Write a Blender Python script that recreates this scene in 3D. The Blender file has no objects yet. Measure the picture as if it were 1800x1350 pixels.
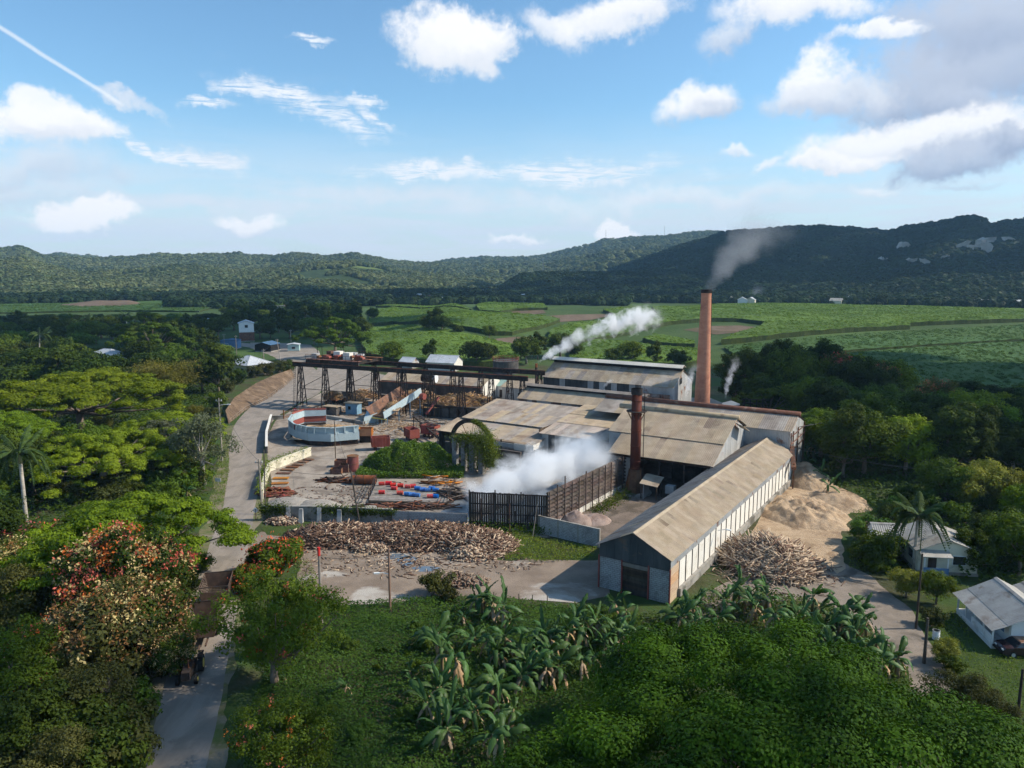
import bpy, math, random
import numpy as np
from mathutils import Vector, Matrix
from mathutils.geometry import delaunay_2d_cdt
random.seed(7)
RNG = np.random.default_rng(11)
SC = bpy.context.scene
COL = SC.collection
rad = math.radians

# ---------------------------------------------------------------- camera
F, YH, H = 1320.0, 472.0, 34.0            # focal length (px of the 1800 px photo), horizon row, drone height (m)
PITCH = math.atan((675 - YH) / F)
cam_d = bpy.data.cameras.new('camera')
cam = bpy.data.objects.new('camera', cam_d)
COL.objects.link(cam)
cam_d.sensor_fit = 'HORIZONTAL'
cam_d.sensor_width = 36.0
cam_d.lens = 36.0 * F / 1800.0
cam_d.clip_start = 0.5
cam_d.clip_end = 30000
cam.location = (0, 0, H)
cam.rotation_euler = (math.pi / 2 - PITCH, 0, 0)
SC.camera = cam

# ---------------------------------------------------------------- sun, sky, exposure
SUN_EL, SUN_AZ = rad(39), rad(88)          # azimuth measured from +Y (view direction) towards +X (right)
sun_dir = Vector((math.sin(SUN_AZ) * math.cos(SUN_EL), math.cos(SUN_AZ) * math.cos(SUN_EL), math.sin(SUN_EL)))
sl = bpy.data.lights.new('sun', 'SUN')
sl.energy = 5.0
sl.angle = rad(0.53)
sl.color = (1.0, 0.915, 0.78)
so = bpy.data.objects.new('sun', sl)
COL.objects.link(so)
so.rotation_euler = (-sun_dir).to_track_quat('-Z', 'Y').to_euler()
so.location = (0, 0, 300)

W = bpy.data.worlds.new('World')
SC.world = W
W.use_nodes = True
SC.view_settings.view_transform = 'Standard'
SC.view_settings.look = 'None'
SC.view_settings.exposure = 0.2
SC.view_settings.gamma = 1.0
SC.view_settings.use_curve_mapping = False
cy = SC.cycles
cy.use_denoising = True
try:
    cy.denoiser = 'OPENIMAGEDENOISE'
except Exception:
    pass
cy.use_adaptive_sampling = True
cy.adaptive_threshold = 0.025
cy.adaptive_min_samples = 16
cy.max_bounces = 8
cy.diffuse_bounces = 2
cy.glossy_bounces = 2
cy.transmission_bounces = 3
cy.volume_bounces = 6
cy.transparent_max_bounces = 6
cy.sample_clamp_indirect = 4.0
cy.volume_step_rate = 2.0
cy.volume_max_steps = 96
cy.caustics_reflective = False
cy.caustics_refractive = False

def ray(px, py):
    x = (px - 900) / F
    y = -(py - 675) / F
    c, s = math.cos(PITCH), math.sin(PITCH)
    return Vector((x, c + y * s, -s + y * c))

def G(px, py, z=0.0):
    """ground point (at height z) that the survey of the photograph gives for a pixel"""
    d = ray(px, py)
    t = (z - H) / d.z
    return Vector((d.x * t, d.y * t, z))

# world sky: physical sky plus a layer of clouds laid out by direction
nt = W.node_tree
nt.nodes.clear()
def N(tree, typ, **kw):
    n = tree.nodes.new(typ)
    for k, v in kw.items():
        setattr(n, k, v)
    return n
def math_(tree, op, a, b=None, c=None, clamp=False):
    n = tree.nodes.new('ShaderNodeMath')
    n.operation = op
    n.use_clamp = clamp
    for i, v in enumerate((a, b, c)):
        if v is None:
            continue
        if isinstance(v, (int, float)):
            n.inputs[i].default_value = v
        else:
            tree.links.new(v, n.inputs[i])
    return n.outputs[0]
def vmath(tree, op, a, b=None, out=0, scale=None):
    n = tree.nodes.new('ShaderNodeVectorMath')
    n.operation = op
    for i, v in enumerate((a, b)):
        if v is None:
            continue
        if isinstance(v, (tuple, list, Vector)):
            n.inputs[i].default_value = tuple(v)
        else:
            tree.links.new(v, n.inputs[i])
    if scale is not None:
        if isinstance(scale, (int, float)):
            n.inputs['Scale'].default_value = scale
        else:
            tree.links.new(scale, n.inputs['Scale'])
    return n.outputs[out]
def ramp(tree, v, a, b, c=0.0, d=1.0, smooth=True):
    n = tree.nodes.new('ShaderNodeMapRange')
    n.interpolation_type = 'SMOOTHSTEP' if smooth else 'LINEAR'
    n.clamp = True
    tree.links.new(v, n.inputs[0])
    for i, x in zip((1, 2, 3, 4), (a, b, c, d)):
        n.inputs[i].default_value = x
    return n.outputs[0]
def mixc(tree, fac, a, b, blend='MIX'):
    n = tree.nodes.new('ShaderNodeMix')
    n.data_type = 'RGBA'
    n.blend_type = blend
    n.clamp_factor = True
    for sock, v in ((n.inputs[0], fac), (n.inputs[6], a), (n.inputs[7], b)):
        if isinstance(v, (int, float)):
            sock.default_value = v
        elif isinstance(v, (tuple, list)):
            sock.default_value = (*v[:3], 1)
        else:
            tree.links.new(v, sock)
    return n.outputs[2]
def noise(tree, vec, scale, detail=4, rough=0.55, dist=0.0, out=0):
    n = tree.nodes.new('ShaderNodeTexNoise')
    n.inputs['Scale'].default_value = scale
    n.inputs['Detail'].default_value = detail
    n.inputs['Roughness'].default_value = rough
    n.inputs['Distortion'].default_value = dist
    if vec is not None:
        tree.links.new(vec, n.inputs['Vector'])
    return n.outputs[out]

SKY_K = 0.135
sky = N(nt, 'ShaderNodeTexSky', sky_type='NISHITA', sun_disc=False)
sky.sun_elevation = SUN_EL
sky.sun_rotation = SUN_AZ
sky.altitude = 60
sky.air_density = 1.0
sky.dust_density = 0.7
sky.ozone_density = 2.4
tc = N(nt, 'ShaderNodeTexCoord')
d0 = vmath(nt, 'NORMALIZE', tc.outputs['Generated'])
wn = noise(nt, d0, 9.0, 6, 0.62, 0, out=1)
wn = vmath(nt, 'SUBTRACT', wn, (0.5, 0.5, 0.5))
wn2 = vmath(nt, 'SCALE', wn, scale=0.10)
dw = vmath(nt, 'ADD', d0, wn2)
fb = noise(nt, d0, 24.0, 7, 0.64)
def blob(px, py, rx, ry, tilt=0.0, soft=0.55):
    """cloud centre in photo pixels -> direction; returns (coverage, height inside the cloud)"""
    c = ray(px, py).normalized()
    r = Vector((c.y, -c.x, 0)).normalized()
    u = r.cross(c).normalized()
    ct, st = math.cos(tilt), math.sin(tilt)
    r2, u2 = r * ct + u * st, u * ct - r * st
    a = vmath(nt, 'DOT_PRODUCT', dw, tuple(r2 / (rx / F)), out=1)
    a = math_(nt, 'SUBTRACT', a, c.dot(r2) / (rx / F))
    b = vmath(nt, 'DOT_PRODUCT', dw, tuple(u2 / (ry / F)), out=1)
    b = math_(nt, 'SUBTRACT', b, c.dot(u2) / (ry / F))
    q = math_(nt, 'SQRT', math_(nt, 'ADD', math_(nt, 'MULTIPLY', a, a), math_(nt, 'MULTIPLY', b, b)))
    e = math_(nt, 'ADD', q, math_(nt, 'MULTIPLY', math_(nt, 'SUBTRACT', fb, 0.5), 1.1))
    return ramp(nt, e, 1.0, 1.0 - soft * .95, 0, 1), b
colsky = vmath(nt, 'MULTIPLY', vmath(nt, 'SCALE', sky.outputs[0], scale=SKY_K), (0.86, 1.11, 1.17))
sx = N(nt, 'ShaderNodeSeparateXYZ')
nt.links.new(d0, sx.inputs[0])
# thin milky veil towards the horizon, broken up by streaky noise
mp = N(nt, 'ShaderNodeMapping')
mp.inputs['Scale'].default_value = (3.0, 3.0, 22.0)
nt.links.new(d0, mp.inputs[0])
st = noise(nt, mp.outputs[0], 2.6, 6, 0.6, 0.6)
veil = math_(nt, 'MULTIPLY', ramp(nt, sx.outputs[2], 0.21, 0.03, 0, 0.95), ramp(nt, st, 0.36, 0.62, 0.66, 1.0))
cur = mixc(nt, veil, colsky, (0.66, 0.735, 0.84))
# generic fair-weather cloud everywhere (the part of the sky beyond the frame looks like the part inside it)
proj = N(nt, 'ShaderNodeMapping')
proj.inputs['Scale'].default_value = (2.2, 2.2, 6.0)
nt.links.new(d0, proj.inputs[0])
gn = noise(nt, proj.outputs[0], 1.7, 7, 0.62, 0.3)
gen = math_(nt, 'MULTIPLY', ramp(nt, gn, 0.60, 0.74, 0, 0.8), ramp(nt, sx.outputs[2], 0.20, 0.34, 0, 1))
cur = mixc(nt, gen, cur, (0.74, 0.78, 0.86))
WHITE, PALE, GREY, BLUEG = (0.91, 0.92, 0.95), (0.72, 0.77, 0.85), (0.50, 0.57, 0.70), (0.31, 0.39, 0.55)
#        px    py   rx  ry  tilt  top    bottom  opacity soft
CL = [(700, 345, 420, 24, 0, PALE, PALE, .55, 1.0), (1180, 352, 380, 26, .02, (.80, .84, .9), PALE, .6, 1.0), (330, 360, 300, 18, 0, PALE, PALE, .5, 1.0),
      (1760, 85, 270, 170, .35, (.50, .57, .70), BLUEG, .95, .75), (1640, 150, 160, 70, .1, (.48, .55, .68), BLUEG, .9, .75), (1700, 30, 120, 70, 0, GREY, BLUEG, .8, .8),
      (1690, 190, 130, 44, -.3, GREY, BLUEG, .9, .7),
      (795, 60, 125, 56, -.05, WHITE, PALE, 1, .5), (850, 75, 80, 34, 0, WHITE, PALE, .9, .6),
      (1090, 35, 125, 42, .15, WHITE, PALE, .95, .6), (975, 55, 75, 34, -.4, WHITE, PALE, .8, .7),
      (1385, 25, 130, 36, -.05, WHITE, PALE, .95, .6), (1290, 75, 65, 26, .3, PALE, GREY, .75, .8),
      (1235, 175, 95, 38, .35, WHITE, GREY, .95, .6), (1430, 150, 50, 46, .1, WHITE, PALE, .95, .6),
      (1450, 170, 130, 34, -.1, PALE, GREY, .85, .7), (1550, 65, 85, 19, .1, WHITE, PALE, .9, .6),
      (1625, 245, 235, 42, .10, WHITE, PALE, .95, .6), (1680, 280, 125, 34, .08, GREY, BLUEG, .9, .6),
      (1470, 292, 115, 20, 0, WHITE, PALE, .95, .6), (1790, 248, 50, 26, 0, GREY, BLUEG, .9, .6),
      (1350, 288, 48, 16, .5, WHITE, PALE, .7, .8), (1290, 258, 40, 11, .1, WHITE, PALE, .7, .8),
      (110, 215, 115, 36, -.06, WHITE, PALE, 1, .5), (85, 188, 60, 34, 0, WHITE, WHITE, .9, .5),
      (60, 285, 170, 44, 0, (.70, .75, .83), GREY, .7, .9), (70, 330, 130, 26, 0, PALE, GREY, .5, .9),
      (160, 378, 95, 30, -.05, WHITE, WHITE, 1, .45), (428, 384, 58, 20, 0, WHITE, WHITE, 1, .7), (428, 394, 50, 14, 0, WHITE, PALE, .9, .7),
      (1075, 402, 55, 26, -.25, WHITE, WHITE, 1, .4), (910, 410, 62, 12, 0, WHITE, PALE, .9, .6),
      (230, 176, 62, 12, -.25, PALE, PALE, .75, .9), (1530, 330, 50, 12, 0, WHITE, PALE, .6, .9),
      (350, 262, 75, 20, -.3, PALE, PALE, .6, .95), (1700, 334, 60, 8, 0, GREY, GREY, .5, .9)]
for (px, py, rx, ry, tl, c1, c2, op, sf) in CL:
    cov, b = blob(px, py, rx, ry, tl, sf)
    col = mixc(nt, ramp(nt, b, -0.75, 0.35, 0, 1), c2, c1)  # cloud shading painted in: paler tops, greyer undersides
    cur = mixc(nt, math_(nt, 'MULTIPLY', cov, op), cur, col)
# high feathery cirrus and the old contrail
fs = noise(nt, mp.outputs[0], 7.0, 6, 0.65, 1.2)
for (px, py, rx, ry, tl) in [(500, 178, 125, 30, -.25), (620, 225, 95, 22, -.25), (640, 180, 60, 12, .25), (535, 75, 40, 10, .1), (370, 185, 60, 12, -.1),
                             (1000, 300, 260, 26, 0), (430, 160, 60, 22, -.1), (660, 205, 70, 16, -.3), (340, 265, 90, 22, -.25), (760, 300, 180, 18, .05), (250, 245, 120, 18, -.2)]:
    cov, b = blob(px, py, rx, ry, tl, 0.95)
    cur = mixc(nt, math_(nt, 'MULTIPLY', cov, ramp(nt, fs, 0.36, 0.58, 0.12, 1.0)), cur, (0.80, 0.85, 0.92))
cc = ray(75, 95).normalized()
rr = (ray(175, 160).normalized() - ray(0, 50).normalized()).normalized()
uu = rr.cross(cc).normalized()
dc = vmath(nt, 'ADD', d0, vmath(nt, 'SCALE', wn, scale=0.006))
b = vmath(nt, 'DOT_PRODUCT', dc, tuple(uu * F / 4.6), out=1)
b = math_(nt, 'SUBTRACT', b, cc.dot(uu) * F / 4.6)
a = vmath(nt, 'DOT_PRODUCT', d0, tuple(rr * F / 115.0), out=1)
a = math_(nt, 'ABSOLUTE', math_(nt, 'SUBTRACT', a, cc.dot(rr) * F / 115.0))
ctr = math_(nt, 'MULTIPLY', ramp(nt, math_(nt, 'ABSOLUTE', b), 1.0, 0.1, 0, 0.6), ramp(nt, a, 1.05, 0.85, 0, 1))
cur = mixc(nt, ctr, cur, (0.85, 0.90, 0.95))
bg = N(nt, 'ShaderNodeBackground')
bg.inputs['Strength'].default_value = 1.0
nt.links.new(cur, bg.inputs['Color'])
wo = N(nt, 'ShaderNodeOutputWorld')
nt.links.new(bg.outputs[0], wo.inputs['Surface'])
W.cycles.sampling_method = 'NONE'

# ---------------------------------------------------------------- materials
MATS = {}
def new_mat(name):
    m = bpy.data.materials.new(name)
    m.use_nodes = True
    t = m.node_tree
    t.nodes.clear()
    o = t.nodes.new('ShaderNodeOutputMaterial')
    p = t.nodes.new('ShaderNodeBsdfPrincipled')
    t.links.new(p.outputs[0], o.inputs['Surface'])
    MATS[name] = m
    return m, t, p, o
def surf(name, c1, c2, scale=1.0, rough=0.85, c3=None, s3=0.25, t3=(0.55, 0.7), rnd=0.0, bump=0.0, bscale=None, metal=0.0, stretch=None, spec=0.12):
    """two-tone noise in world space, an optional third tone in patches, a random tone per object, fine relief"""
    m, t, p, o = new_mat(name)
    g = t.nodes.new('ShaderNodeNewGeometry')
    pos = g.outputs['Position']
    if stretch:
        mp = t.nodes.new('ShaderNodeMapping')
        mp.inputs['Scale'].default_value = stretch
        t.links.new(pos, mp.inputs[0])
        pos = mp.outputs[0]
    n1 = noise(t, pos, scale, 6, 0.65)
    c = mixc(t, ramp(t, n1, 0.35, 0.65), c1, c2)
    if c3:
        n3 = noise(t, g.outputs['Position'], s3, 5, 0.6, 0.4)
        c = mixc(t, ramp(t, n3, *t3), c, c3)
    if rnd:
        oi = t.nodes.new('ShaderNodeObjectInfo')
        hs = t.nodes.new('ShaderNodeHueSaturation')
        t.links.new(c, hs.inputs['Color'])
        t.links.new(ramp(t, oi.outputs['Random'], 0, 1, 1 - rnd, 1 + rnd, False), hs.inputs['Value'])
        w2 = math_(t, 'FRACT', math_(t, 'MULTIPLY', oi.outputs['Random'], 17.3))
        t.links.new(ramp(t, w2, 0, 1, 0.5 - rnd * 0.06, 0.5 + rnd * 0.06, False), hs.inputs['Hue'])
        w3 = math_(t, 'FRACT', math_(t, 'MULTIPLY', oi.outputs['Random'], 7.7))
        t.links.new(ramp(t, w3, 0, 1, 1 - rnd, 1 + rnd * .6, False), hs.inputs['Saturation'])
        c = hs.outputs[0]
    t.links.new(c, p.inputs['Base Color'])
    p.inputs['Roughness'].default_value = rough
    p.inputs['Metallic'].default_value = metal
    p.inputs['Specular IOR Level'].default_value = spec
    if bump:
        nb = noise(t, g.outputs['Position'], bscale or scale * 6, 5, 0.65)
        bn = t.nodes.new('ShaderNodeBump')
        bn.inputs['Strength'].default_value = 1.0
        bn.inputs['Distance'].default_value = bump
        t.links.new(nb, bn.inputs['Height'])
        t.links.new(bn.outputs[0], p.inputs['Normal'])
    return m
def leafmat(name, c1, c2, rnd=0.22, trans=0.35, rough=0.6, patch=0.22, spec=.06):
    """foliage: tone per leaf (attribute 'v'), per plant, and in broad patches; some light comes through"""
    m, t, p, o = new_mat(name)
    at = t.nodes.new('ShaderNodeAttribute')
    at.attribute_name = 'v'
    g = t.nodes.new('ShaderNodeNewGeometry')
    n1 = noise(t, g.outputs['Position'], patch, 3, 0.6)
    f = math_(t, 'ADD', math_(t, 'MULTIPLY', at.outputs['Fac'], 0.55), math_(t, 'MULTIPLY', ramp(t, n1, 0.35, 0.65), 0.45))
    c = mixc(t, f, c1, c2)
    oi = t.nodes.new('ShaderNodeObjectInfo')
    hs = t.nodes.new('ShaderNodeHueSaturation')
    t.links.new(c, hs.inputs['Color'])
    t.links.new(ramp(t, oi.outputs['Random'], 0, 1, 1 - rnd, 1 + rnd, False), hs.inputs['Value'])
    w2 = math_(t, 'FRACT', math_(t, 'MULTIPLY', oi.outputs['Random'], 13.7))
    t.links.new(ramp(t, w2, 0, 1, 0.5 - rnd * 0.09, 0.5 + rnd * 0.07, False), hs.inputs['Hue'])
    t.links.new(hs.outputs[0], p.inputs['Base Color'])
    p.inputs['Roughness'].default_value = rough
    p.inputs['Specular IOR Level'].default_value = spec
    tr = t.nodes.new('ShaderNodeBsdfTranslucent')
    tcol = mixc(t, 0.5, hs.outputs[0], (0.9, 1.0, 0.3), 'MULTIPLY')
    t.links.new(tcol, tr.inputs['Color'])
    mx = t.nodes.new('ShaderNodeMixShader')
    mx.inputs[0].default_value = trans
    t.links.new(p.outputs[0], mx.inputs[1])
    t.links.new(tr.outputs[0], mx.inputs[2])
    t.links.new(mx.outputs[0], o.inputs['Surface'])
    return m

# setting
surf('soil', (0.045, 0.055, 0.022), (0.085, 0.075, 0.040), 0.35, 0.95, (0.050, 0.085, 0.022), 0.12, (0.4, 0.6), bump=0.15)
surf('plain', (0.045, 0.080, 0.022), (0.065, 0.100, 0.030), 0.03, 0.95, (0.08, 0.13, 0.035), 0.008, (0.5, 0.65), bump=0.5, bscale=0.8)
surf('asphalt', (0.235, 0.20, 0.165), (0.30, 0.255, 0.215), 0.7, 0.92, (0.21, 0.18, 0.15), 0.25, (0.50, 0.64), stretch=(1, .2, 1), bump=0.012, bscale=14)
surf('concrete_yard', (0.26, 0.215, 0.172), (0.355, 0.30, 0.245), 0.45, 0.9, (0.19, 0.155, 0.125), 0.2, (0.48, 0.60), stretch=(1, .45, 1), bump=0.02, bscale=9)
surf('dirt_lot', (0.27, 0.21, 0.16), (0.19, 0.145, 0.11), 0.25, 0.95, (0.42, 0.38, 0.33), 0.11, (0.54, 0.66), bump=0.05, bscale=4)
surf('dark_dirt', (0.16, 0.125, 0.10), (0.22, 0.17, 0.135), 0.4, 0.95, (0.10, 0.08, 0.06), 0.2, (0.5, 0.65), bump=0.08, bscale=3)
surf('lane_dirt', (0.20, 0.165, 0.13), (0.27, 0.22, 0.175), 0.5, 0.95, (0.12, 0.10, 0.08), 0.3, (0.5, 0.66), bump=0.05, bscale=4)
surf('bagasse', (0.38, 0.268, 0.168), (0.47, 0.345, 0.228), 0.7, 1.0, (0.29, 0.20, 0.125), 0.35, (0.5, 0.64), bump=0.12, bscale=3.5)
surf('verge', (0.17, 0.15, 0.08), (0.09, 0.12, 0.035), 0.5, 0.95, (0.22, 0.185, 0.13), 0.3, (0.5, 0.62), bump=0.06, bscale=5)
surf('lawn', (0.040, 0.066, 0.016), (0.062, 0.085, 0.022), 0.4, 0.95, (0.12, 0.12, 0.05), 0.2, (0.55, 0.7), bump=0.05, bscale=8)
surf('bare_field', (0.125, 0.088, 0.058), (0.175, 0.125, 0.088), 0.08, 0.95, (0.11, 0.08, 0.045), 0.03, (0.5, 0.65), bump=0.2, bscale=0.8, stretch=(1, .25, 1))
surf('far_forest_floor', (0.03, 0.05, 0.018), (0.05, 0.075, 0.025), 0.02, 0.95, (0.13, 0.17, 0.05), 0.0055, (0.54, 0.62), bump=2.0, bscale=0.05)
surf('limestone', (0.55, 0.50, 0.44), (0.35, 0.31, 0.27), 0.05, 0.9, bump=0.6, bscale=0.15)
surf('cane', (0.085, 0.145, 0.020), (0.130, 0.200, 0.028), 0.25, 0.85, (0.078, 0.128, 0.024), 0.018, (0.42, 0.6), bump=0.9, bscale=0.7, stretch=(1, .6, 1))
surf('cane_young', (0.050, 0.105, 0.028), (0.070, 0.130, 0.034), 0.25, 0.85, (0.062, 0.110, 0.024), 0.012, (0.42, 0.6), bump=0.6, bscale=0.9, stretch=(1, .6, 1))
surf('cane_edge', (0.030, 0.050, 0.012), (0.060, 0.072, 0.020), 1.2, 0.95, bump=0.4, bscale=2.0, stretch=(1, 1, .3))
# buildings
surf('roof_tan', (0.30, 0.235, 0.165), (0.39, 0.31, 0.22), 0.6, 0.85, (0.22, 0.16, 0.115), 0.22, (0.54, 0.70), rnd=0.10, bump=0.01, bscale=8)
surf('roof_dusty', (0.34, 0.265, 0.182), (0.42, 0.332, 0.238), 0.6, 0.9, (0.31, 0.23, 0.155), 0.2, (0.52, 0.70), rnd=0.07, bump=0.01, bscale=8)
surf('roof_grey', (0.25, 0.21, 0.18), (0.33, 0.285, 0.24), 0.6, 0.85, (0.20, 0.155, 0.125), 0.24, (0.52, 0.68), rnd=0.13, bump=0.01, bscale=8)
surf('roof_pinkish', (0.36, 0.285, 0.235), (0.42, 0.34, 0.27), 0.5, 0.8, (0.40, 0.32, 0.19), 0.12, (0.5, 0.62), rnd=0.10)
surf('roof_pale', (0.55, 0.50, 0.42), (0.62, 0.57, 0.49), 0.6, 0.75, rnd=0.08)
surf('roof_zinc', (0.44, 0.46, 0.48), (0.54, 0.55, 0.56), 0.6, 0.55, (0.36, 0.33, 0.30), 0.4, (0.56, 0.7), rnd=0.07, metal=0.1)
surf('roof_cream', (0.33, 0.31, 0.28), (0.41, 0.385, 0.345), 0.7, 0.8, (0.24, 0.20, 0.165), 0.5, (0.55, 0.7), rnd=0.06)
surf('roof_blue', (0.06, 0.12, 0.20), (0.08, 0.15, 0.24), 1, 0.7)
surf('ridge_rust', (0.115, 0.055, 0.04), (0.17, 0.08, 0.055), 1.2, 0.85, (0.22, 0.15, 0.11), 0.6, (0.56, 0.7))
surf('ridge_tan', (0.33, 0.26, 0.17), (0.40, 0.32, 0.22), 0.8, 0.85, (0.2, 0.14, 0.09), 0.5, (0.55, 0.7))
surf('zinc_wall', (0.34, 0.34, 0.335), (0.43, 0.425, 0.41), 0.6, 0.65, (0.23, 0.12, 0.075), 0.35, (0.58, 0.68), rnd=0.12, stretch=(1, 1, .3))
surf('rust_wall', (0.16, 0.085, 0.055), (0.30, 0.27, 0.25), 0.9, 0.85, (0.07, 0.05, 0.045), 0.5, (0.5, 0.62), rnd=0.25, stretch=(1, 1, .25))
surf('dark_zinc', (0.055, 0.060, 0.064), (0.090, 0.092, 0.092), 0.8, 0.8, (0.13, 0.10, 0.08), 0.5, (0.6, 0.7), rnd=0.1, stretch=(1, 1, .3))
surf('white_panel', (0.66, 0.62, 0.55), (0.72, 0.68, 0.61), 0.9, 0.85, (0.55, 0.49, 0.41), 0.5, (0.55, 0.72), rnd=0.05, stretch=(1, 1, .3))
surf('block', (0.36, 0.35, 0.34), (0.45, 0.44, 0.425), 1.5, 0.9, (0.27, 0.26, 0.25), 0.6, (0.52, 0.66), bump=0.01, bscale=10)
surf('mortar', (0.10, 0.095, 0.09), (0.14, 0.135, 0.13), 2, 0.95)
surf('cream_wall', (0.60, 0.55, 0.42), (0.68, 0.62, 0.48), 0.8, 0.85, (0.42, 0.38, 0.28), 0.5, (0.52, 0.66))
surf('white_wall', (0.70, 0.69, 0.66), (0.76, 0.75, 0.72), 0.8, 0.8, (0.55, 0.52, 0.47), 0.6, (0.58, 0.7))
surf('yellow_wall', (0.62, 0.52, 0.30), (0.68, 0.58, 0.36), 0.8, 0.85)
surf('blue_wall', (0.10, 0.19, 0.33), (0.14, 0.24, 0.40), 0.8, 0.8)
surf('teal_wall', (0.32, 0.46, 0.44), (0.40, 0.54, 0.51), 0.8, 0.8)
surf('old_concrete', (0.27, 0.25, 0.22), (0.36, 0.335, 0.30), 0.7, 0.9, (0.13, 0.12, 0.10), 0.35, (0.5, 0.64), bump=0.03, bscale=4)
surf('dark_stone', (0.065, 0.058, 0.055), (0.11, 0.098, 0.09), 0.6, 0.9, (0.16, 0.14, 0.125), 0.3, (0.56, 0.7), bump=0.04, bscale=4)
surf('stone', (0.20, 0.19, 0.175), (0.30, 0.285, 0.265), 1.4, 0.9, (0.16, 0.15, 0.14), 0.8, (0.52, 0.64), rnd=0.15, bump=0.02, bscale=8)
surf('chimney_brick', (0.46, 0.20, 0.125), (0.53, 0.25, 0.155), 0.45, 0.9, (0.36, 0.15, 0.10), 0.25, (0.52, 0.68), bump=0.02, bscale=6, stretch=(1, 1, 2.5))
surf('soot', (0.022, 0.020, 0.020), (0.05, 0.04, 0.036), 1.0, 0.9)
surf('stack_rust', (0.13, 0.038, 0.024), (0.075, 0.030, 0.024), 0.5, 0.75, (0.24, 0.09, 0.05), 0.35, (0.58, 0.7), stretch=(1, 1, .35))
surf('rust', (0.15, 0.065, 0.038), (0.24, 0.11, 0.06), 1.2, 0.9, (0.10, 0.06, 0.045), 0.7, (0.5, 0.64), rnd=0.25)
surf('rust_orange', (0.42, 0.17, 0.055), (0.33, 0.13, 0.05), 1.2, 0.9, rnd=0.2)
surf('trailer_rust', (0.085, 0.058, 0.045), (0.14, 0.092, 0.068), 1.2, 0.9)
surf('red_oxide', (0.24, 0.065, 0.05), (0.30, 0.085, 0.065), 0.9, 0.8, (0.18, 0.07, 0.05), 0.6, (0.55, 0.7), rnd=0.1)
surf('iron_black', (0.030, 0.024, 0.022), (0.055, 0.042, 0.036), 1.2, 0.8, (0.10, 0.055, 0.035), 0.7, (0.56, 0.68), rnd=0.15)
surf('dark_wood', (0.050, 0.038, 0.030), (0.095, 0.072, 0.055), 1.5, 0.9, rnd=0.35, stretch=(1, 1, .3))
surf('slat_wood', (0.075, 0.055, 0.045), (0.12, 0.09, 0.075), 1.5, 0.9, rnd=0.3)
surf('plank', (0.42, 0.27, 0.15), (0.50, 0.34, 0.20), 1.5, 0.85, rnd=0.2, stretch=(.4, .4, 3))
surf('pole_wood', (0.22, 0.185, 0.155), (0.31, 0.27, 0.23), 1.5, 0.9, rnd=0.25, stretch=(1, 1, .2))
surf('pole_brown', (0.20, 0.115, 0.07), (0.27, 0.16, 0.10), 1.5, 0.9, rnd=0.15, stretch=(1, 1, .2))
surf('pale_blue', (0.36, 0.45, 0.475), (0.43, 0.515, 0.535), 0.6, 0.6, (0.33, 0.36, 0.35), 0.4, (0.56, 0.7), rnd=0.04)
surf('blue_paint', (0.16, 0.28, 0.38), (0.21, 0.34, 0.44), 0.8, 0.7)
surf('yellow_paint', (0.62, 0.47, 0.10), (0.68, 0.52, 0.14), 1, 0.7)
surf('white_paint', (0.72, 0.72, 0.70), (0.80, 0.80, 0.78), 1, 0.6)
surf('red_drum', (0.50, 0.025, 0.02), (0.58, 0.04, 0.03), 1, 0.45, rnd=0.12, spec=0.5)
surf('blue_drum', (0.02, 0.13, 0.42), (0.03, 0.17, 0.50), 1, 0.45, rnd=0.12, spec=0.5)
surf('red_sign', (0.55, 0.03, 0.03), (0.60, 0.05, 0.04), 1, 0.5)
surf('cane_stalk', (0.34, 0.19, 0.08), (0.48, 0.29, 0.12), 2.0, 0.9, (0.25, 0.13, 0.06), 0.8, (0.5, 0.64), bump=0.06, bscale=6)
surf('wood_log', (0.165, 0.098, 0.068), (0.245, 0.155, 0.108), 1.6, 0.95, (0.13, 0.09, 0.065), 0.5, (0.5, 0.64))
surf('wood_dark', (0.085, 0.050, 0.036), (0.14, 0.085, 0.060), 1.6, 0.95)
surf('wood_pale', (0.44, 0.33, 0.23), (0.54, 0.42, 0.30), 1.6, 0.95, (0.32, 0.22, 0.15), 0.8, (0.52, 0.66))
surf('ash', (0.30, 0.225, 0.19), (0.36, 0.28, 0.24), 0.6, 1.0, (0.24, 0.17, 0.14), 0.5, (0.5, 0.64), bump=0.06, bscale=4)
surf('bark', (0.15, 0.115, 0.085), (0.24, 0.19, 0.145), 1.5, 0.95, rnd=0.2, stretch=(1, 1, .3))
surf('bark_pale', (0.36, 0.31, 0.25), (0.46, 0.40, 0.33), 1.5, 0.95, rnd=0.15, stretch=(1, 1, .3))
surf('twig', (0.16, 0.135, 0.11), (0.25, 0.215, 0.18), 1.5, 0.95)
surf('palm_trunk', (0.34, 0.30, 0.25), (0.44, 0.40, 0.34), 1.5, 0.95, stretch=(1, 1, 3))
surf('banana_stem', (0.20, 0.19, 0.09), (0.26, 0.18, 0.10), 1.5, 0.9)
surf('dry_leaf', (0.30, 0.20, 0.11), (0.40, 0.29, 0.17), 1.5, 0.95, rnd=0.2)
surf('tyre', (0.02, 0.02, 0.02), (0.035, 0.033, 0.03), 2, 0.9)
surf('glass_dark', (0.02, 0.025, 0.03), (0.03, 0.035, 0.04), 1, 0.15, spec=0.6)
surf('interior_shade', (0.015, 0.015, 0.016), (0.03, 0.028, 0.026), 1, 0.95)  # near-black colour stands in for the shade inside openings
surf('car_paint', (0.035, 0.016, 0.02), (0.045, 0.022, 0.025), 1, 0.25, spec=0.6)
surf('car_roof', (0.20, 0.10, 0.055), (0.24, 0.12, 0.07), 1, 0.3, spec=0.6)
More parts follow.
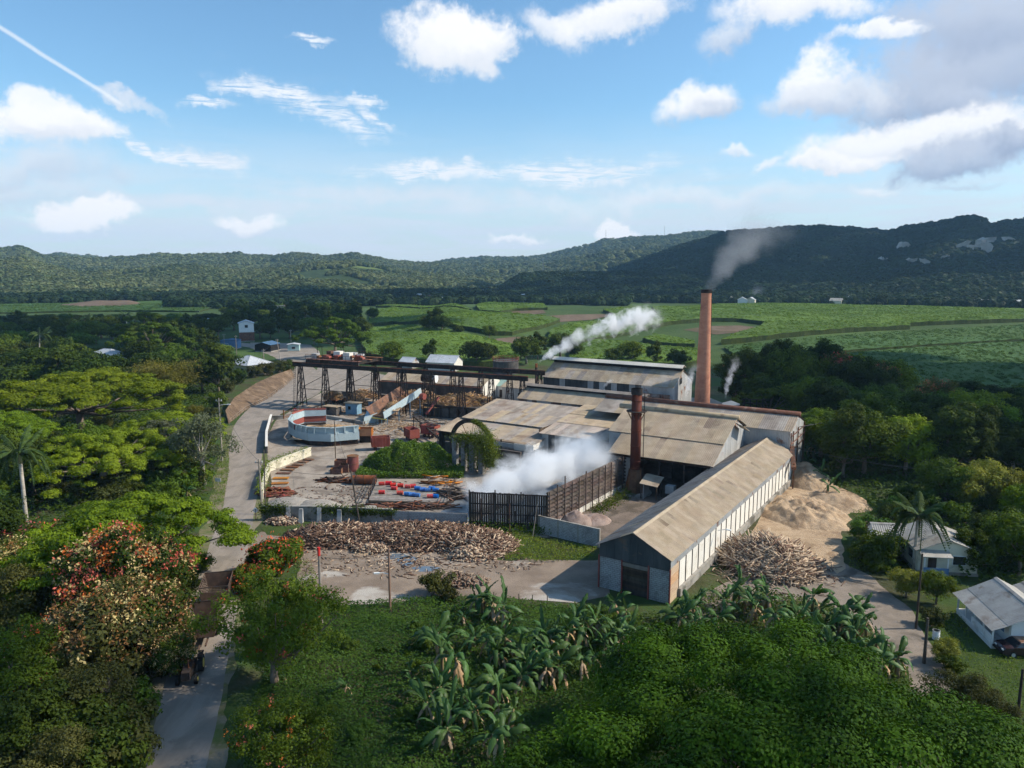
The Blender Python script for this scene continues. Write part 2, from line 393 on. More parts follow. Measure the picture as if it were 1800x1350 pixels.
surf('water', (0.10, 0.13, 0.16), (0.14, 0.17, 0.20), 0.5, 0.06, spec=0.6)
surf('wet_floor', (0.15, 0.165, 0.18), (0.20, 0.215, 0.225), 0.4, 0.25, (0.12, 0.12, 0.12), 0.3, (0.5, 0.66), spec=0.5)
surf('dry_bank', (0.105, 0.07, 0.045), (0.17, 0.115, 0.075), 0.7, 0.95, (0.22, 0.155, 0.105), 0.3, (0.54, 0.68), bump=0.12, bscale=3)
surf('gravel', (0.27, 0.24, 0.205), (0.34, 0.305, 0.265), 1.2, 1.0, bump=0.06, bscale=6)
surf('wire', (0.03, 0.03, 0.03), (0.05, 0.05, 0.05), 1, 0.6)
surf('pale_cloud', (0.9, 0.9, 0.9), (0.85, 0.85, 0.87), 0.01, 1.0)
surf('plastic_white', (0.70, 0.71, 0.72), (0.76, 0.77, 0.78), 1, 0.4)
surf('tarp', (0.62, 0.66, 0.72), (0.70, 0.74, 0.80), 1, 0.6)
surf('green_tank', (0.28, 0.42, 0.37), (0.34, 0.48, 0.42), 1, 0.7)
# foliage
leafmat('leaf_bright', (0.105, 0.165, 0.010), (0.260, 0.330, 0.022))
leafmat('leaf_mid', (0.050, 0.088, 0.010), (0.135, 0.190, 0.020))
leafmat('leaf_dark', (0.026, 0.048, 0.009), (0.080, 0.112, 0.016))
leafmat('leaf_rain', (0.010, 0.034, 0.003), (0.066, 0.142, 0.009), trans=.22)
leafmat('leaf_olive', (0.135, 0.145, 0.024), (0.270, 0.255, 0.044))
leafmat('leaf_grey', (0.085, 0.105, 0.055), (0.165, 0.180, 0.105))
leafmat('leaf_dull', (0.045, 0.055, 0.016), (0.112, 0.115, 0.032))
leafmat('leaf_vine', (0.030, 0.076, 0.012), (0.110, 0.182, 0.030))
leafmat('leaf_grass', (0.085, 0.145, 0.020), (0.195, 0.260, 0.040))
leafmat('leaf_banana', (0.030, 0.078, 0.018), (0.082, 0.150, 0.042), trans=0.22, rough=0.45, spec=.16)
leafmat('leaf_palm', (0.040, 0.075, 0.022), (0.085, 0.125, 0.036), trans=0.2, rough=0.45)
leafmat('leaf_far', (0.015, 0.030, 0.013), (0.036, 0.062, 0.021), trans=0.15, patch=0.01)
leafmat('leaf_hill_lit', (0.060, 0.090, 0.036), (0.170, 0.190, 0.080), trans=0.15, patch=0.008)  # paler than leaf_far: the sunlight on these hills is put into the colour
leafmat('bloom_red', (0.46, 0.06, 0.05), (0.60, 0.17, 0.12), trans=0.2)
leafmat('bloom_cream', (0.50, 0.36, 0.15), (0.62, 0.46, 0.22), trans=0.2)
leafmat('bloom_orange', (0.50, 0.09, 0.02), (0.60, 0.16, 0.04), trans=0.2)
leafmat('bloom_rust', (0.20, 0.085, 0.035), (0.28, 0.13, 0.055), trans=0.2)
leafmat('bloom_pink', (0.32, 0.07, 0.09), (0.42, 0.13, 0.13), trans=0.2)
leafmat('bloom_yellow', (0.60, 0.42, 0.04), (0.68, 0.50, 0.08), trans=0.2)
leafmat('dead_vine', (0.12, 0.085, 0.05), (0.20, 0.145, 0.085), trans=0.1)

# ---------------------------------------------------------------- object helpers
WLOC = {}
def reg(o, parent=None, loc=None):
    COL.objects.link(o)
    base = WLOC.get(parent.name, Vector((0, 0, 0))) if parent else Vector((0, 0, 0))
    if parent:
        o.parent = parent
    if loc is not None:
        o.location = Vector(loc) - base
        WLOC[o.name] = Vector(loc)
    else:
        WLOC[o.name] = base
    return o
def tag(o, label=None, cat=None, group=None, kind=None):
    if label: o['label'] = label
    if cat: o['category'] = cat
    if group: o['group'] = group
    if kind: o['kind'] = kind
    return o
def thing(name, label, cat, loc, group=None, rz=0.0, scale=None):
    o = bpy.data.objects.new(name, None)
    o.empty_display_size = 0.5
    reg(o, None, Vector(loc))
    o.rotation_euler = (0, 0, rz)
    if scale is not None:
        o.scale = (scale,) * 3 if isinstance(scale, (int, float)) else scale
    return tag(o, label, cat, group)
def mk(name, verts, faces, mat, smooth=False):
    me = bpy.data.meshes.new(name)
    me.from_pydata([tuple(v) for v in verts], [], faces)
    me.materials.append(MATS[mat])
    if smooth:
        me.polygons.foreach_set('use_smooth', [True] * len(me.polygons))
    me.update()
    return me
class MB:
    """collects solid shapes; build() links them as one mesh object"""
    def __init__(s):
        s.v, s.f = [], []
    def add(s, vs, fs):
        k = len(s.v)
        s.v += [Vector(v) for v in vs]
        s.f += [tuple(i + k for i in f) for f in fs]
        return s
    def hexa(s, p):      # 8 corners: bottom 0-3 counter-clockwise, top 4-7
        return s.add(p, [(3, 2, 1, 0), (4, 5, 6, 7), (0, 1, 5, 4), (1, 2, 6, 5), (2, 3, 7, 6), (3, 0, 4, 7)])
    def box(s, c, size, ax=None, az=0.0):
        c = Vector(c)
        X, Y, Z = ax if ax else (Vector((math.cos(az), math.sin(az), 0)), Vector((-math.sin(az), math.cos(az), 0)), Vector((0, 0, 1)))
        a, b, d = X * size[0] / 2, Y * size[1] / 2, Z * size[2] / 2
        return s.hexa([c - a - b - d, c + a - b - d, c + a + b - d, c - a + b - d, c - a - b + d, c + a - b + d, c + a + b + d, c - a + b + d])
    def bar(s, a, b, w, h=None):
        a, b = Vector(a), Vector(b)
        Z = (b - a).normalized()
        up = Vector((0, 0, 1)) if abs(Z.z) < 0.95 else Vector((1, 0, 0))
        X = Z.cross(up).normalized()
        Y = Z.cross(X)
        return s.box((a + b) / 2, (w, h or w, (b - a).length), (X, Y, Z))
    def prism(s, poly, z0, z1):
        n = len(poly)
        vs = [(p[0], p[1], z0) for p in poly] + [(p[0], p[1], z1) for p in poly]
        fs = [tuple(range(n - 1, -1, -1)), tuple(range(n, 2 * n))] + [(i, (i + 1) % n, n + (i + 1) % n, n + i) for i in range(n)]
        return s.add(vs, fs)
    def extrude(s, poly, vec):     # any planar polygon swept along a vector
        n = len(poly)
        vec = Vector(vec)
        vs = [Vector(p) for p in poly] + [Vector(p) + vec for p in poly]
        fs = [tuple(range(n - 1, -1, -1)), tuple(range(n, 2 * n))] + [(i, (i + 1) % n, n + (i + 1) % n, n + i) for i in range(n)]
        return s.add(vs, fs)
    def tube(s, pts, rs, n=8, cap=True):
        pts = [Vector(p) for p in pts]
        if isinstance(rs, (int, float)):
            rs = [rs] * len(pts)
        k = len(s.v)
        for i, p in enumerate(pts):
            a = pts[max(i - 1, 0)]
            b = pts[min(i + 1, len(pts) - 1)]
            Z = (b - a).normalized()
            up = Vector((0, 0, 1)) if abs(Z.z) < 0.95 else Vector((1, 0, 0))
            X = Z.cross(up).normalized()
            Y = Z.cross(X)
            for j in range(n):
                t = 2 * math.pi * j / n
                s.v.append(p + (X * math.cos(t) + Y * math.sin(t)) * rs[i])
        for i in range(len(pts) - 1):
            for j in range(n):
                j2 = (j + 1) % n
                s.f.append((k + i * n + j, k + i * n + j2, k + (i + 1) * n + j2, k + (i + 1) * n + j))
        if cap:
            s.f.append(tuple(k + j for j in range(n - 1, -1, -1)))
            e = k + (len(pts) - 1) * n
            s.f.append(tuple(e + j for j in range(n)))
        return s
    def build(s, name, mat, parent=None, local=False, smooth=False, **tg):
        base = WLOC.get(parent.name, Vector((0, 0, 0))) if parent and not local else Vector((0, 0, 0))
        o = bpy.data.objects.new(name, mk(name, [v - base for v in s.v], s.f, mat, smooth))
        reg(o, parent)
        return tag(o, **tg) if tg else o
def np_mesh(name, V, Fq, mats, attr=None, fmat=None, smooth=False):
    """fast mesh from numpy arrays (faces all of one size)"""
    me = bpy.data.meshes.new(name)
    V = np.asarray(V, np.float32)
    Fq = np.asarray(Fq, np.int32)
    nf, k = Fq.shape
    me.vertices.add(len(V))
    me.vertices.foreach_set('co', V.ravel())
    me.loops.add(nf * k)
    me.loops.foreach_set('vertex_index', Fq.ravel())
    me.polygons.add(nf)
    me.polygons.foreach_set('loop_start', np.arange(0, nf * k, k, dtype=np.int32))
    if smooth:
        me.polygons.foreach_set('use_smooth', np.ones(nf, bool))
    for m in mats:
        me.materials.append(MATS[m])
    if fmat is not None:
        me.polygons.foreach_set('material_index', np.asarray(fmat, np.int32))
    me.update(calc_edges=True)
    if attr is not None:
        a = me.attributes.new('v', 'FLOAT', 'POINT')
        a.data.foreach_set('value', np.asarray(attr, np.float32))
    return me
def link(name, me, parent=None, loc=None, **tg):
    o = bpy.data.objects.new(name, me)
    reg(o, parent, loc)
    return tag(o, **tg) if tg else o
def dup(root, loc, rz, scale, label, group, name=None):
    """copy of a thing with copies of its parts and sub-parts"""
    r = root.copy()
    if name: r.name = name
    COL.objects.link(r)
    r.location = loc
    r.rotation_euler = (0, 0, rz)
    r.scale = (scale,) * 3 if isinstance(scale, (int, float)) else scale
    r['label'] = label
    if group: r['group'] = group
    for ch in root.children:
        c = ch.copy()
        COL.objects.link(c)
        c.parent = r
        for g in ch.children:
            d = g.copy()
            COL.objects.link(d)
            d.parent = c
    return r

# smooth value noise for terrain and heaps
_P = RNG.random((256, 256))
def vnoise(x, y):
    x = np.asarray(x, float); y = np.asarray(y, float)
    xi = np.floor(x).astype(int); yi = np.floor(y).astype(int)
    fx = x - xi; fy = y - yi
    fx = fx * fx * (3 - 2 * fx); fy = fy * fy * (3 - 2 * fy)
    g = lambda a, b: _P[a & 255, b & 255]
    return (g(xi, yi) * (1 - fx) + g(xi + 1, yi) * fx) * (1 - fy) + (g(xi, yi + 1) * (1 - fx) + g(xi + 1, yi + 1) * fx) * fy
def fbm(x, y, o=4):
    s = 0; a = 0.5
    for i in range(o):
        s = s + a * (vnoise(x, y) - 0.5) * 2
        x = np.asarray(x) * 2.03 + 17.1; y = np.asarray(y) * 2.03 + 5.7; a *= 0.5
    return s

# ---------------------------------------------------------------- terrain
def sstep(a, b, x):
    t = np.clip((np.asarray(x, float) - a) / (b - a), 0, 1)
    return t * t * (3 - 2 * t)
def th(x, y):
    """height of the ground: the mill yard is level, the cane land beyond it rolls gently"""
    x = np.asarray(x, float); y = np.asarray(y, float)
    w = sstep(235, 360, y) * (1 - sstep(620, 900, y)) * (1 - sstep(180, 330, np.abs(x - 20))) * sstep(-78, -34, x)
    a = 6.5 * np.exp(-(((x + 25) / 70) ** 2 + ((y - 400) / 95) ** 2)) - 3.5 * np.exp(-(((x - 70) / 60) ** 2 + ((y - 380) / 70) ** 2))
    b = 4.5 * np.exp(-(((x - 60) / 90) ** 2 + ((y - 560) / 70) ** 2)) + 5.0 * np.exp(-(((x + 60) / 90) ** 2 + ((y - 600) / 80) ** 2))
    return w * (a + b + 1.2 * fbm(x / 90, y / 90, 3))
def TH(x, y):
    return float(th(x, y))
def GT(px, py, up=0.0, it=6):
    """ground survey on the rolling land: pixel -> point lying on the terrain (plus up)"""
    z = 0.0
    for _ in range(it):
        p = G(px, py, z + up)
        z = 0.5 * z + 0.5 * TH(p.x, p.y)
    return Vector((p.x, p.y, TH(p.x, p.y) + up))
az = np.concatenate([np.linspace(-75, -42, 12), np.linspace(-41, 41, 230), np.linspace(42, 75, 12)])
rr_ = np.concatenate([np.linspace(8, 60, 20), np.geomspace(63, 260, 40), np.geomspace(265, 1000, 150), np.geomspace(1050, 4050, 12)])
A_, R_ = np.meshgrid(np.radians(az), rr_, indexing='ij')
X_, Y_ = R_ * np.sin(A_), R_ * np.cos(A_)
Vt = np.stack([X_, Y_, th(X_, Y_) - 0.02], -1).reshape(-1, 3)
na, nr = len(az), len(rr_)
def grid_faces(n, m):
    i, j = np.meshgrid(np.arange(n - 1), np.arange(m - 1), indexing='ij')
    a = (i * m + j).ravel()
    return np.stack([a, a + m, a + m + 1, a + 1], -1)
fq = grid_faces(na, nr)
fm = (rr_[np.tile(np.arange(nr - 1), na - 1)] > 262).astype(int)
gm = np_mesh('ground', Vt, fq[:, ::-1], ['soil', 'plain'], fmat=fm, smooth=True)
link('ground', gm, kind='structure')

def sheet(name, px_poly, z, mat, refine=0, kind='structure', wig=0.0, world=None):
    """flat paved or worn area laid as its own sheet just above the ground"""
    pts = world if world else [G(x, y, z) for x, y in px_poly]
    out = []
    n = len(pts)
    for i in range(n):
        a, b = Vector(pts[i]), Vector(pts[(i + 1) % n])
        k = max(1, int((b - a).length / 1.2)) if wig else 1
        for j in range(k):
            p = a.lerp(b, j / k)
            if wig:
                p = p + Vector((float(fbm(p.x * .35, p.y * .35, 3)), float(fbm(p.x * .35 + 40, p.y * .35, 3)), 0)) * wig
            out.append((p.x, p.y, z))
    o = bpy.data.objects.new(name, mk(name, out, [tuple(range(len(out)))], mat))
    reg(o)
    if o.data.polygons[0].normal.z < 0:
        o.data.flip_normals()
    return tag(o, kind=kind)

# the public road: a strip with its own centre line and widths (survey points in the photo)
RL = [(205, 1420), (248, 1350), (278, 1250), (305, 1150), (338, 1040), (372, 950), (392, 890), (402, 830), (404, 780), (414, 745), (440, 716), (475, 692), (503, 668), (512, 650), (505, 640), (490, 628), (470, 619), (440, 611), (400, 606)]
RR = [(330, 1420), (362, 1350), (385, 1250), (402, 1150), (420, 1050), (436, 960), (449, 890), (458, 830), (464, 780), (482, 738), (520, 712), (562, 690), (567, 668), (556, 650), (540, 640), (522, 629), (497, 617), (455, 606), (400, 600)]
def strip(name, la, rb, z, mat, sub=6):
    L = [G(*p, z) for p in la]; R = [G(*p, z) for p in rb]
    def dens(P):
        out = []
        for i in range(len(P) - 1):
            p0, p1, p2, p3 = P[max(i - 1, 0)], P[i], P[i + 1], P[min(i + 2, len(P) - 1)]
            for k in range(sub):
                t = k / sub
                out.append(0.5 * ((2 * p1) + (p2 - p0) * t + (2 * p0 - 5 * p1 + 4 * p2 - p3) * t * t + (3 * p1 - p0 - 3 * p2 + p3) * t ** 3))
        return out + [P[-1]]
    a, b = dens(L), dens(R)
    vs = []
    for i, (p, q) in enumerate(zip(a, b)):
        w = 0.22 * float(fbm(p.y * .3, 3.3, 3)); w2 = 0.22 * float(fbm(p.y * .3, 9.3, 3))
        d = (q - p).normalized()
        vs += [p + d * w, q + d * w2]
    fs = [(2 * i, 2 * i + 1, 2 * i + 3, 2 * i + 2) for i in range(len(a) - 1)]
    o = bpy.data.objects.new(name, mk(name, vs, fs, mat))
    reg(o)
    return tag(o, kind='structure'), a, b
sheet('verge', [(170, 1400), (215, 1350), (262, 1200), (330, 1000), (365, 905), (378, 840), (385, 790), (395, 750), (430, 745), (475, 760), (478, 800), (470, 850), (462, 915), (452, 930), (445, 1000), (425, 1100), (395, 1300), (385, 1400)], 0.006, 'verge', wig=0.8)
road, roadL, roadR = strip('road', RL, RR, 0.012, 'asphalt')
sheet('junction', [(440, 602), (500, 603), (545, 606), (562, 618), (566, 640), (545, 646), (505, 640), (470, 622), (440, 612)], 0.010, 'asphalt', wig=.5)
sheet('side_track', [(300, 990), (352, 985), (350, 1040), (320, 1042), (255, 1030), (250, 1005)], 0.010, 'verge', wig=0.6)
# yard of the mill, front lot, dark dirt behind the block wall, the lane by the houses
sheet('yard_pavement', [(466, 905), (478, 850), (470, 800), (468, 770), (484, 740), (524, 713), (565, 690), (600, 672), (660, 680), (760, 690), (960, 690), (1250, 700), (1400, 760), (1330, 850), (1190, 890), (1060, 935), (960, 945), (820, 932), (640, 922), (470, 915)], 0.008, 'concrete_yard')
sheet('far_lane', [(565, 688), (556, 652), (560, 642), (600, 640), (640, 650), (700, 665), (640, 690)], 0.010, 'asphalt')
sheet('front_lot', [(436, 948), (460, 935), (520, 938), (700, 950), (880, 985), (1060, 985), (1080, 1050), (1010, 1060), (930, 1052), (800, 1048), (690, 1058), (600, 1062), (530, 1050), (520, 1015), (540, 985), (490, 968), (440, 990), (430, 1010)], 0.010, 'dirt_lot', wig=1.0)
sheet('ash_yard', [(962, 945), (1052, 940), (1075, 985), (1180, 960), (1330, 840), (1240, 830), (1130, 850), (1105, 862), (1000, 905)], 0.014, 'dark_dirt', wig=0.4)
sheet('lane', [(1180, 1090), (1240, 1040), (1300, 1015), (1390, 1010), (1440, 985), (1480, 985), (1540, 1020), (1590, 1060), (1630, 1120), (1665, 1180), (1700, 1240), (1740, 1330), (1690, 1400), (1640, 1330), (1610, 1230), (1575, 1150), (1520, 1090), (1450, 1060), (1380, 1055), (1300, 1060), (1230, 1090)], 0.009, 'lane_dirt', wig=0.7)
sheet('bagasse_ground', [(1290, 985), (1360, 880), (1400, 835), (1425, 822), (1450, 846), (1510, 872), (1520, 880), (1488, 905), (1478, 950), (1490, 1000), (1475, 1010), (1450, 985), (1430, 1000), (1400, 960)], 0.016, 'bagasse', wig=0.8)
sheet('house_lawn', [(1600, 1080), (1700, 1065), (1800, 1050), (1900, 1100), (1900, 1330), (1760, 1330), (1680, 1190), (1640, 1120)], 0.007, 'lawn', wig=0.5)
sheet('lawn', [(460, 930), (475, 912), (560, 918), (590, 925), (520, 945), (470, 940)], 0.013, 'lawn', wig=0.5)
for (x, y, a, b, nm) in [(700, 978, 1.3, .9, 'puddle'), (716, 986, 1.1, 1.5, 'puddle'), (748, 1000, 1.5, .8, 'puddle')]:
    c = G(x, y, 0.018)
    sheet(nm, None, 0.018, 'water', world=[c + Vector((a * math.cos(t) * (1 + .25 * math.sin(3 * t + x)), b * math.sin(t), 0)) for t in np.linspace(0, 6.1, 22)])
sheet('wet_pavement', [(790, 885), (830, 868), (828, 930), (770, 905)], 0.015, 'wet_floor', wig=0.4)

# ---------------------------------------------------------------- hills
HILLS = []
def hill(name, sky_px, D, D0, amp=0.30, depth=1.14, seed=0.0, mat='far_forest_floor', nr=46, na=220, drop=6):
    """a range of hills: crest at distance D along the given skyline, foot at D0, real slopes with spurs and gullies"""
    px = np.array([p[0] for p in sky_px], float); py = np.array([p[1] for p in sky_px], float)
    cx = np.linspace(px[0], px[-1], na)
    cyv = np.interp(cx, px, py)
    azs = np.arctan((cx - 900) / F)
    zr = np.maximum(2.0, H + (YH - cyv) * D / F - drop)
    edge = np.minimum(sstep(px[0], px[0] + 60, cx), 1 - sstep(px[-1] - 60, px[-1], cx)) if True else 1
    def z_at(a, r):
        t = (r - D0) / (D - D0)
        base = np.interp(a, azs, zr * np.clip(edge + 0.0, 0, 1))
        S = np.where(t <= 1, np.clip(t, 0, 1) ** 0.85 * (0.55 + 0.45 * np.clip(t, 0, 1)), 1 - 0.9 * np.clip(t - 1, 0, 1.2))
        x, y = r * np.sin(a), r * np.cos(a)
        n = fbm(x / (D * .075) + seed, y / (D * .075), 4)
        n2 = fbm(x / (D * .025) + seed, y / (D * .025), 2)
        return base * (S + amp * n * np.clip(t * 3, 0, 1) * np.clip(1.25 - t, 0.15, 1)) - 3 + D * 0.004 * n2 * np.clip(t * 4, 0, 1) * np.clip(1.2 - t, .25, 1)
    rs = np.linspace(D0, D * depth, nr)
    Aa, Rr = np.meshgrid(azs, rs, indexing='ij')
    Z = z_at(Aa, Rr)
    V = np.stack([Rr * np.sin(Aa), Rr * np.cos(Aa), Z], -1).reshape(-1, 3)
    me = np_mesh(name, V, grid_faces(na, nr)[:, ::-1], [mat], smooth=True)
    link(name, me, kind='structure')
    HILLS.append((name, azs, D0, D, z_at))
    return azs, z_at
hill('hills_left', [(-350, 430), (-150, 446), (0, 445), (25, 441), (50, 438), (72, 446), (90, 452), (130, 454), (200, 455), (250, 452), (300, 448), (350, 449), (400, 447), (425, 444), (445, 449), (490, 450), (525, 444), (545, 445), (580, 450), (605, 446), (625, 444), (650, 448), (690, 456), (730, 461), (790, 461), (850, 468), (950, 480)], 2300, 1500, seed=3.1)
hill('hills_left_front', [(-300, 474), (-80, 468), (0, 458), (50, 452), (95, 464), (150, 474), (220, 472), (300, 464), (350, 462), (420, 472), (500, 468), (560, 458), (620, 456), (670, 464), (720, 474), (800, 480), (880, 488)], 1500, 980, seed=4.4, nr=34)
hill('hills_center', [(620, 470), (760, 462), (800, 456), (850, 450), (890, 452), (950, 450), (1000, 438), (1040, 428), (1060, 420), (1120, 416), (1160, 415), (1200, 410), (1240, 409), (1300, 412), (1420, 425), (1500, 440)], 3000, 1400, seed=8.4)
hill('hills_right', [(1020, 478), (1080, 462), (1130, 445), (1180, 428), (1240, 413), (1262, 403), (1300, 401), (1390, 397), (1460, 400), (1530, 405), (1545, 408), (1580, 398), (1640, 394), (1690, 387), (1710, 390), (1724, 400), (1750, 393), (1775, 396), (1800, 390), (1900, 384), (2050, 372), (2250, 380), (2500, 400)], 1750, 860, amp=0.22, seed=1.7, drop=12)
hill('hills_right_front', [(1060, 492), (1120, 486), (1180, 478), (1240, 484), (1310, 472), (1370, 464), (1440, 476), (1510, 466), (1590, 478), (1660, 462), (1740, 472), (1830, 458), (1950, 450), (2150, 452)], 1220, 850, amp=.2, seed=7.9, nr=30)
hill('hill_knoll', [(860, 492), (890, 480), (930, 475), (990, 472), (1040, 474), (1100, 472), (1160, 478), (1230, 480), (1320, 484)], 1080, 880, amp=0.08, seed=5.5, nr=24, na=90)
hill('hills_far', [(-400, 448), (60, 455), (110, 448), (150, 452), (260, 456), (380, 450), (700, 458), (800, 462)], 3400, 2500, seed=2.2, nr=20, na=80)
hill('hill_bare', [(-10, 520), (40, 514), (100, 512), (170, 505), (230, 506), (275, 516), (300, 524)], 800, 690, amp=0.03, seed=6.1, mat='bare_field', nr=16, na=50)
# pale limestone scars on the right range
for i, (px, py, w, h) in enumerate([(1700, 436, 16, 8), (1735, 430, 20, 7), (1720, 433, 12, 6), (1578, 439, 7, 8), (1602, 468, 13, 9), (1590, 464, 6, 4), (1652, 455, 5, 4), (1385, 461, 4, 4), (1545, 458, 6, 4)]):
    name, azs, D0, D, zf = HILLS[3]
    a = math.atan((px - 900) / F)
    d = ray(px, py)
    # walk along the sight line until it meets the slope
    r = D0
    dz = d.z / math.hypot(d.x, d.y)
    while r < D and float(zf(a, r)) < H + dz * r:
        r += 6
    k = r / F
    pts = []
    for j in range(7):
        for t in range(5):
            uu_, vv_ = (j / 6 - .5) * 2.8 * w * k, (t / 4 - .5) * 2.6 * h * k
            if t in (0, 4): uu_ *= 0.6
            q = Vector((r * math.sin(a) + uu_ * math.cos(a), r * math.cos(a) - uu_ * math.sin(a), H + dz * r + vv_))
            q += Vector((-math.sin(a), -math.cos(a), 0)) * (20 + 6 * random.random()) + Vector((random.uniform(-1, 1), 0, random.uniform(-1, 1))) * k * 1.5
            pts.append(q)
    fs = [(j * 5 + t, (j + 1) * 5 + t, (j + 1) * 5 + t + 1, j * 5 + t + 1) for j in range(6) for t in range(4) if random.random() < 0.8]
    m = mk('limestone_scar', pts, fs, 'limestone')
    o = bpy.data.objects.new('limestone_scar', m)
    reg(o)
    tag(o, kind='structure')

# ---------------------------------------------------------------- scattering by geometry nodes (only for far woods nobody could count)
def scatter(name, pts, scales, proto_mesh, label, cat):
    me = bpy.data.meshes.new(name)
    pts = np.asarray(pts, np.float32)
    me.vertices.add(len(pts))
    me.vertices.foreach_set('co', pts.ravel())
    a = me.attributes.new('sc', 'FLOAT', 'POINT')
    a.data.foreach_set('value', np.asarray(scales, np.float32))
    o = bpy.data.objects.new(name, me)
    reg(o)
    tag(o, label, cat, kind='stuff')
    src = bpy.data.objects.new(name + '_leaf_mass', proto_mesh)
    ng = bpy.data.node_groups.new(name, 'GeometryNodeTree')
    ng.interface.new_socket('Geometry', in_out='INPUT', socket_type='NodeSocketGeometry')
    ng.interface.new_socket('Geometry', in_out='OUTPUT', socket_type='NodeSocketGeometry')
    gi = ng.nodes.new('NodeGroupInput'); go = ng.nodes.new('NodeGroupOutput')
    oi = ng.nodes.new('GeometryNodeObjectInfo')
    oi.inputs['Object'].default_value = src
    oi.inputs['As Instance'].default_value = True
    ip = ng.nodes.new('GeometryNodeInstanceOnPoints')
    na_ = ng.nodes.new('GeometryNodeInputNamedAttribute')
    na_.data_type = 'FLOAT'
    na_.inputs['Name'].default_value = 'sc'
    rv = ng.nodes.new('FunctionNodeRandomValue')
    rv.data_type = 'FLOAT_VECTOR'
    rv.inputs[0].default_value = (0, 0, 0)
    rv.inputs[1].default_value = (0.3, 0.3, 6.28)
    ng.links.new(gi.outputs[0], ip.inputs['Points'])
    ng.links.new(oi.outputs['Geometry'], ip.inputs['Instance'])
    ng.links.new(na_.outputs['Attribute'], ip.inputs['Scale'])
    ng.links.new(rv.outputs['Value'], ip.inputs['Rotation'])
    ng.links.new(ip.outputs[0], go.inputs[0])
    md = o.modifiers.new('scatter', 'NODES')
    md.node_group = ng
    return o
def leaves(P, size, rng, up=0.55, aspect=0.55, nrm=None, curl=0.0):
    """P (n,3) centres -> rhombic leaves; returns verts, quads, per-vertex tone"""
    n = len(P)
    d = rng.normal(size=(n, 3))
    if nrm is None:
        nrm = np.zeros((n, 3)); nrm[:, 2] = 1
    d = d / np.linalg.norm(d, axis=1, keepdims=True) * (1 - up) + nrm * up
    d /= np.linalg.norm(d, axis=1, keepdims=True) + 1e-9
    t = rng.normal(size=(n, 3))
    t -= d * np.sum(t * d, 1, keepdims=True)
    t /= np.linalg.norm(t, axis=1, keepdims=True) + 1e-9
    b = np.cross(d, t)
    s = (np.asarray(size) * rng.uniform(0.65, 1.35, n))[:, None]
    V = np.empty((n, 4, 3))
    V[:, 0] = P - t * s * .5
    V[:, 1] = P + b * s * aspect * .5 + d * s * curl
    V[:, 2] = P + t * s * .5
    V[:, 3] = P - b * s * aspect * .5 + d * s * curl
    q = np.arange(n * 4).reshape(n, 4)
    v = np.repeat(rng.random(n), 4)
    return V.reshape(-1, 3), q, v
def far_blob(seed, mat, n=230, flat=0.8):
    r = np.random.default_rng(seed)
    P = []
    for k in range(9):
        c = r.normal(size=3); c /= np.linalg.norm(c); c *= 0.55; c[2] = abs(c[2]) * flat
        m = n // 9
        q = r.normal(size=(m, 3)); q /= np.linalg.norm(q, axis=1, keepdims=True)
        P.append(c + q * 0.42 * np.array([1, 1, .8]))
    P = np.concatenate(P)
    P[:, 2] += 0.45
    nr_ = P - np.array([0, 0, .2]); nr_ /= np.linalg.norm(nr_, axis=1, keepdims=True)
    V, q, v = leaves(P, 0.42, r, 0.72, 0.8, nr_)
    return np_mesh('leaf_mass', V, q, [mat], attr=v)
protos = {m: [far_blob(20 + i, m) for i in range(3)] for m in ('leaf_hill_lit', 'leaf_far')}
def hill_pts(idx, n, tmin, tmax, rng, clearing=0.0):
    name, azs, D0, D, zf = HILLS[idx]
    a = rng.uniform(azs[0], azs[-1], n)
    r = D0 + (D - D0) * rng.uniform(tmin, tmax, n)
    a = a[np.abs(np.tan(a)) < 0.95] if False else a
    x, y = r * np.sin(a), r * np.cos(a)
    keep = np.abs(x / y) < 0.80
    if clearing:
        keep &= fbm(x / 130 + 4, y / 130, 3) < 0.36 - clearing
    z = zf(a, r)
    return np.stack([x, y, z], -1)[keep]
for idx, n, tm, sz, nm, lab, mt, cl in [
        (0, 19000, (0.0, 1.04), (6.5, 12), 'hill_forest', 'dense forest covering the sunlit low hills on the left horizon', 'leaf_hill_lit', 0.06),
        (1, 15000, (0.0, 1.05), (5, 9), 'front_hill_forest', 'lumpy green woods on the low near hills at left', 'leaf_hill_lit', 0.08),
        (2, 13000, (0.1, 1.03), (8, 14), 'ridge_forest', 'pale green woodland on the far sunny ridge with masts', 'leaf_hill_lit', 0.02),
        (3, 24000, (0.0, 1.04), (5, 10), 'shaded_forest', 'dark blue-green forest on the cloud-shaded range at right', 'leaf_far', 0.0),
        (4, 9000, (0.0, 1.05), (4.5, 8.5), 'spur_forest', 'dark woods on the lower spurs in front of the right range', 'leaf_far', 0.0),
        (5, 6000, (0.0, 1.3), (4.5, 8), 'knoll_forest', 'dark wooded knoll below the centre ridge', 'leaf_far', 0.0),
        (6, 3000, (0.2, 1.04), (10, 16), 'horizon_forest', 'bluish forest on the farthest hills at left', 'leaf_hill_lit', 0.0)]:
    P = hill_pts(idx, n, *tm, RNG, cl)
    s = RNG.uniform(*sz, len(P))
    P[:, 2] -= s * 0.25
    for k in range(3):
        scatter(nm, P[k::3], s[k::3], protos[mt][k], lab, 'forest')
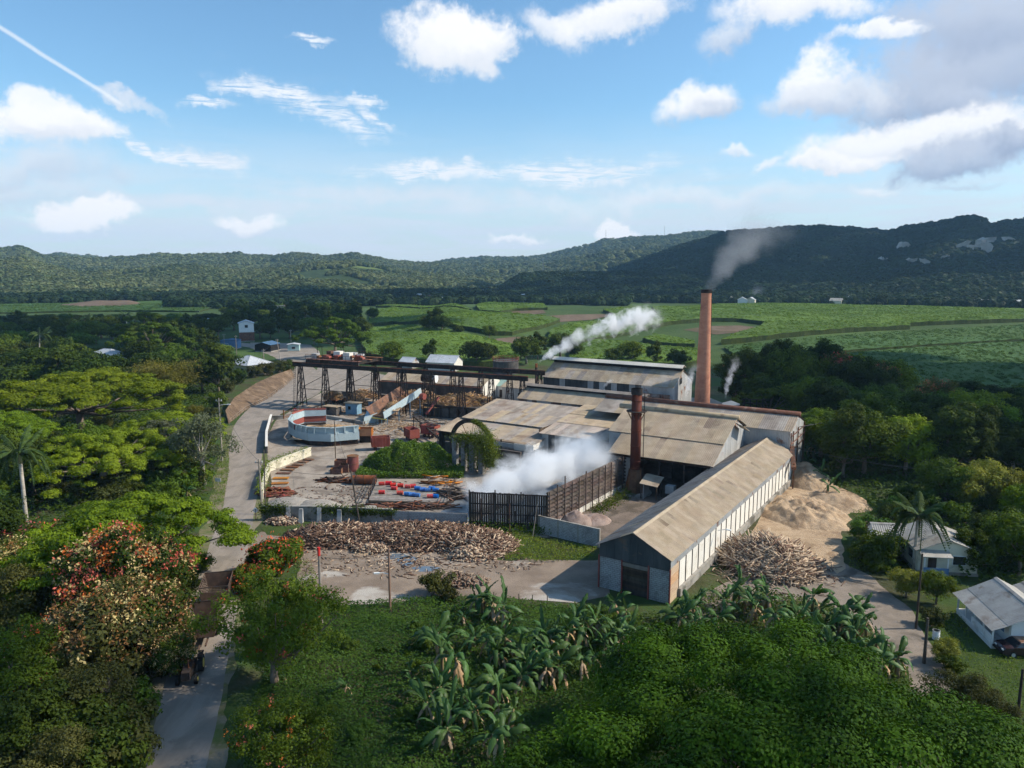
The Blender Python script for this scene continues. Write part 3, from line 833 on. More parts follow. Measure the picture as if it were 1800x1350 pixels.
# wooded belt with the village between the cane land and the hills
def belt(n, pxr, rr0, rng, gap=None):
    px = rng.uniform(*pxr, n)
    a = np.arctan((px - 900) / F)
    r = rng.uniform(*rr0, n)
    x, y = r * np.sin(a), r * np.cos(a)
    k = np.ones(n, bool)
    if gap is not None:
        k = fbm(x / 60 + 9, y / 60, 3) < gap
    return np.stack([x, y, th(x, y) - 0.3], -1)[k]
P = np.concatenate([belt(2600, (1050, 1980), (760, 1000), RNG, .4), belt(3600, (380, 1100), (690, 1150), RNG, .35),
                    belt(2600, (-120, 460), (850, 1200), RNG, .35), belt(500, (300, 520), (700, 860), RNG, .4), belt(900, (-120, 420), (880, 960), RNG, .4)])
s = RNG.uniform(4.0, 7.5, len(P))
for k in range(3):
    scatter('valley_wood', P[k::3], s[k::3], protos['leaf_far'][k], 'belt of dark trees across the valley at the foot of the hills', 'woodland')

# ---------------------------------------------------------------- cane fields: standing crop with real height
TUFT = []
def cane(px_poly, label, hgt=2.3, mat='cane', step=5.0):
    P = [GT(x, y, 0.0) for x, y in px_poly]
    out = []
    n = len(P)
    for i in range(n):
        a, b = P[i], P[(i + 1) % n]
        k = max(1, int((b - a).length / 3.5))
        for j in range(k):
            p = a.lerp(b, j / k)
            out.append((p.x + random.uniform(-.4, .4), p.y + random.uniform(-.4, .4)))
    xs = [p[0] for p in out]; ys = [p[1] for p in out]
    nb = len(out)
    pts = [Vector(p) for p in out]
    gx, gy = np.meshgrid(np.arange(min(xs), max(xs), step), np.arange(min(ys), max(ys), step))
    gx = (gx + RNG.uniform(-1.4, 1.4, gx.shape)).ravel(); gy = (gy + RNG.uniform(-1.4, 1.4, gy.shape)).ravel()
    poly = np.array(out)
    ins = np.zeros(len(gx), bool)
    x0, y0 = poly[:, 0], poly[:, 1]
    x1, y1 = np.roll(x0, -1), np.roll(y0, -1)
    for a, b, c, d in zip(x0, y0, x1, y1):
        m = (b > gy) != (d > gy)
        with np.errstate(divide='ignore', invalid='ignore'):
            ins ^= m & (gx < (c - a) * (gy - b) / (d - b + 1e-12) + a)
    k = int((max(xs) - min(xs)) * (max(ys) - min(ys)) / 5)
    tx, ty = RNG.uniform(min(xs), max(xs), k), RNG.uniform(min(ys), max(ys), k)
    it = np.zeros(k, bool)
    for a, b, c, d in zip(x0, y0, x1, y1):
        m = (b > ty) != (d > ty)
        it ^= m & (tx < (c - a) * (ty - b) / (d - b + 1e-12) + a)
    tx, ty = tx[it], ty[it]
    TUFT.append((mat, np.stack([tx, ty, th(tx, ty) + hgt - .75], -1)))
    pts += [Vector((x, y)) for x, y in zip(gx[ins], gy[ins])]
    vs, es, fs, *_ = delaunay_2d_cdt(pts, [(i, (i + 1) % nb) for i in range(nb)], [], 1, 1e-4)
    X = np.array([v.x for v in vs]); Y = np.array([v.y for v in vs])
    Z = th(X, Y) + hgt - .3 + 0.45 * fbm(X / 9, Y / 9, 3) + RNG.uniform(-.18, .18, len(X))
    V = [(a, b, c) for a, b, c in zip(X, Y, Z)]
    faces = [tuple(f) for f in fs]
    nt_ = len(faces)
    # the standing edge of the crop
    cnt = {}
    for f in fs:
        for i in range(len(f)):
            e = (f[i], f[(i + 1) % len(f)])
            cnt[tuple(sorted(e))] = cnt.get(tuple(sorted(e)), 0) + 1
    low = {}
    def lo(i):
        if i not in low:
            low[i] = len(V)
            V.append((V[i][0], V[i][1], float(th(V[i][0], V[i][1])) - 0.1))
        return low[i]
    side = []
    for f in fs:
        for i in range(len(f)):
            a, b = f[i], f[(i + 1) % len(f)]
            if cnt[tuple(sorted((a, b)))] == 1:
                side.append((b, a, lo(a), lo(b)))
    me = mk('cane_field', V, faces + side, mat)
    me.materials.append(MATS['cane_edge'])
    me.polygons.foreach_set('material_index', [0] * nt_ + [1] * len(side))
    o = bpy.data.objects.new('cane_field', me)
    reg(o)
    tag(o, label, 'cane field', kind='stuff')
cane([(636, 583), (690, 577), (745, 581), (800, 590), (850, 600), (900, 612), (922, 622), (905, 644), (830, 646), (760, 642), (690, 640), (645, 628), (630, 600)], 'dark green cane on the slope nearest the mill sheds')
cane([(652, 552), (690, 543), (760, 546), (850, 553), (905, 556), (950, 560), (985, 566), (945, 580), (900, 590), (868, 590), (800, 578), (740, 570), (690, 570), (648, 574)], 'cane on the middle hill left of the steam', mat='cane')
cane([(835, 541), (885, 536), (950, 540), (962, 545), (905, 547), (880, 552), (845, 550)], 'small cane hump below the village')
cane([(660, 541), (700, 537), (790, 540), (830, 549), (760, 544), (690, 541)], 'thin far strip of cane under the dark trees')
cane([(968, 585), (1000, 572), (1060, 567), (1078, 557), (1060, 548), (1140, 545), (1152, 556), (1128, 573), (1110, 588), (1060, 597), (1000, 612), (962, 610)], 'bright cane block behind the white steam plume')
cane([(1155, 556), (1145, 546), (1250, 539), (1340, 537), (1420, 538), (1600, 542), (1780, 547), (1900, 550), (1900, 562), (1780, 567), (1600, 574), (1598, 579), (1500, 584), (1420, 590), (1330, 600), (1268, 606), (1290, 594), (1335, 581), (1345, 572), (1300, 566), (1240, 566), (1180, 571), (1132, 582)], 'long bright cane field across the plain at right', hgt=2.8)
cane([(1272, 612), (1330, 606), (1450, 595), (1600, 585), (1800, 574), (1900, 572), (1900, 596), (1800, 600), (1640, 609), (1500, 619), (1400, 626), (1290, 628)], 'dark green cane field in front of the long bright one', hgt=1.4, mat='cane_young')
cane([(1300, 636), (1400, 632), (1500, 625), (1640, 614), (1800, 604), (1950, 600), (1950, 668), (1800, 690), (1600, 700), (1400, 690), (1300, 670)], 'shaded cane field behind the red flowering trees', hgt=1.6, mat='cane_young')
cane([(1128, 602), (1150, 594), (1185, 599), (1220, 607), (1222, 613), (1190, 613), (1150, 608)], 'small tongue of ripe cane beside the chimney', hgt=2.8)
cane([(1005, 618), (1050, 603), (1120, 608), (1150, 614), (1222, 619), (1236, 640), (1180, 655), (1080, 652), (1000, 645)], 'cane block directly behind the tall mill roof', mat='cane')
cane([(-60, 531), (60, 529), (200, 528), (395, 528), (400, 534), (350, 549), (200, 548), (-60, 553)], 'flat green cane strip on the far left', mat='cane_young', hgt=1.6, step=9)
def bare(px_poly):
    P = [GT(x, y, 0.12) for x, y in px_poly]
    pts = [Vector((p.x, p.y)) for p in P]
    nb = len(pts)
    gx = [(x, y) for x in np.arange(min(p.x for p in P), max(p.x for p in P), 6) for y in np.arange(min(p.y for p in P), max(p.y for p in P), 6)]
    pts += [Vector(g) for g in gx]
    vs, es, fs, *_ = delaunay_2d_cdt(pts, [(i, (i + 1) % nb) for i in range(nb)], [], 1, 1e-4)
    o = bpy.data.objects.new('bare_field', mk('bare_field', [(v.x, v.y, TH(v.x, v.y) + 0.15) for v in vs], [tuple(f) for f in fs], 'bare_field'))
    reg(o)
    tag(o, kind='structure')
bare([(866, 596), (905, 592), (945, 592), (955, 604), (930, 612), (900, 608)])
bare([(953, 556), (1000, 553), (1060, 552), (1078, 554), (1040, 562), (985, 566)])
bare([(900, 547), (955, 545), (960, 550), (920, 555), (895, 554)])
bare([(1200, 580), (1250, 573), (1300, 572), (1330, 575), (1310, 583), (1260, 588)])

def tuft(mat, seed):
    r = np.random.default_rng(seed)
    P = np.stack([r.normal(0, .7, 26), r.normal(0, .7, 26), r.uniform(.2, 1.6, 26)], -1)
    V, q, v = leaves(P, 1.25, r, 0.6, .34)
    return np_mesh('tuft', V, q, [mat], attr=v)
leafmat('leaf_cane', (0.095, 0.165, 0.024), (0.185, 0.270, 0.042), rnd=.18, trans=.25, patch=.015)
leafmat('leaf_cane_young', (0.062, 0.118, 0.032), (0.110, 0.175, 0.048), rnd=.18, trans=.25, patch=.015)
for mt, lm, lb in (('cane', 'leaf_cane', 'leaf tops of the tall cane'), ('cane_young', 'leaf_cane_young', 'leaf tops of the younger dark cane')):
    P = np.concatenate([p for m_, p in TUFT if m_ == mt])
    P = P[(P[:, 1] < 720) & (np.abs(P[:, 0] / P[:, 1]) < .75)]
    scatter('cane_tops', P, RNG.uniform(.35, .6, len(P)), tuft(lm, 5), lb, 'cane')

# ---------------------------------------------------------------- the mill: plan axes U (along the ridges) and V (away from the road front)
FA = rad(-31.5)
FU = Vector((math.cos(FA), math.sin(FA), 0)); FV = Vector((-math.sin(FA), math.cos(FA), 0))
def FP(u, v, z=0.0):
    return FU * u + FV * v + Vector((0, 0, z))
_sheet = {}
def sheet_mesh(name, mat, ribs=4, amp=0.055):
    k = (name, mat, ribs)
    if k not in _sheet:
        n = ribs * 2
        vs = []
        for i in range(n + 1):
            z = amp if i % 2 else 0.0
            vs += [(i / n, 0, z), (i / n, 1, z)]
        fs = [(2 * i, 2 * i + 2, 2 * i + 3, 2 * i + 1) for i in range(n)]
        _sheet[k] = mk(name, vs, fs, mat)
    return _sheet[k]
def sheets(parent, name, A, B, D, n, rows, mat, face, ribs=4, lap=0.035, jit=0.012, skip=(), alt=None):
    """cover the parallelogram A-B-(B+D-A)-D with separate corrugated sheets, each its own part; face = outward direction"""
    A, B, D = Vector(A), Vector(B), Vector(D)
    ex, ey = (B - A) / n, (D - A) / rows
    nr = ex.cross(ey).normalized()
    org = A
    if nr.dot(Vector(face)) < 0:
        org = B; ex = -ex; nr = -nr
    base = WLOC[parent.name]
    for j in range(rows):
        for i in range(n):
            if (i, j) in skip: continue
            m_ = mat if isinstance(mat, str) else random.choice(mat)
            if alt and random.random() < alt[1]: m_ = alt[0]
            o = bpy.data.objects.new(name, sheet_mesh(name, m_, ribs))
            COL.objects.link(o)
            o.parent = parent
            lift = lap + random.uniform(0, jit)
            Y = ey * 1.03 - nr * (lap + .005)
            X = ex * 1.01 + nr * random.uniform(-jit, jit) * .5
            p = org + ex * i + ey * j + nr * lift - base
            o.matrix_basis = Matrix(((X.x, Y.x, nr.x, p.x), (X.y, Y.y, nr.y, p.y), (X.z, Y.z, nr.z, p.z), (0, 0, 0, 1)))
def gable(parent, name, a, b, zb, ze, zr, mat, n=8, thick=0.08, rpos=0.5, face=None):
    """gable end of upright boards from a to b; wall head ze, apex zr"""
    a, b = Vector(a), Vector(b)
    d = (b - a) / n
    nrm = Vector((d.y, -d.x, 0)).normalized() * thick
    def top(t): return ze + (zr - ze) * (t / rpos if t <= rpos else (1 - t) / (1 - rpos))
    for i in range(n):
        t0, t1 = i / n, (i + 1) / n
        p, q = a + d * i, a + d * (i + 1) - d * 0.015
        off = nrm * random.uniform(0, .35)
        MB().hexa([Vector((p.x, p.y, zb)) + off, Vector((q.x, q.y, zb)) + off, Vector((q.x, q.y, zb)) + off + nrm, Vector((p.x, p.y, zb)) + off + nrm,
                   Vector((p.x, p.y, top(t0))) + off, Vector((q.x, q.y, top(t1))) + off, Vector((q.x, q.y, top(t1))) + off + nrm, Vector((p.x, p.y, top(t0))) + off + nrm]).build(name, mat, parent)
def blocks(parent, a, b, z0, z1, thick=0.2, bl=0.42, bh=0.21, name='block_work', proud=0.02, mat='block', hole=None):
    """concrete block wall: mortar core with every block standing a little proud on both faces"""
    a, b = Vector(a), Vector(b)
    L = (b - a).length
    X = (b - a).normalized(); Y = Vector((-X.y, X.x, 0)); Z = Vector((0, 0, 1))
    m = MB()
    nrow = int(round((z1 - z0) / bh)); bh = (z1 - z0) / nrow
    for r in range(nrow):
        x = -bl / 2 if r % 2 else 0.0
        while x < L - 0.02:
            x0, x1 = max(x, 0) + .016, min(x + bl, L) - .016
            if x1 - x0 > 0.05:
                c = a + X * (x0 + x1) / 2 + Z * (z0 + (r + .5) * bh)
                m.box(c, (x1 - x0, thick + 2 * proud * random.uniform(.5, 1.3), bh - .034), (X, Y, Z))
            x += bl
    o = m.build(name, mat, parent, kind='stuff')
    MB().box((a + b) / 2 + Z * (z0 + z1) / 2, (L - .01, thick, z1 - z0 - .004), (X, Y, Z)).build('mortar', 'mortar', parent)
    return o

# --- long bagasse warehouse in front
WA = rad(-33.0)
WU = Vector((math.cos(WA), math.sin(WA), 0)); WV = Vector((-math.sin(WA), math.cos(WA), 0))
W0 = Vector((9.45, 76.9, 0)); WW, WL, WE, WR = 7.9, 52.5, 4.95, 6.95
def WP(x, y, z=0.0): return W0 + WU * x + WV * y + Vector((0, 0, z))
wh = thing('warehouse', 'long narrow warehouse with tan corrugated roof and white panelled side, nearest the camera', 'warehouse', W0)
ov = 0.35
for sgn in (0, 1):
    x0, x1 = (-ov, WW / 2) if sgn == 0 else (WW + ov, WW / 2)
    ze = WE - ov * (WR - WE) / (WW / 2)
    sheets(wh, 'roof_sheet', WP(x0, -.45, ze), WP(x0, WL + .3, ze), WP(x1, -.45, WR), 66, 3, 'roof_grey' if sgn == 0 else 'roof_dusty', (0, 0, 1), ribs=3, alt=('roof_tan', .10))  # slope away from the sun gets darker grey sheets: shade put into colour
MB().extrude([WP(WW / 2 - .28, -.47, WR - .06), WP(WW / 2, -.47, WR + .10), WP(WW / 2 + .28, -.47, WR - .06)], WV * (WL + .8)).build('ridge_cap', 'roof_dusty', wh)
# front: red corner posts, block piers, plank shutter, dark gable
for x in (-.06, 2.62, 5.62, WW + .06):
    MB().box(WP(x, -.10, 1.85), (.14, .14, 3.7), (WU, WV, Vector((0, 0, 1)))).build('post', 'red_oxide', wh)
blocks(wh, WP(0.03, 0.1), WP(2.55, 0.1), 0, 3.6)
blocks(wh, WP(5.7, 0.1), WP(WW - .03, 0.1), 0, 3.6)
for k in range(9):
    MB().box(WP(4.12, 0.08 + .015 * (k % 2), 0.17 + k * .335), (2.85, .06, .32), (WU, WV, Vector((0, 0, 1)))).build('door_plank', 'dark_wood', wh)
MB().box(WP(4.12, -.04, 3.25), (2.9, .16, .42), (WU, WV, Vector((0, 0, 1)))).build('lintel', 'pole_wood', wh)
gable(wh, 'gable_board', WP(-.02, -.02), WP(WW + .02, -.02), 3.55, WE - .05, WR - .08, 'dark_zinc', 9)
# lit side: plinth, white panels between posts, zinc valance
ax = (WU, WV, Vector((0, 0, 1)))
MB().box(WP(WW + .12, WL / 2 + 1, .45), (.5, WL - 2.6, .9), ax).build('plinth', 'old_concrete', wh)
for k in range(4):
    MB().box(WP(WW - .01 + .02 * (k % 2), 1.28, .48 + k * .98), (.08, 2.35, .96), ax).build('plank', 'plank', wh)
nb_ = 25
bw_ = (WL - 2.6) / nb_
for k in range(nb_):
    y = 2.5 + k * bw_
    MB().box(WP(WW - .03, y + bw_ / 2, 2.45), (.1, bw_ - .1, 3.1), ax).build('wall_panel', 'white_panel', wh)
    MB().box(WP(WW + .03, y, 2.2), (.12, .1, 3.6), ax).build('post', 'iron_black' if k % 5 else 'dark_wood', wh)
sheets(wh, 'valance_sheet', WP(WW + .10, -.2, 3.95), WP(WW + .10, WL, 3.95), WP(WW + .10, -.2, 4.8), 44, 1, 'zinc_wall', WU, ribs=5)
MB().box(WP(0, WL / 2, 2.4), (.15, WL, 4.8), ax).build('back_wall', 'old_concrete', wh)
gable(wh, 'gable_board', WP(WW, WL), WP(0, WL), 0, WE - .05, WR - .08, 'zinc_wall', 9)
b2 = WP(WW + .35, 14.2, 3.7)
lamp = MB().tube([b2, b2 + WU * 1.0 + Vector((0, 0, .3))], .04, 6).build('lamp_arm', 'white_paint', wh)
MB().box(b2 + WU * 1.25 + Vector((0, 0, .3)), (.55, .22, .12), ax).build('lamp_head', 'white_paint', lamp)

# --- boiler house (open front), roof dusted with bagasse
bo = thing('boiler_house', 'open-fronted boiler house with broad dusty tan roof behind the rusty stack', 'mill building', FP(-39, 112))
EB, RB = 5.6, 10.6
vE, vR = 105.3, 118.0
sl_ = lambda v: EB + (RB - EB) * (v - vE) / (vR - vE)
sheets(bo, 'roof_sheet', FP(-47.0, vE, EB), FP(-30.4, vE, EB), FP(-47.0, 110.8, sl_(110.8)), 15, 1, 'roof_tan', (0, 0, 1), alt=('roof_dusty', .5))
sheets(bo, 'roof_sheet', FP(-49.4, 110.6, sl_(110.8) + .03), FP(-30.4, 110.6, sl_(110.8) + .03), FP(-49.4, vR, RB), 17, 2, 'roof_dusty', (0, 0, 1), alt=('roof_tan', .35))
sheets(bo, 'roof_sheet', FP(-49.4, 129.5, 6.2), FP(-30.4, 129.5, 6.2), FP(-49.4, vR, RB), 16, 1, 'roof_tan', (0, 0, 1))
m = MB(); m.tube([FP(-50.5, vR, RB + .12), FP(-30.2, vR, RB + .12)], .42, 10)
m.build('ridge_roll', 'ridge_tan', bo, smooth=True)
ga = FP(-30.8, vE + .2); gb = FP(-30.8, 129.3)
gable(bo, 'gable_board', ga, gb, 0.0, EB - .1, RB - .15, 'zinc_wall', 14, rpos=(vR - vE) / (129.3 - vE))
aw = FP(-30.6, vR + .2, RB - .5)
MB().hexa([aw + FV * -1.6 + FU * .1, aw + FV * -1.6 + FU * 1.5 + Vector((0, 0, -.5)), aw + FV * 2.2 + FU * 1.5 + Vector((0, 0, -1.9)), aw + FV * 2.2 + FU * .1 + Vector((0, 0, -1.5)),
           aw + FV * -1.6 + FU * .1 + Vector((0, 0, .08)), aw + FV * -1.6 + FU * 1.5 + Vector((0, 0, -.42)), aw + FV * 2.2 + FU * 1.5 + Vector((0, 0, -1.82)), aw + FV * 2.2 + FU * .1 + Vector((0, 0, -1.42))]).build('awning', 'roof_tan', bo)
sheets(bo, 'wall_sheet', FP(-49.2, 110.75, 4.6), FP(-46.8, 110.75, 4.6), FP(-49.2, 110.75, 7.55), 2, 1, 'zinc_wall', -FV)
sheets(bo, 'wall_sheet', FP(-47, 106.2, 0), FP(-42.6, 106.2, 0), FP(-47, 106.2, 5.4), 4, 1, 'zinc_wall', -FV)
sheets(bo, 'wall_sheet', FP(-47, 106.2, 0), FP(-47, 128.0, 0), FP(-47, 106.2, 4.9), 12, 1, 'zinc_wall', -FU)
for u in (-42.5, -38.6, -34.8, -31.1):
    MB().box(FP(u, 105.7, 2.7), (.22, .22, 5.4), (FU, FV, Vector((0, 0, 1)))).build('post', 'iron_black', bo)
MB().box(FP(-39, 128.6, 3), (16.4, .2, 6), (FU, FV, Vector((0, 0, 1)))).build('back_wall', 'interior_shade', bo)
MB().box(FP(-38.8, 105.6, 5.35), (16.6, .16, .3), (FU, FV, Vector((0, 0, 1)))).build('eave_beam', 'dark_wood', bo)
for u, v, w, h in ((-37, 114, 4, 3.6), (-34, 117, 3, 4.4)):
    mm = MB(); mm.tube([FP(u - w / 2, v, h / 2), FP(u + w / 2, v, h / 2)], h / 2, 12); mm.build('boiler', 'iron_black', bo)
# shed, tarpaulin and pad beside the stack
sh = thing('lean_to', 'little lean-to with sloping roof at the foot of the rusty stack', 'shed', FP(-38.6, 103.5))
MB().hexa([FP(-40.4, 102.2, 2.35), FP(-37.6, 102.2, 2.15), FP(-37.6, 105.0, 3.0), FP(-40.4, 105.0, 3.2), FP(-40.4, 102.2, 2.43), FP(-37.6, 102.2, 2.23), FP(-37.6, 105.0, 3.08), FP(-40.4, 105.0, 3.28)]).build('roof', 'roof_tan', sh)
MB().box(FP(-39.9, 103.7, 1.1), (.1, 2.3, 2.2), (FU, FV, Vector((0, 0, 1)))).build('side_wall', 'zinc_wall', sh)
for u, v in ((-37.8, 102.4), (-37.8, 104.8), (-40.2, 102.4)):
    MB().box(FP(u, v, 1.15), (.12, .12, 2.3), (FU, FV, Vector((0, 0, 1)))).build('post', 'dark_wood', sh)
tk = thing('water_tank', 'small white box tank standing beside the lean-to', 'tank', FP(-36.4, 104.6))
MB().box(FP(-36.4, 104.6, 1.5), (1.3, 1.1, 1.2), (FU, FV, Vector((0, 0, 1)))).build('tank_body', 'zinc_wall', tk)
for a, b in ((-.5, -.4), (.5, -.4), (.5, .4), (-.5, .4)):
    MB().box(FP(-36.4 + a, 104.6 + b, .45), (.1, .1, .9), (FU, FV, Vector((0, 0, 1)))).build('leg', 'iron_black', tk)
tp = []
for i in range(9):
    for j in range(7):
        x, y = i / 8, j / 6
        h = .55 * math.sin(math.pi * x) * math.sin(math.pi * y) * (1 + .5 * math.sin(9 * x + 4 * y)) + .03
        tp.append(FP(-35.6 + x * 2.0, 102.6 + y * 1.3, .02 + h))
o = bpy.data.objects.new('tarpaulin', mk('tarpaulin', tp, [(i * 7 + j, (i + 1) * 7 + j, (i + 1) * 7 + j + 1, i * 7 + j + 1) for i in range(8) for j in range(6)], 'tarp'))
reg(o); tag(o, 'crumpled white tarpaulin on the floor before the boiler house', 'tarpaulin')

# --- rear house with the rusty ridge roll, right end
fb_ = thing('rear_mill_house', 'tall mill house with dark rusty ridge roll at the right end', 'mill building', FP(-36, 129))
rF, eF = 10.0, 8.2
sheets(fb_, 'roof_sheet', FP(-58, 123.2, eF), FP(-23.2, 123.2, eF), FP(-58, 128.8, rF), 26, 1, 'roof_grey', (0, 0, 1), alt=('roof_tan', .3))
sheets(fb_, 'roof_sheet', FP(-58, 134.4, eF), FP(-23.2, 134.4, eF), FP(-58, 128.8, rF), 20, 1, 'roof_grey', (0, 0, 1))
MB().tube([FP(-58, 128.8, rF + .12), FP(-23.0, 128.8, rF + .12)], .5, 10).build('ridge_roll', 'ridge_rust', fb_, smooth=True)
sheets(fb_, 'wall_sheet', FP(-31, 123.6, 4.4), FP(-23.5, 123.6, 4.4), FP(-31, 123.6, 8.1), 7, 1, 'zinc_wall', -FV)
sheets(fb_, 'wall_sheet', FP(-31, 123.6, 0), FP(-23.5, 123.6, 0), FP(-31, 123.6, 4.4), 7, 1, 'dark_zinc', -FV)
gable(fb_, 'gable_board', FP(-23.5, 123.5), FP(-23.5, 134.2), 0, eF - .1, rF - .15, 'zinc_wall', 8)
for v in (123.4, 125.2, 129, 134.3):
    MB().box(FP(-23.25, v, 4.0), (.16, .16, 8.0), (FU, FV, Vector((0, 0, 1)))).build('post', 'rust', fb_)
for z in (5.0, 6.2, 7.4):
    MB().box(FP(-23.2, 129, z), (.1, 11, .12), (FU, FV, Vector((0, 0, 1)))).build('rail', 'rust', fb_)
cv = thing('conveyor_trough', 'rusty discharge trough on trestles at the back corner of the warehouse', 'conveyor', FP(-22.6, 121.5))
MB().bar(FP(-23.2, 124, 5.6), FP(-21.8, 119, 3.4), .7, .5).build('trough', 'rust', cv)
for a in ((-23, 122.8), (-21.9, 119.6)):
    MB().bar(FP(*a, 0), FP(*a, 4.0), .16).build('leg', 'rust', cv)

# --- stepped sheds on the left
cs = thing('crushing_shed', 'low stepped shed with wide weathered sheet roof beside the old wheel', 'shed', FP(-73, 118))
sheets(cs, 'roof_sheet', FP(-82.6, 116.0, 5.6), FP(-63.6, 116.0, 5.6), FP(-82.6, 128.5, 7.4), 18, 2, 'roof_grey', (0, 0, 1), alt=('roof_tan', .25))
sheets(cs, 'roof_sheet', FP(-83.8, 109.4, 4.2), FP(-62.2, 109.4, 4.2), FP(-83.8, 116.2, 5.35), 20, 1, 'roof_tan', (0, 0, 1), alt=('roof_grey', .35))
MB().box(FP(-69.5, 108.6, 3.55), (14.5, .1, .75), (FU, FV, Vector((0, 0, 1)))).build('fascia_board', 'zinc_wall', cs)
MB().box(FP(-64.3, 108.55, 3.5), (3.6, .12, 1.1), (FU, FV, Vector((0, 0, 1)))).build('fascia_panel', 'white_panel', cs)
MB().box(FP(-62.35, 110.8, 3.7), (.1, 4.4, .95), (FU, FV, Vector((0, 0, 1)))).build('end_panel', 'white_panel', cs)
MB().box(FP(-73, 111.2, 1.4), (20, .25, 2.8), (FU, FV, Vector((0, 0, 1)))).build('front_wall', 'dark_stone', cs)
blocks(cs, FP(-70.5, 110.9), FP(-62.6, 110.9), 0, 2.6, name='block_work', bl=.8, bh=.4)
for u in (-82.5, -76, -69.5, -62.6):
    MB().box(FP(u, 109.7, 2.05), (.2, .2, 4.1), (FU, FV, Vector((0, 0, 1)))).build('post', 'iron_black', cs)
MB().box(FP(-83.4, 116, 2.1), (.12, 12, 4.2), (FU, FV, Vector((0, 0, 1)))).build('end_wall', 'dark_zinc', cs)
c1 = thing('juice_house', 'shed with pinkish and ochre sheet roof between crushing shed and boiler house', 'shed', FP(-56.5, 121))
sheets(c1, 'roof_sheet', FP(-63.3, 112.0, 5.5), FP(-49.5, 112.0, 5.5), FP(-63.3, 118.8, 6.35), 13, 1, 'roof_pinkish', (0, 0, 1), alt=('roof_grey', .35))
sheets(c1, 'roof_sheet', FP(-63.3, 118.6, 6.38), FP(-49.5, 118.6, 6.38), FP(-63.3, 124.0, 7.0), 13, 1, 'roof_dusty', (0, 0, 1), alt=('roof_tan', .3))
sheets(c1, 'roof_sheet', FP(-63.3, 123.8, 7.03), FP(-49.5, 123.8, 7.03), FP(-63.3, 130.2, 7.75), 13, 1, 'roof_tan', (0, 0, 1), alt=('roof_pinkish', .4))
sheets(c1, 'wall_sheet', FP(-62.8, 112.5, 0), FP(-47.4, 112.5, 0), FP(-62.8, 112.5, 5.35), 12, 1, 'zinc_wall', -FV, alt=('dark_zinc', .2))
MB().box(FP(-63.35, 121, 5.9), (.1, 17, .5), (FU, FV, Vector((0, 0, 1)))).build('verge_board', 'dark_wood', c1)

# --- pan house (second roof) and tall house at the back
def ridged(name, label, u0, u1, vf, vr, vb, ze, zr, zb, mat, n, rows, wall, monitor, gab='zinc_wall'):
    t = thing(name, label, 'mill building', FP((u0 + u1) / 2, vr))
    sheets(t, 'roof_sheet', FP(u0, vf, ze), FP(u1, vf, ze), FP(u0, vr, zr), n, rows, mat, (0, 0, 1), alt=('roof_grey', .2))
    sheets(t, 'roof_sheet', FP(u0, vb, ze), FP(u1, vb, ze), FP(u0, vr, zr), n, 1, mat, (0, 0, 1))
    sheets(t, 'wall_sheet', FP(u0 + .2, vf + .4, zb), FP(u1 - .2, vf + .4, zb), FP(u0 + .2, vf + .4, ze), n, 1, wall, -FV)
    gable(t, 'gable_board', FP(u1 - .3, vf + .35), FP(u1 - .3, vb - .35), zb, ze - .1, zr - .2, gab, 10, rpos=(vr - vf) / (vb - vf))
    gable(t, 'gable_board', FP(u0 + .3, vb - .35), FP(u0 + .3, vf + .35), zb, ze - .1, zr - .2, gab, 10, rpos=(vb - vr) / (vb - vf))
    for (mv, mz, w, h, mm) in monitor:
        MB().hexa([FP(u0 + .3, mv - w, mz), FP(u1 - .2, mv - w, mz), FP(u1 - .2, mv + w, mz), FP(u0 + .3, mv + w, mz),
                   FP(u0 + .3, mv - w, mz + h * .55), FP(u1 - .2, mv - w, mz + h * .55), FP(u1 - .2, mv + w, mz + h * .55), FP(u0 + .3, mv + w, mz + h * .55)]).build('ridge_vent', 'interior_shade', t)
        for sg, off in ((-1, 0), (1, 0)):
            MB().hexa([FP(u0 - .1, mv + sg * (w + .45), mz + h * .5), FP(u1 + .1, mv + sg * (w + .45), mz + h * .5), FP(u1 + .1, mv, mz + h), FP(u0 - .1, mv, mz + h),
                       FP(u0 - .1, mv + sg * (w + .45), mz + h * .5 + .07), FP(u1 + .1, mv + sg * (w + .45), mz + h * .5 + .07), FP(u1 + .1, mv, mz + h + .07), FP(u0 - .1, mv, mz + h + .07)]).build('vent_roof', mm, t)
    return t
pan = ridged('pan_house', 'mill house with narrow dark ridge vent, middle of the three stepped roofs', -82.0, -54.0, 135.6, 140.0, 145.0, 6.5, 8.6, 0, 'roof_dusty', 24, 1, ('rust_wall', 'zinc_wall'), [(140.0, 8.45, .5, .8, 'roof_grey')])
tall = ridged('tall_mill_house', 'tallest mill house at the back with pale raised ridge and lit gable', -86.0, -53.6, 153.8, 160.2, 167.2, 8.6, 11.8, 0, 'roof_tan', 22, 2, ('zinc_wall', 'dark_zinc'), [(160.2, 11.65, .8, 1.2, 'roof_pale')])
MB().box(FP(-53.55, 158.6, 9.6), (.12, .9, 1.3), (FU, FV, Vector((0, 0, 1)))).build('window', 'interior_shade', tall)
sheets(tall, 'wall_sheet', FP(-62, 153.7, 4.6), FP(-54.2, 153.7, 4.6), FP(-62, 153.7, 7.0), 6, 1, 'rust_wall', -FV)
# pipe that vents the white steam
vp = thing('steam_pipe', 'dark exhaust pipe with orange tip venting white steam', 'pipe', FP(-86.8, 152.6))
MB().tube([FP(-86.8, 152.6, 0), FP(-86.8, 152.6, 11.0)], .3, 8).build('pipe', 'iron_black', vp, smooth=True)
MB().tube([FP(-86.8, 152.6, 11.0), FP(-86.8, 152.6, 11.9)], .32, 8).build('pipe_tip', 'rust_orange', vp)

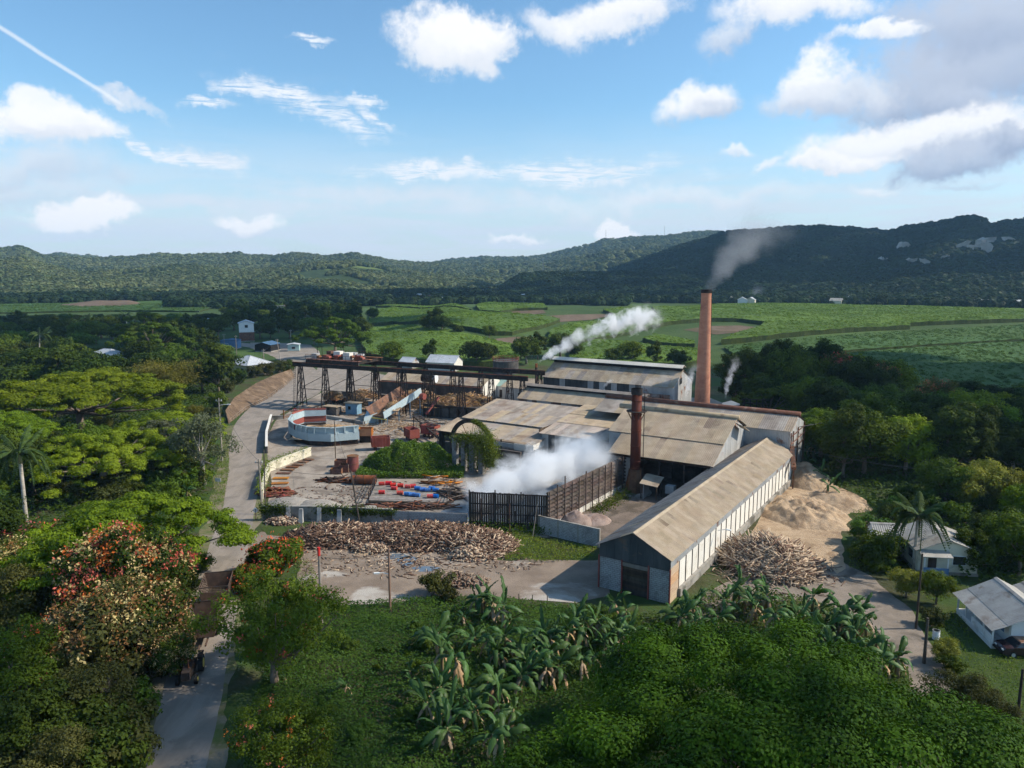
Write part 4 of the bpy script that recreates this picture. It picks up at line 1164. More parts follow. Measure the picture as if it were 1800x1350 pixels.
# --- brick chimney
ch = thing('brick_chimney', 'tall tapering orange brick chimney with sooty rim', 'chimney', (41.4, 161, 0))
hC = 29.6
def cr(z): return 1.78 - (1.78 - 1.02) * z / hC
vs, fs = [], []
nC, rC = 40, 74
for j in range(rC + 1):
    z = hC * j / rC
    for i in range(nC):
        t = 2 * math.pi * (i + .5 * (j % 2)) / nC
        r = cr(z) * (1 + .003 * random.uniform(-1, 1))
        vs.append((r * math.cos(t), r * math.sin(t), z))
for j in range(rC):
    for i in range(nC):
        fs.append((j * nC + i, j * nC + (i + 1) % nC, (j + 1) * nC + (i + 1) % nC, (j + 1) * nC + i))
o = bpy.data.objects.new('shaft', mk('shaft', vs, fs, 'chimney_brick'))
reg(o, ch)
for z in np.arange(1.2, hC - 1, 2.4):
    m = MB(); m.tube([(41.4, 161, z), (41.4, 161, z + .09)], cr(z) + .035, 28); m.build('iron_band', 'chimney_brick', ch, smooth=False)
m = MB(); m.tube([(41.4, 161, hC - .75), (41.4, 161, hC)], cr(hC) + .13, 28); m.build('rim', 'soot', ch)
m = MB(); m.tube([(41.4, 161, hC - 1.3), (41.4, 161, hC - .76)], cr(hC) + .07, 28); m.build('collar', 'chimney_brick', ch)
m = MB(); m.bar((41.4 + 1.5, 160.5, .5), (41.4 + 1.0, 160.4, hC - .4), .07); m.build('lightning_rod', 'iron_black', ch)

# --- rusty iron stack on a splayed base
S0 = Vector((18.8, 111.4, 0))
sk = thing('rusty_stack', 'rusty iron smoke stack with ring platform and splayed base', 'smokestack', S0)
zS = 16.2
m = MB(); m.tube([S0 + Vector((0, 0, 3.6)), S0 + Vector((0, 0, zS))], [.80, .76], 20); m.build('shaft', 'stack_rust', sk, smooth=True)
m = MB(); m.tube([S0 + Vector((0, 0, zS - .9)), S0 + Vector((0, 0, zS))], .86, 20, cap=False); m.tube([S0 + Vector((0, 0, zS - .05)), S0 + Vector((0, 0, zS))], .8, 20); m.build('rim', 'soot', sk)
m = MB(); m.tube([S0, S0 + Vector((0, 0, 3.75))], [1.45, .86], 8); m.build('base_cone', 'rust', sk)
for k in range(8):
    t = 2 * math.pi * k / 8
    d = Vector((math.cos(t), math.sin(t), 0))
    MB().bar(S0 + d * 1.52, S0 + d * .9 + Vector((0, 0, 3.8)), .12).build('rib', 'rust', sk)
zp = 12.7
m = MB(); m.tube([S0 + Vector((0, 0, zp)), S0 + Vector((0, 0, zp + .09))], 1.55, 16); m.build('platform', 'iron_black', sk)
for k in range(8):
    t = 2 * math.pi * k / 8 + .2
    d = Vector((math.cos(t), math.sin(t), 0))
    MB().bar(S0 + d * .8 + Vector((0, 0, zp - 1.2)), S0 + d * 1.45 + Vector((0, 0, zp)), .07).build('bracket', 'rust', sk)
for z in (5, 7.4, 9.8, 12.2, 14.3):
    m = MB(); m.tube([S0 + Vector((0, 0, z)), S0 + Vector((0, 0, z + .1))], .84, 20); m.build('flange', 'stack_rust', sk)
la = MB()
lx = S0 + Vector((1.15, -.1, 0))
for dy in (-.2, .2): la.bar(lx + Vector((0, dy, 1)), lx + Vector((0, dy, zS - .6)), .05)
for z in np.arange(1.2, zS - .8, .45): la.bar(lx + Vector((0, -.2, z)), lx + Vector((0, .2, z)), .035)
la.build('ladder', 'iron_black', sk)
m = MB(); m.tube([S0 + Vector((0, 0, -.01)), S0 + Vector((0, 0, .25))], 2.6, 14); m.build('pad', 'old_concrete', sk)

# --- spray pond: concrete basin behind a board screen and a louvred fence
q0, q1 = Vector((-5.6, 95.6, 0)), Vector((4.6, 94.1, 0))
l1 = Vector((17.9, 114.2, 0))
sp = thing('board_screen', 'dark weathered upright board screen in front of the spray pond', 'screen fence', (q0 + q1) / 2)
n_ = 34
X = (q1 - q0).normalized(); Y = Vector((-X.y, X.x, 0)); Z = Vector((0, 0, 1))
for i in range(n_):
    c = q0.lerp(q1, (i + .5) / n_)
    h = 4.8 + random.uniform(-.06, .06)
    MB().box(c + Z * (h / 2 + .15) + Y * random.uniform(-.02, .02), ((q1 - q0).length / n_ * random.uniform(.78, .97), .05, h), (X, Y, Z)).build('board', 'dark_wood', sp)
for z in (.9, 2.1, 3.4, 4.85):
    MB().box((q0 + q1) / 2 - Y * .08 + Z * z, ((q1 - q0).length + .2, .1, .14), (X, Y, Z)).build('rail', 'iron_black', sp)
for i in range(4):
    MB().box(q0.lerp(q1, i / 3) - Y * .15 + Z * 2.6, (.15, .12, 5.3 + .25 * (i % 2)), (X, Y, Z)).build('post', 'dark_wood', sp)
lv = thing('louvre_fence', 'slatted brown louvre fence along the right side of the spray pond', 'louvre fence', (q1 + l1) / 2)
X2 = (l1 - q1).normalized(); Y2 = Vector((-X2.y, X2.x, 0))
L2 = (l1 - q1).length
for i in range(13):
    h = 5.4 + (1.2 if i in (2,) else .5 if i in (1, 5) else 0)
    MB().box(q1 + X2 * (i * L2 / 12) - Y2 * .35 + Z * (h / 2), (.13, .13, h), (X2, Y2, Z)).build('post', 'slat_wood', lv)
for k in range(8):
    for i in range(6):
        c = q1 + X2 * ((i + .5) * L2 / 6) + Z * (1.15 + k * .55)
        t = rad(38)
        MB().box(c, (L2 / 6 - .03, .62, .045), (X2, Y2 * math.cos(t) + Z * math.sin(t), Z * math.cos(t) - Y2 * math.sin(t))).build('slat', 'slat_wood', lv)
MB().box((q1 + l1) / 2 + Z * .4, (L2, .25, .8), (X2, Y2, Z)).build('base_wall', 'white_panel', lv)
ba = thing('spray_pond', 'concrete spray pond basin filled with water under the mist', 'pond', (q0 + l1) / 2)
bq = [q0 + Y * .6, q1 + Y * .6 - X2 * .1 - X * .5, l1 - X * .6, q0 + (l1 - q1)]
MB().prism([(p.x, p.y) for p in bq], 0.0, .55).build('basin', 'old_concrete', ba)
MB().prism([(p.x * .97 + (q0.x + l1.x) / 2 * .03, p.y * .97 + (q0.y + l1.y) / 2 * .03) for p in bq], .50, .56).build('water', 'water', ba)
for k in range(6):
    p = bq[0].lerp(bq[3], (k + .5) / 6).lerp(bq[1].lerp(bq[2], (k + .5) / 6), .5)
    MB().bar(p + Z * .4, p + Z * 1.8, .08).build('spray_nozzle', 'iron_black', ba)

# ---------------------------------------------------------------- heaps and piles
def heap_h(x, y, c, rx, ry, h, rough, seed):
    q = ((x - c[0]) / rx) ** 2 + ((y - c[1]) / ry) ** 2
    q = q * (1 + .35 * fbm(x * .35 + seed, y * .35, 3))
    return h * np.clip(1 - q, 0, 1) ** 0.9 * (1 + rough * fbm(x * .8 + seed, y * .8, 4))
def heap(name, c, rx, ry, h, mat, label, cat, rough=.35, seed=0.0, n=46, group=None):
    g = np.linspace(-1.15, 1.15, n)
    X, Y = np.meshgrid(c[0] + g * rx, c[1] + g * ry, indexing='ij')
    Zh = heap_h(X, Y, c, rx, ry, h, rough, seed) + c[2]
    q = ((X - c[0]) / rx) ** 2 + ((Y - c[1]) / ry) ** 2
    Zh = np.where(Zh <= c[2] + .01, c[2] - .05, Zh)
    Zh = Zh + np.where(Zh > c[2], .10 * fbm(X * 2.6 + seed, Y * 2.6, 3) * min(1, h), 0)
    V = np.stack([X - c[0], Y - c[1], Zh - c[2]], -1).reshape(-1, 3)
    o = link(name, np_mesh(name, V, grid_faces(n, n), [mat], smooth=True), None, c)
    return tag(o, label, cat, group)
def sticks_mesh(name, P, D, L, R, mats, rng, flat=1.0):
    """solid four-sided billets: centres P, directions D, lengths L, radii R"""
    n = len(P)
    D = D / np.linalg.norm(D, axis=1, keepdims=True)
    t = rng.normal(size=(n, 3)); t -= D * np.sum(t * D, 1, keepdims=True); t /= np.linalg.norm(t, axis=1, keepdims=True)
    b = np.cross(D, t)
    hl = (L / 2)[:, None]; r = R[:, None]
    V = np.empty((n, 8, 3))
    for k, (sx, sy) in enumerate(((-1, -1), (1, -1), (1, 1), (-1, 1))):
        V[:, k] = P - D * hl + (t * sx + b * sy) * r * .75
        V[:, 4 + k] = P + D * hl + (t * sx + b * sy) * r * rng.uniform(.5, .75, n)[:, None]
    base = (np.arange(n) * 8)[:, None, None]
    q = np.array([[3, 2, 1, 0], [4, 5, 6, 7], [0, 1, 5, 4], [1, 2, 6, 5], [2, 3, 7, 6], [3, 0, 4, 7]])[None]
    Fq = (base + q).reshape(-1, 4)
    fm = np.repeat(rng.integers(0, len(mats), n), 6)
    return np_mesh(name, V.reshape(-1, 3), Fq, mats, fmat=fm)
def pile(name, c, rx, ry, h, n, L, R, mats, label, cat, seed=0.0, core='wood_log', tilt=.35, group=None):
    rng = np.random.default_rng(int(seed * 10) + 5)
    t = thing(name, label, cat, c, group)
    g = np.linspace(-1.1, 1.1, 30)
    X, Y = np.meshgrid(g * rx, g * ry, indexing='ij')
    Zc = heap_h(X, Y, (0, 0), rx * .93, ry * .93, h * .88, .2, seed)
    V = np.stack([X, Y, np.where(Zc <= .01, -.05, Zc)], -1).reshape(-1, 3)
    reg(bpy.data.objects.new('heap_core', np_mesh('heap_core', V, grid_faces(30, 30), [core])), t)
    a = rng.uniform(0, 6.283, n); q = np.sqrt(rng.random(n)) * 1.04
    x, y = q * np.cos(a) * rx, q * np.sin(a) * ry
    z = heap_h(x, y, (0, 0), rx, ry, h, .2, seed) * rng.uniform(.85, 1.06, n) + .06
    d = np.stack([np.cos(a2 := rng.uniform(0, 6.283, n)), np.sin(a2), rng.normal(0, tilt, n)], -1)
    me = sticks_mesh('billets', np.stack([x, y, z], -1), d, rng.uniform(*L, n), rng.uniform(*R, n), mats, rng)
    o = bpy.data.objects.new('billets', me)
    reg(o, t)
    tag(o, kind='stuff')
    return t
def V3(p, z=0.0): return Vector((p[0], p[1], z))
# firewood along the front wall
pile('firewood_heap', G(598, 945), 7.0, 4.0, 1.2, 2100, (.8, 2.1), (.05, .11), ['wood_log', 'wood_dark', 'wood_log', 'wood_dark', 'wood_dark', 'wood_log', 'wood_pale'], 'left end of the long firewood heap by the front wall', 'firewood', 1.2)
pile('firewood_heap', G(735, 946), 11.0, 4.6, 1.3, 4400, (.8, 2.1), (.05, .11), ['wood_log', 'wood_dark', 'wood_log', 'wood_dark', 'wood_dark', 'wood_log', 'wood_pale'], 'broad dark middle of the long firewood heap', 'firewood', 2.6)
pile('firewood_heap', G(840, 962), 4.8, 4.0, 1.3, 1000, (.8, 2.1), (.05, .11), ['wood_log', 'wood_dark', 'wood_pale'], 'right end of the firewood heap beside the grass', 'firewood', 3.3)
pile('firewood_heap', G(826, 978), 2.6, 1.8, 1.0, 380, (.4, .8), (.06, .14), ['wood_pale', 'wood_pale', 'wood_log'], 'small heap of fresh pale billets before the firewood', 'firewood', 4.1)
pile('firewood_heap', G(496, 919), 2.2, 1.2, .7, 200, (.4, .8), (.06, .13), ['wood_pale', 'wood_log'], 'low scatter of pale billets by the road sign', 'firewood', 5.0)
pile('firewood_heap', G(652, 968), 2.4, 1.2, .8, 220, (.4, .8), (.06, .13), ['wood_pale', 'wood_log'], 'small billet heap with white rubbish in the lot', 'firewood', 5.6)
pile('rubble_heap', G(810, 1024), 3.2, 1.6, .8, 350, (.25, .7), (.06, .14), ['wood_log', 'dirt_lot'], 'rubble heap behind the banana plants', 'rubble', 6.2, core='dark_dirt')
for (x, y, a, b) in ((590, 959, 3.2, 1.0), (640, 972, 1.6, .8), (800, 976, 2.0, 1.2)):
    heap('sawdust_patch', G(x, y), a, b, .22, 'bagasse', {590: 'sawdust spilled in front of the left firewood', 640: 'little sawdust patch by the rubbish', 800: 'sawdust mound at the foot of the pale billets'}[x], 'sawdust', seed=x, n=24)
# long poles heap and bagasse by the warehouse
pile('pole_heap', G(1352, 990), 5.0, 5.8, 2.3, 2400, (1.0, 3.4), (.04, .10), ['wood_pale', 'wood_log', 'wood_pale', 'wood_pale'], 'big round heap of cut poles beside the white warehouse wall', 'wood heap', 7.7, tilt=.5)
heap('bagasse_heap', G(1408, 842), 4.2, 7.0, 2.5, 'bagasse', 'steep bagasse heap against the far corner of the warehouse', 'bagasse heap', .25, 1.0, 60)
heap('bagasse_heap', G(1408, 902), 6.4, 7.4, 1.5, 'bagasse', 'broad furrowed bagasse heap behind the pole heap', 'bagasse heap', .8, 2.0, 70)
heap('bagasse_heap', G(1475, 880), 4.0, 5.5, .9, 'bagasse', 'low spread of bagasse at the edge of the trees', 'bagasse heap', .4, 3.0)
heap('ash_heap', G(1010, 920), 2.6, 1.9, 1.7, 'ash', 'pinkish ash heap behind the block wall', 'ash heap', .35, 4.0)
heap('ash_heap', G(1044, 915), 2.6, 2.2, .8, 'ash', 'low flattened ash heap next to the warehouse wall', 'ash heap', .35, 5.0)
for i, (x, y, a, b, h, l) in enumerate([(512, 886, 3.6, 2.4, .95, 'leftmost gravel heap behind the ivy wall'), (560, 889, 3.6, 2.2, .85, 'long gravel heap in the middle of the ivy wall'), (652, 897, 2.2, 1.2, .7, 'small sand heap near the leaning pole')]):
    heap('gravel_heap', G(x, y), a, b, h, 'gravel', l, 'gravel heap', .15, 6.0 + i, 36)

# ---------------------------------------------------------------- yard walls
def wall_run(parent, name, pts, h, th_, mat, z0=0.0, cap=None):
    for a, b in zip(pts[:-1], pts[1:]):
        a, b = Vector(a), Vector(b)
        X = (b - a).normalized(); Y = Vector((-X.y, X.x, 0)); Z = Vector((0, 0, 1))
        MB().box((a + b) / 2 + Z * (z0 + h / 2), ((b - a).length, th_, h), (X, Y, Z)).build(name, mat, parent)
        if cap:
            MB().box((a + b) / 2 + Z * (z0 + h + .06), ((b - a).length + .1, th_ + .12, .12), (X, Y, Z)).build('coping', cap, parent)
fw = [G(463, 913), G(560, 914), G(690, 919)]
fwall = thing('front_wall', 'old ivy-clad yard wall with buttresses along the front lot', 'wall', fw[1])
wall_run(fwall, 'wall_panel', fw, 1.85, .3, 'old_concrete', cap='old_concrete')
for x, y in ((508, 914), (530, 918), (562, 916), (597, 920)):
    p = G(x, y)
    MB().hexa([p + Vector((-.28, -.5, 0)), p + Vector((.28, -.5, 0)), p + Vector((.28, .1, 0)), p + Vector((-.28, .1, 0)), p + Vector((-.26, -.15, 1.9)), p + Vector((.26, -.15, 1.9)), p + Vector((.26, .1, 1.9)), p + Vector((-.26, .1, 1.9))]).build('buttress', 'block', fwall)
bwall = thing('block_wall', 'grey concrete block wall between the ivy wall and the board screen', 'wall', G(760, 922))
blocks(bwall, G(690, 919.5), G(822, 925), 0, 1.75, thick=.2)
w2 = thing('block_wall', 'tall stained block wall between the louvre fence and the warehouse', 'wall', G(1000, 948))
a, b = G(948, 937), G(1053, 962)
for i in range(3):
    blocks(w2, a.lerp(b, i / 3) , a.lerp(b, (i + 1) / 3 - .012), 0, 2.25, thick=.2)
for i in range(4):
    MB().box(a.lerp(b, min(max(i / 3 - .004, 0), 1)) + Vector((0, 0, 1.2)), (.3, .3, 2.4), az=math.atan2((b - a).y, (b - a).x)).build('pier', 'old_concrete', w2)
MB().box((a + b) / 2 + Vector((0, 0, 2.31)), ((b - a).length, .26, .12), az=math.atan2((b - a).y, (b - a).x)).build('coping', 'old_concrete', w2)
pw = [G(461, 878), G(466, 850), G(474, 829), G(500, 818), G(546, 801)]
pwall = thing('roadside_wall', 'low cream-washed wall curving from the road into the yard', 'wall', pw[2])
wall_run(pwall, 'wall_panel', pw, 1.45, .3, 'cream_wall', cap='cream_wall')
rw = [G(469, 797), G(469, 770), G(477, 739)]
rwall = thing('roadside_wall', 'dark roadside wall with pale top beside the curved feeder', 'wall', rw[1])
wall_run(rwall, 'wall_panel', rw, 1.3, .35, 'dark_stone', cap='white_panel')
rw = [G(478, 738), G(498, 737)]
r2 = thing('roadside_wall', 'short low concrete wall by the gate at the bend', 'wall', rw[0])
wall_run(r2, 'wall_panel', rw, .8, .3, 'old_concrete', cap='old_concrete')
# rusty gate and the red sign on it
g0, g1 = G(499, 737), G(528, 731)
gt = thing('yard_gate', 'rusty frame gate standing open at the road bend', 'gate', g0)
for t in (0, 1):
    MB().box(g0.lerp(g1, t) + Vector((0, 0, 1.1)), (.22, .22, 2.2)).build('post', 'rust', gt)
for z in (.4, 1.7):
    MB().bar(g0 + Vector((0, 0, z)), g1 + Vector((0, 0, z)), .08).build('rail', 'rust', gt)
MB().bar(g0 + Vector((0, 0, .4)), g1 + Vector((0, 0, 1.7)), .06).build('brace', 'rust', gt)
s0 = G(519, 733)
sg = thing('stop_sign', 'round red and white sign on a post near the gate', 'sign', s0)
MB().bar(s0, s0 + Vector((0, 0, 1.6)), .07).build('post', 'white_paint', sg)
m = MB(); m.tube([s0 + Vector((0, -.05, 1.7)), s0 + Vector((0, -.09, 1.7))], .42, 8); pl = m.build('plate', 'red_sign', sg)
MB().box(s0 + Vector((0, -.11, 1.7)), (.6, .02, .16)).build('white_bar', 'white_paint', pl)

# ---------------------------------------------------------------- curved cane feeder
fe = thing('cane_feeder', 'curved pale blue steel wall of the feeder table, red inside', 'feeder', (-38, 150, 0))
fp = [Vector(p) for p in ((-29.9, 143.6, 0), (-34.9, 141.4, 0), (-39.4, 142.2, 0), (-43.0, 145.2, 0), (-45.4, 149.6, 0), (-46.2, 154.8, 0), (-45.0, 159.2, 0), (-40.4, 160.4, 0))]
Zv = Vector((0, 0, 1))
cen = Vector((-37.5, 151.5, 0))
for i, (a, b) in enumerate(zip(fp[:-1], fp[1:])):
    X = (b - a).normalized(); Y = Vector((-X.y, X.x, 0))
    if Y.dot(cen - a) < 0: Y = -Y
    L = (b - a).length
    AX = (X, Y, Zv)
    c = (a + b) / 2
    MB().box(c + Y * .5 + Zv * .5, (L - .3, .5, 1.0), AX).build('base_skirt', 'iron_black', fe)  # black set-back base: the shadow under the overhang put into its colour
    MB().box(c + Zv * 1.75, (L + .05, .16, 1.5), AX).build('wall_plate', 'pale_blue', fe)
    MB().box(c + Zv * 3.05 + Y * .28, (L, .08, 1.2), AX).build('upper_plate', 'pale_blue', fe)
    n_ = max(2, int(L / 1.55))
    for k in range(n_):
        MB().box(a + X * (k + .5) * L / n_ + Y * .06 + Zv * 3.05, (.26, .42, 1.2), AX).build('stiffener', 'pale_blue', fe)
    MB().box(c + Zv * 3.7, (L + .06, .3, .14), AX).build('top_rail', 'pale_blue', fe)
    if i >= 3:
        MB().box(c + Y * .13 + Zv * 2.4, (L - .1, .06, 2.4), AX).build('liner_plate', 'red_oxide', fe)
        if i >= 5:
            MB().box(c + Zv * 3.9 + Y * .1, (L, .1, .5), AX).build('liner_extension', 'red_oxide', fe)
pile('cane_bed', (-38.6, 150.8, .9), 4.8, 6.4, .9, 1500, (.6, 1.5), (.025, .05), ['cane_stalk', 'bagasse', 'bagasse'], 'yellowish chopped cane lying inside the curved feeder', 'cane', 8.8, core='bagasse', tilt=.1)
ft = thing('tipping_bin', 'rusty open bin at the mouth of the curved feeder', 'bin', G(636, 770))
c = Vector((-29.0, 145.6, 0))
for (dx, dy, w, l) in ((0, -1, 2.6, .1), (0, 1, 2.6, .1), (-1.3, 0, .1, 2), (1.3, 0, .1, 2)):
    MB().box(c + Vector((dx, dy, 2.1)), (w, l, 1.4)).build('side_plate', 'rust_orange', ft)
MB().box(c + Vector((0, 0, .7)), (2.2, 1.6, 1.4)).build('base', 'iron_black', ft)
for px, py in ((500, 730), (640, 0)):
    pass

# ---------------------------------------------------------------- overhead gantry crane
N0, N1 = Vector((-53.4, 185.6, 0)), Vector((3.0, 160.6, 0))
gx = (N1 - N0).normalized(); gy = Vector((-gx.y, gx.x, 0))
GW, GZ = 10.0, 10.4
ga_ = thing('gantry', 'long dark steel crane gantry on braced trestles over the cane yard', 'gantry', (N0 + N1) / 2)
GL = (N1 - N0).length
for side in (0, 1):
    o0 = N0 + gy * GW * side
    e0 = -1.0 if side == 0 else 8.0
    MB().box(o0 + gx * ((GL + e0) / 2) + Zv * GZ, (GL - e0 + 1, .35, .9), (gx, gy, Zv)).build('runway_girder', 'iron_black', ga_)
    MB().box(o0 + gx * ((GL + e0) / 2) + Zv * (GZ + .55), (GL - e0 + 1, .18, .16), (gx, gy, Zv)).build('crane_rail', 'rust', ga_)
    n_ = 9
    for k in range(n_):
        p = o0 + gx * (.8 + k * (GL - 1.6) / (n_ - 1))
        if side == 1 and k == 0: continue
        tr = MB()
        for s1, s2 in ((-1, -1), (1, -1), (1, 1), (-1, 1)):
            tr.bar(p + gx * s1 * .95 + gy * s2 * .8, p + gx * s1 * .38 + gy * s2 * .25 + Zv * GZ, .2)
        for j in range(4):
            z0_, z1_ = .3 + j * 2.4, .3 + (j + 1) * 2.4
            w = lambda z: (.95 - .57 * z / GZ, .8 - .55 * z / GZ)
            a0, b0 = w(z0_); a1, b1 = w(z1_)
            for s2 in (-1, 1):
                tr.bar(p + gx * -a0 + gy * s2 * b0 + Zv * z0_, p + gx * a1 + gy * s2 * b1 + Zv * z1_, .09)
                tr.bar(p + gx * a1 + gy * s2 * b1 + Zv * z1_, p + gx * -a1 + gy * s2 * b1 + Zv * z1_, .09)
            for s1 in (-1, 1):
                tr.bar(p + gx * s1 * a0 - gy * b0 + Zv * z0_, p + gx * s1 * a1 + gy * b1 + Zv * z1_, .08)
        tr.build('trestle', 'iron_black', ga_)
    for k in range(2):
        p = o0 + gx * (.8 + k * (GL - 1.6) / 8); q = o0 + gx * (.8 + (k + 1) * (GL - 1.6) / 8)
        if side == 1 and k == 0: continue
        MB().bar(p + Zv * 4.6, q + Zv * 8.2, .1).build('brace', 'iron_black', ga_)
        MB().bar(p + Zv * 4.4, q + Zv * 4.4, .12).build('brace', 'iron_black', ga_)
la = MB()
lp = N0 - gx * 1.2 - gy * .6
for dx in (-.22, .22): la.bar(lp + gx * dx, lp + gx * (dx + .9) + Zv * GZ, .06)
for z in np.arange(.4, GZ, .5): la.bar(lp + gx * (-.22 + .9 * z / GZ) + Zv * z, lp + gx * (.22 + .9 * z / GZ) + Zv * z, .05)
la.build('ladder', 'iron_black', ga_)
# crane trolley with winches
cr0 = N0 + gx * 10.5
TL = 15.5
cb = thing('crane_bridge', 'long travelling crane platform with winches, cabins and railings on the gantry', 'crane', cr0 + Zv * (GZ + .6))
for side in (0, 1):
    MB().box(cr0 + gy * (GW * side) + Zv * (GZ + 1.0), (TL, .4, .7), (gx, gy, Zv)).build('end_carriage', 'iron_black', cb)
    for dx in (-7, -2.5, 2.5, 7):
        m = MB(); c = cr0 + gx * dx + gy * GW * side + Zv * (GZ + .72); m.tube([c - gy * .15, c + gy * .15], .32, 10); m.build('wheel', 'rust', cb)
for dx in (-7.2, -3.6, 0, 3.6, 7.2):
    MB().box(cr0 + gx * dx + gy * (GW / 2) + Zv * (GZ + 1.15), (.4, GW + 1.0, .7), (gx, gy, Zv)).build('bridge_girder', 'iron_black', cb)
for k, t in enumerate((.04, .5, .96)):
    MB().box(cr0 + gy * GW * t + Zv * (GZ + 1.55), (TL + .4, 1.3, .08), (gx, gy, Zv)).build('walkway', 'rust', cb)
for j, (dx, t, w, d, h, mt) in enumerate([(-6.0, .15, 1.5, 1.4, 1.2, 'zinc_wall'), (-4.6, .55, 1.3, 1.4, 1.5, 'rust'), (-3.2, .2, 1.2, 1.2, .9, 'red_oxide'), (-1.6, .5, 1.9, 1.8, 1.6, 'white_panel'), (.2, .2, 1.3, 1.2, 1.0, 'red_oxide'), (1.4, .7, 1.6, 1.4, 1.2, 'zinc_wall'), (3.0, .25, 1.9, 1.6, 1.7, 'white_panel'), (4.6, .55, 1.2, 1.4, 1.1, 'zinc_wall'), (5.9, .3, 1.4, 1.2, 1.0, 'red_oxide')]):
    c = cr0 + gx * dx + gy * GW * t + Zv * (GZ + 1.6 + h / 2)
    MB().box(c, (w, d, h), (gx, gy, Zv)).build('winch_box', mt, cb)
    m = MB(); c2 = c + gx * (w * .5 + .3) - Zv * .15; m.tube([c2 - gy * .55, c2 + gy * .55], .36, 12); m.build('rope_drum', ('rust', 'iron_black', 'red_oxide')[j % 3], cb)
for t in (-.03, 1.03):
    for dx in np.linspace(-TL / 2, TL / 2, 10):
        MB().bar(cr0 + gx * dx + gy * GW * t + Zv * (GZ + 1.5), cr0 + gx * dx + gy * GW * t + Zv * (GZ + 2.7), .07).build('rail_post', 'iron_black', cb)
    for z in (2.15, 2.7):
        MB().bar(cr0 - gx * TL / 2 + gy * GW * t + Zv * (GZ + z), cr0 + gx * TL / 2 + gy * GW * t + Zv * (GZ + z), .06).build('hand_rail', 'rust', cb)
for dx, t, h in ((-6.6, .3, 4.2), (-5.2, .3, 4.4), (-2.4, .7, 4.0), (.6, .4, 4.4), (3.8, .6, 4.0), (5.4, .5, 4.6), (6.9, .2, 3.4)):
    MB().bar(cr0 + gx * dx + gy * GW * t + Zv * (GZ + 1.6), cr0 + gx * dx + gy * GW * t + Zv * (GZ + h), .11).build('mast', 'iron_black', cb)
    MB().bar(cr0 + gx * (dx - .6) + gy * GW * t + Zv * (GZ + h), cr0 + gx * (dx + .6) + gy * GW * t + Zv * (GZ + h), .09).build('mast_arm', 'iron_black', cb)

# ---------------------------------------------------------------- cane yard under the gantry
lw = [Vector((-36, 199.5, 0)), Vector((-7.8, 187.6, 0))]
cw = thing('storage_wall', 'long dark retaining wall behind the stored cane', 'wall', lw[0].lerp(lw[1], .5))
wall_run(cw, 'wall_panel', [lw[0], lw[0].lerp(lw[1], .25), lw[0].lerp(lw[1], .5), lw[0].lerp(lw[1], .75), lw[1]], 4.1, .4, 'dark_stone', cap='rust')
sb = thing('cane_store', 'long low store with tan hipped roof behind the dark wall', 'shed', lw[0].lerp(lw[1], .5) + gy * 5)
k0, k1 = lw[0] + gy * .9, lw[1] + gy * .9
sheets(sb, 'roof_sheet', k0 + Zv * 4.3, k1 + Zv * 4.3, k0 + gy * 6 + Zv * 6.4, 20, 1, 'roof_tan', (0, 0, 1), alt=('roof_grey', .3))
sheets(sb, 'roof_sheet', k0 + gy * 12 + Zv * 4.3, k1 + gy * 12 + Zv * 4.3, k0 + gy * 6 + Zv * 6.4, 20, 1, 'roof_tan', (0, 0, 1))
gable(sb, 'gable_board', k1 + gy * .2 - gx * .3, k1 + gy * 11.8 - gx * .3, 0, 4.2, 6.2, 'white_panel', 8)
gable(sb, 'gable_board', k0 + gy * 11.8 + gx * .3, k0 + gy * .2 + gx * .3, 0, 4.2, 6.2, 'zinc_wall', 8)
MB().box((k0 + k1) / 2 + gy * 11.6 + Zv * 2.1, ((k1 - k0).length - .6, .2, 4.2), (gx, gy, Zv)).build('rear_wall', 'old_concrete', sb)
# raised cane bay with its dark front
cbay = thing('cane_bay', 'dark concrete cane bay with crumbling front face', 'bay', (-12, 168, 0))
pA = [Vector((-20.5, 172.2, 0)), Vector((-8.2, 166.2, 0)), Vector((-2.0, 177.5, 0)), Vector((-14.5, 183.5, 0))]
MB().prism([(p.x, p.y) for p in pA], 0, 2.5).build('bay_block', 'dark_stone', cbay)
for k in range(7):
    p = pA[0].lerp(pA[1], k / 6)
    MB().box(p + Zv * 1.45 - gy * .12, (.25, .25, 2.9), (gx, gy, Zv)).build('stanchion', 'iron_black', cbay)
MB().bar(pA[0] - gy * .1 + Zv * 2.75, pA[1] - gy * .1 + Zv * 2.75, .35, .4).build('lip_beam', 'iron_black', cbay)
b0 = Vector((-45, 196, 0)); b1 = Vector((-27, 188.2, 0))
cbl = thing('cane_bay', 'low concrete cane bay under the left half of the gantry', 'bay', (b0 + b1) / 2)
wall_run(cbl, 'bay_wall', [b0, b0.lerp(b1, .5), b1], 1.9, .4, 'dark_stone', cap='old_concrete')
wall_run(cbl, 'bay_wall', [b0 - gy * 6, b1 - gy * 6], 1.6, .4, 'dark_stone', cap='old_concrete')
for (c, rx, ry, h, n, lab) in [((-11.3, 175.5, 2.4), 8.2, 5.2, 1.9, 1900, 'cane heaped on top of the dark cane bay'), ((-24, 186.5, 0), 6.8, 5.0, 3.4, 1500, 'cane heap in the middle under the gantry girders'),
                              ((-38, 189, 0), 4.2, 4.2, 3.1, 900, 'cane heap at the left end of the gantry'), ((-1.8, 167.5, 1.5), 3.2, 3.2, 2.2, 600, 'orange cane heap beside the crushing shed roof')]:
    pile('cane_heap', c, rx, ry, h, n, (1.2, 2.8), (.05, .10), ['cane_stalk', 'wood_log', 'bagasse', 'cane_stalk'], lab, 'cane heap', c[0] * .1 + 9, core='cane_stalk', tilt=.25)
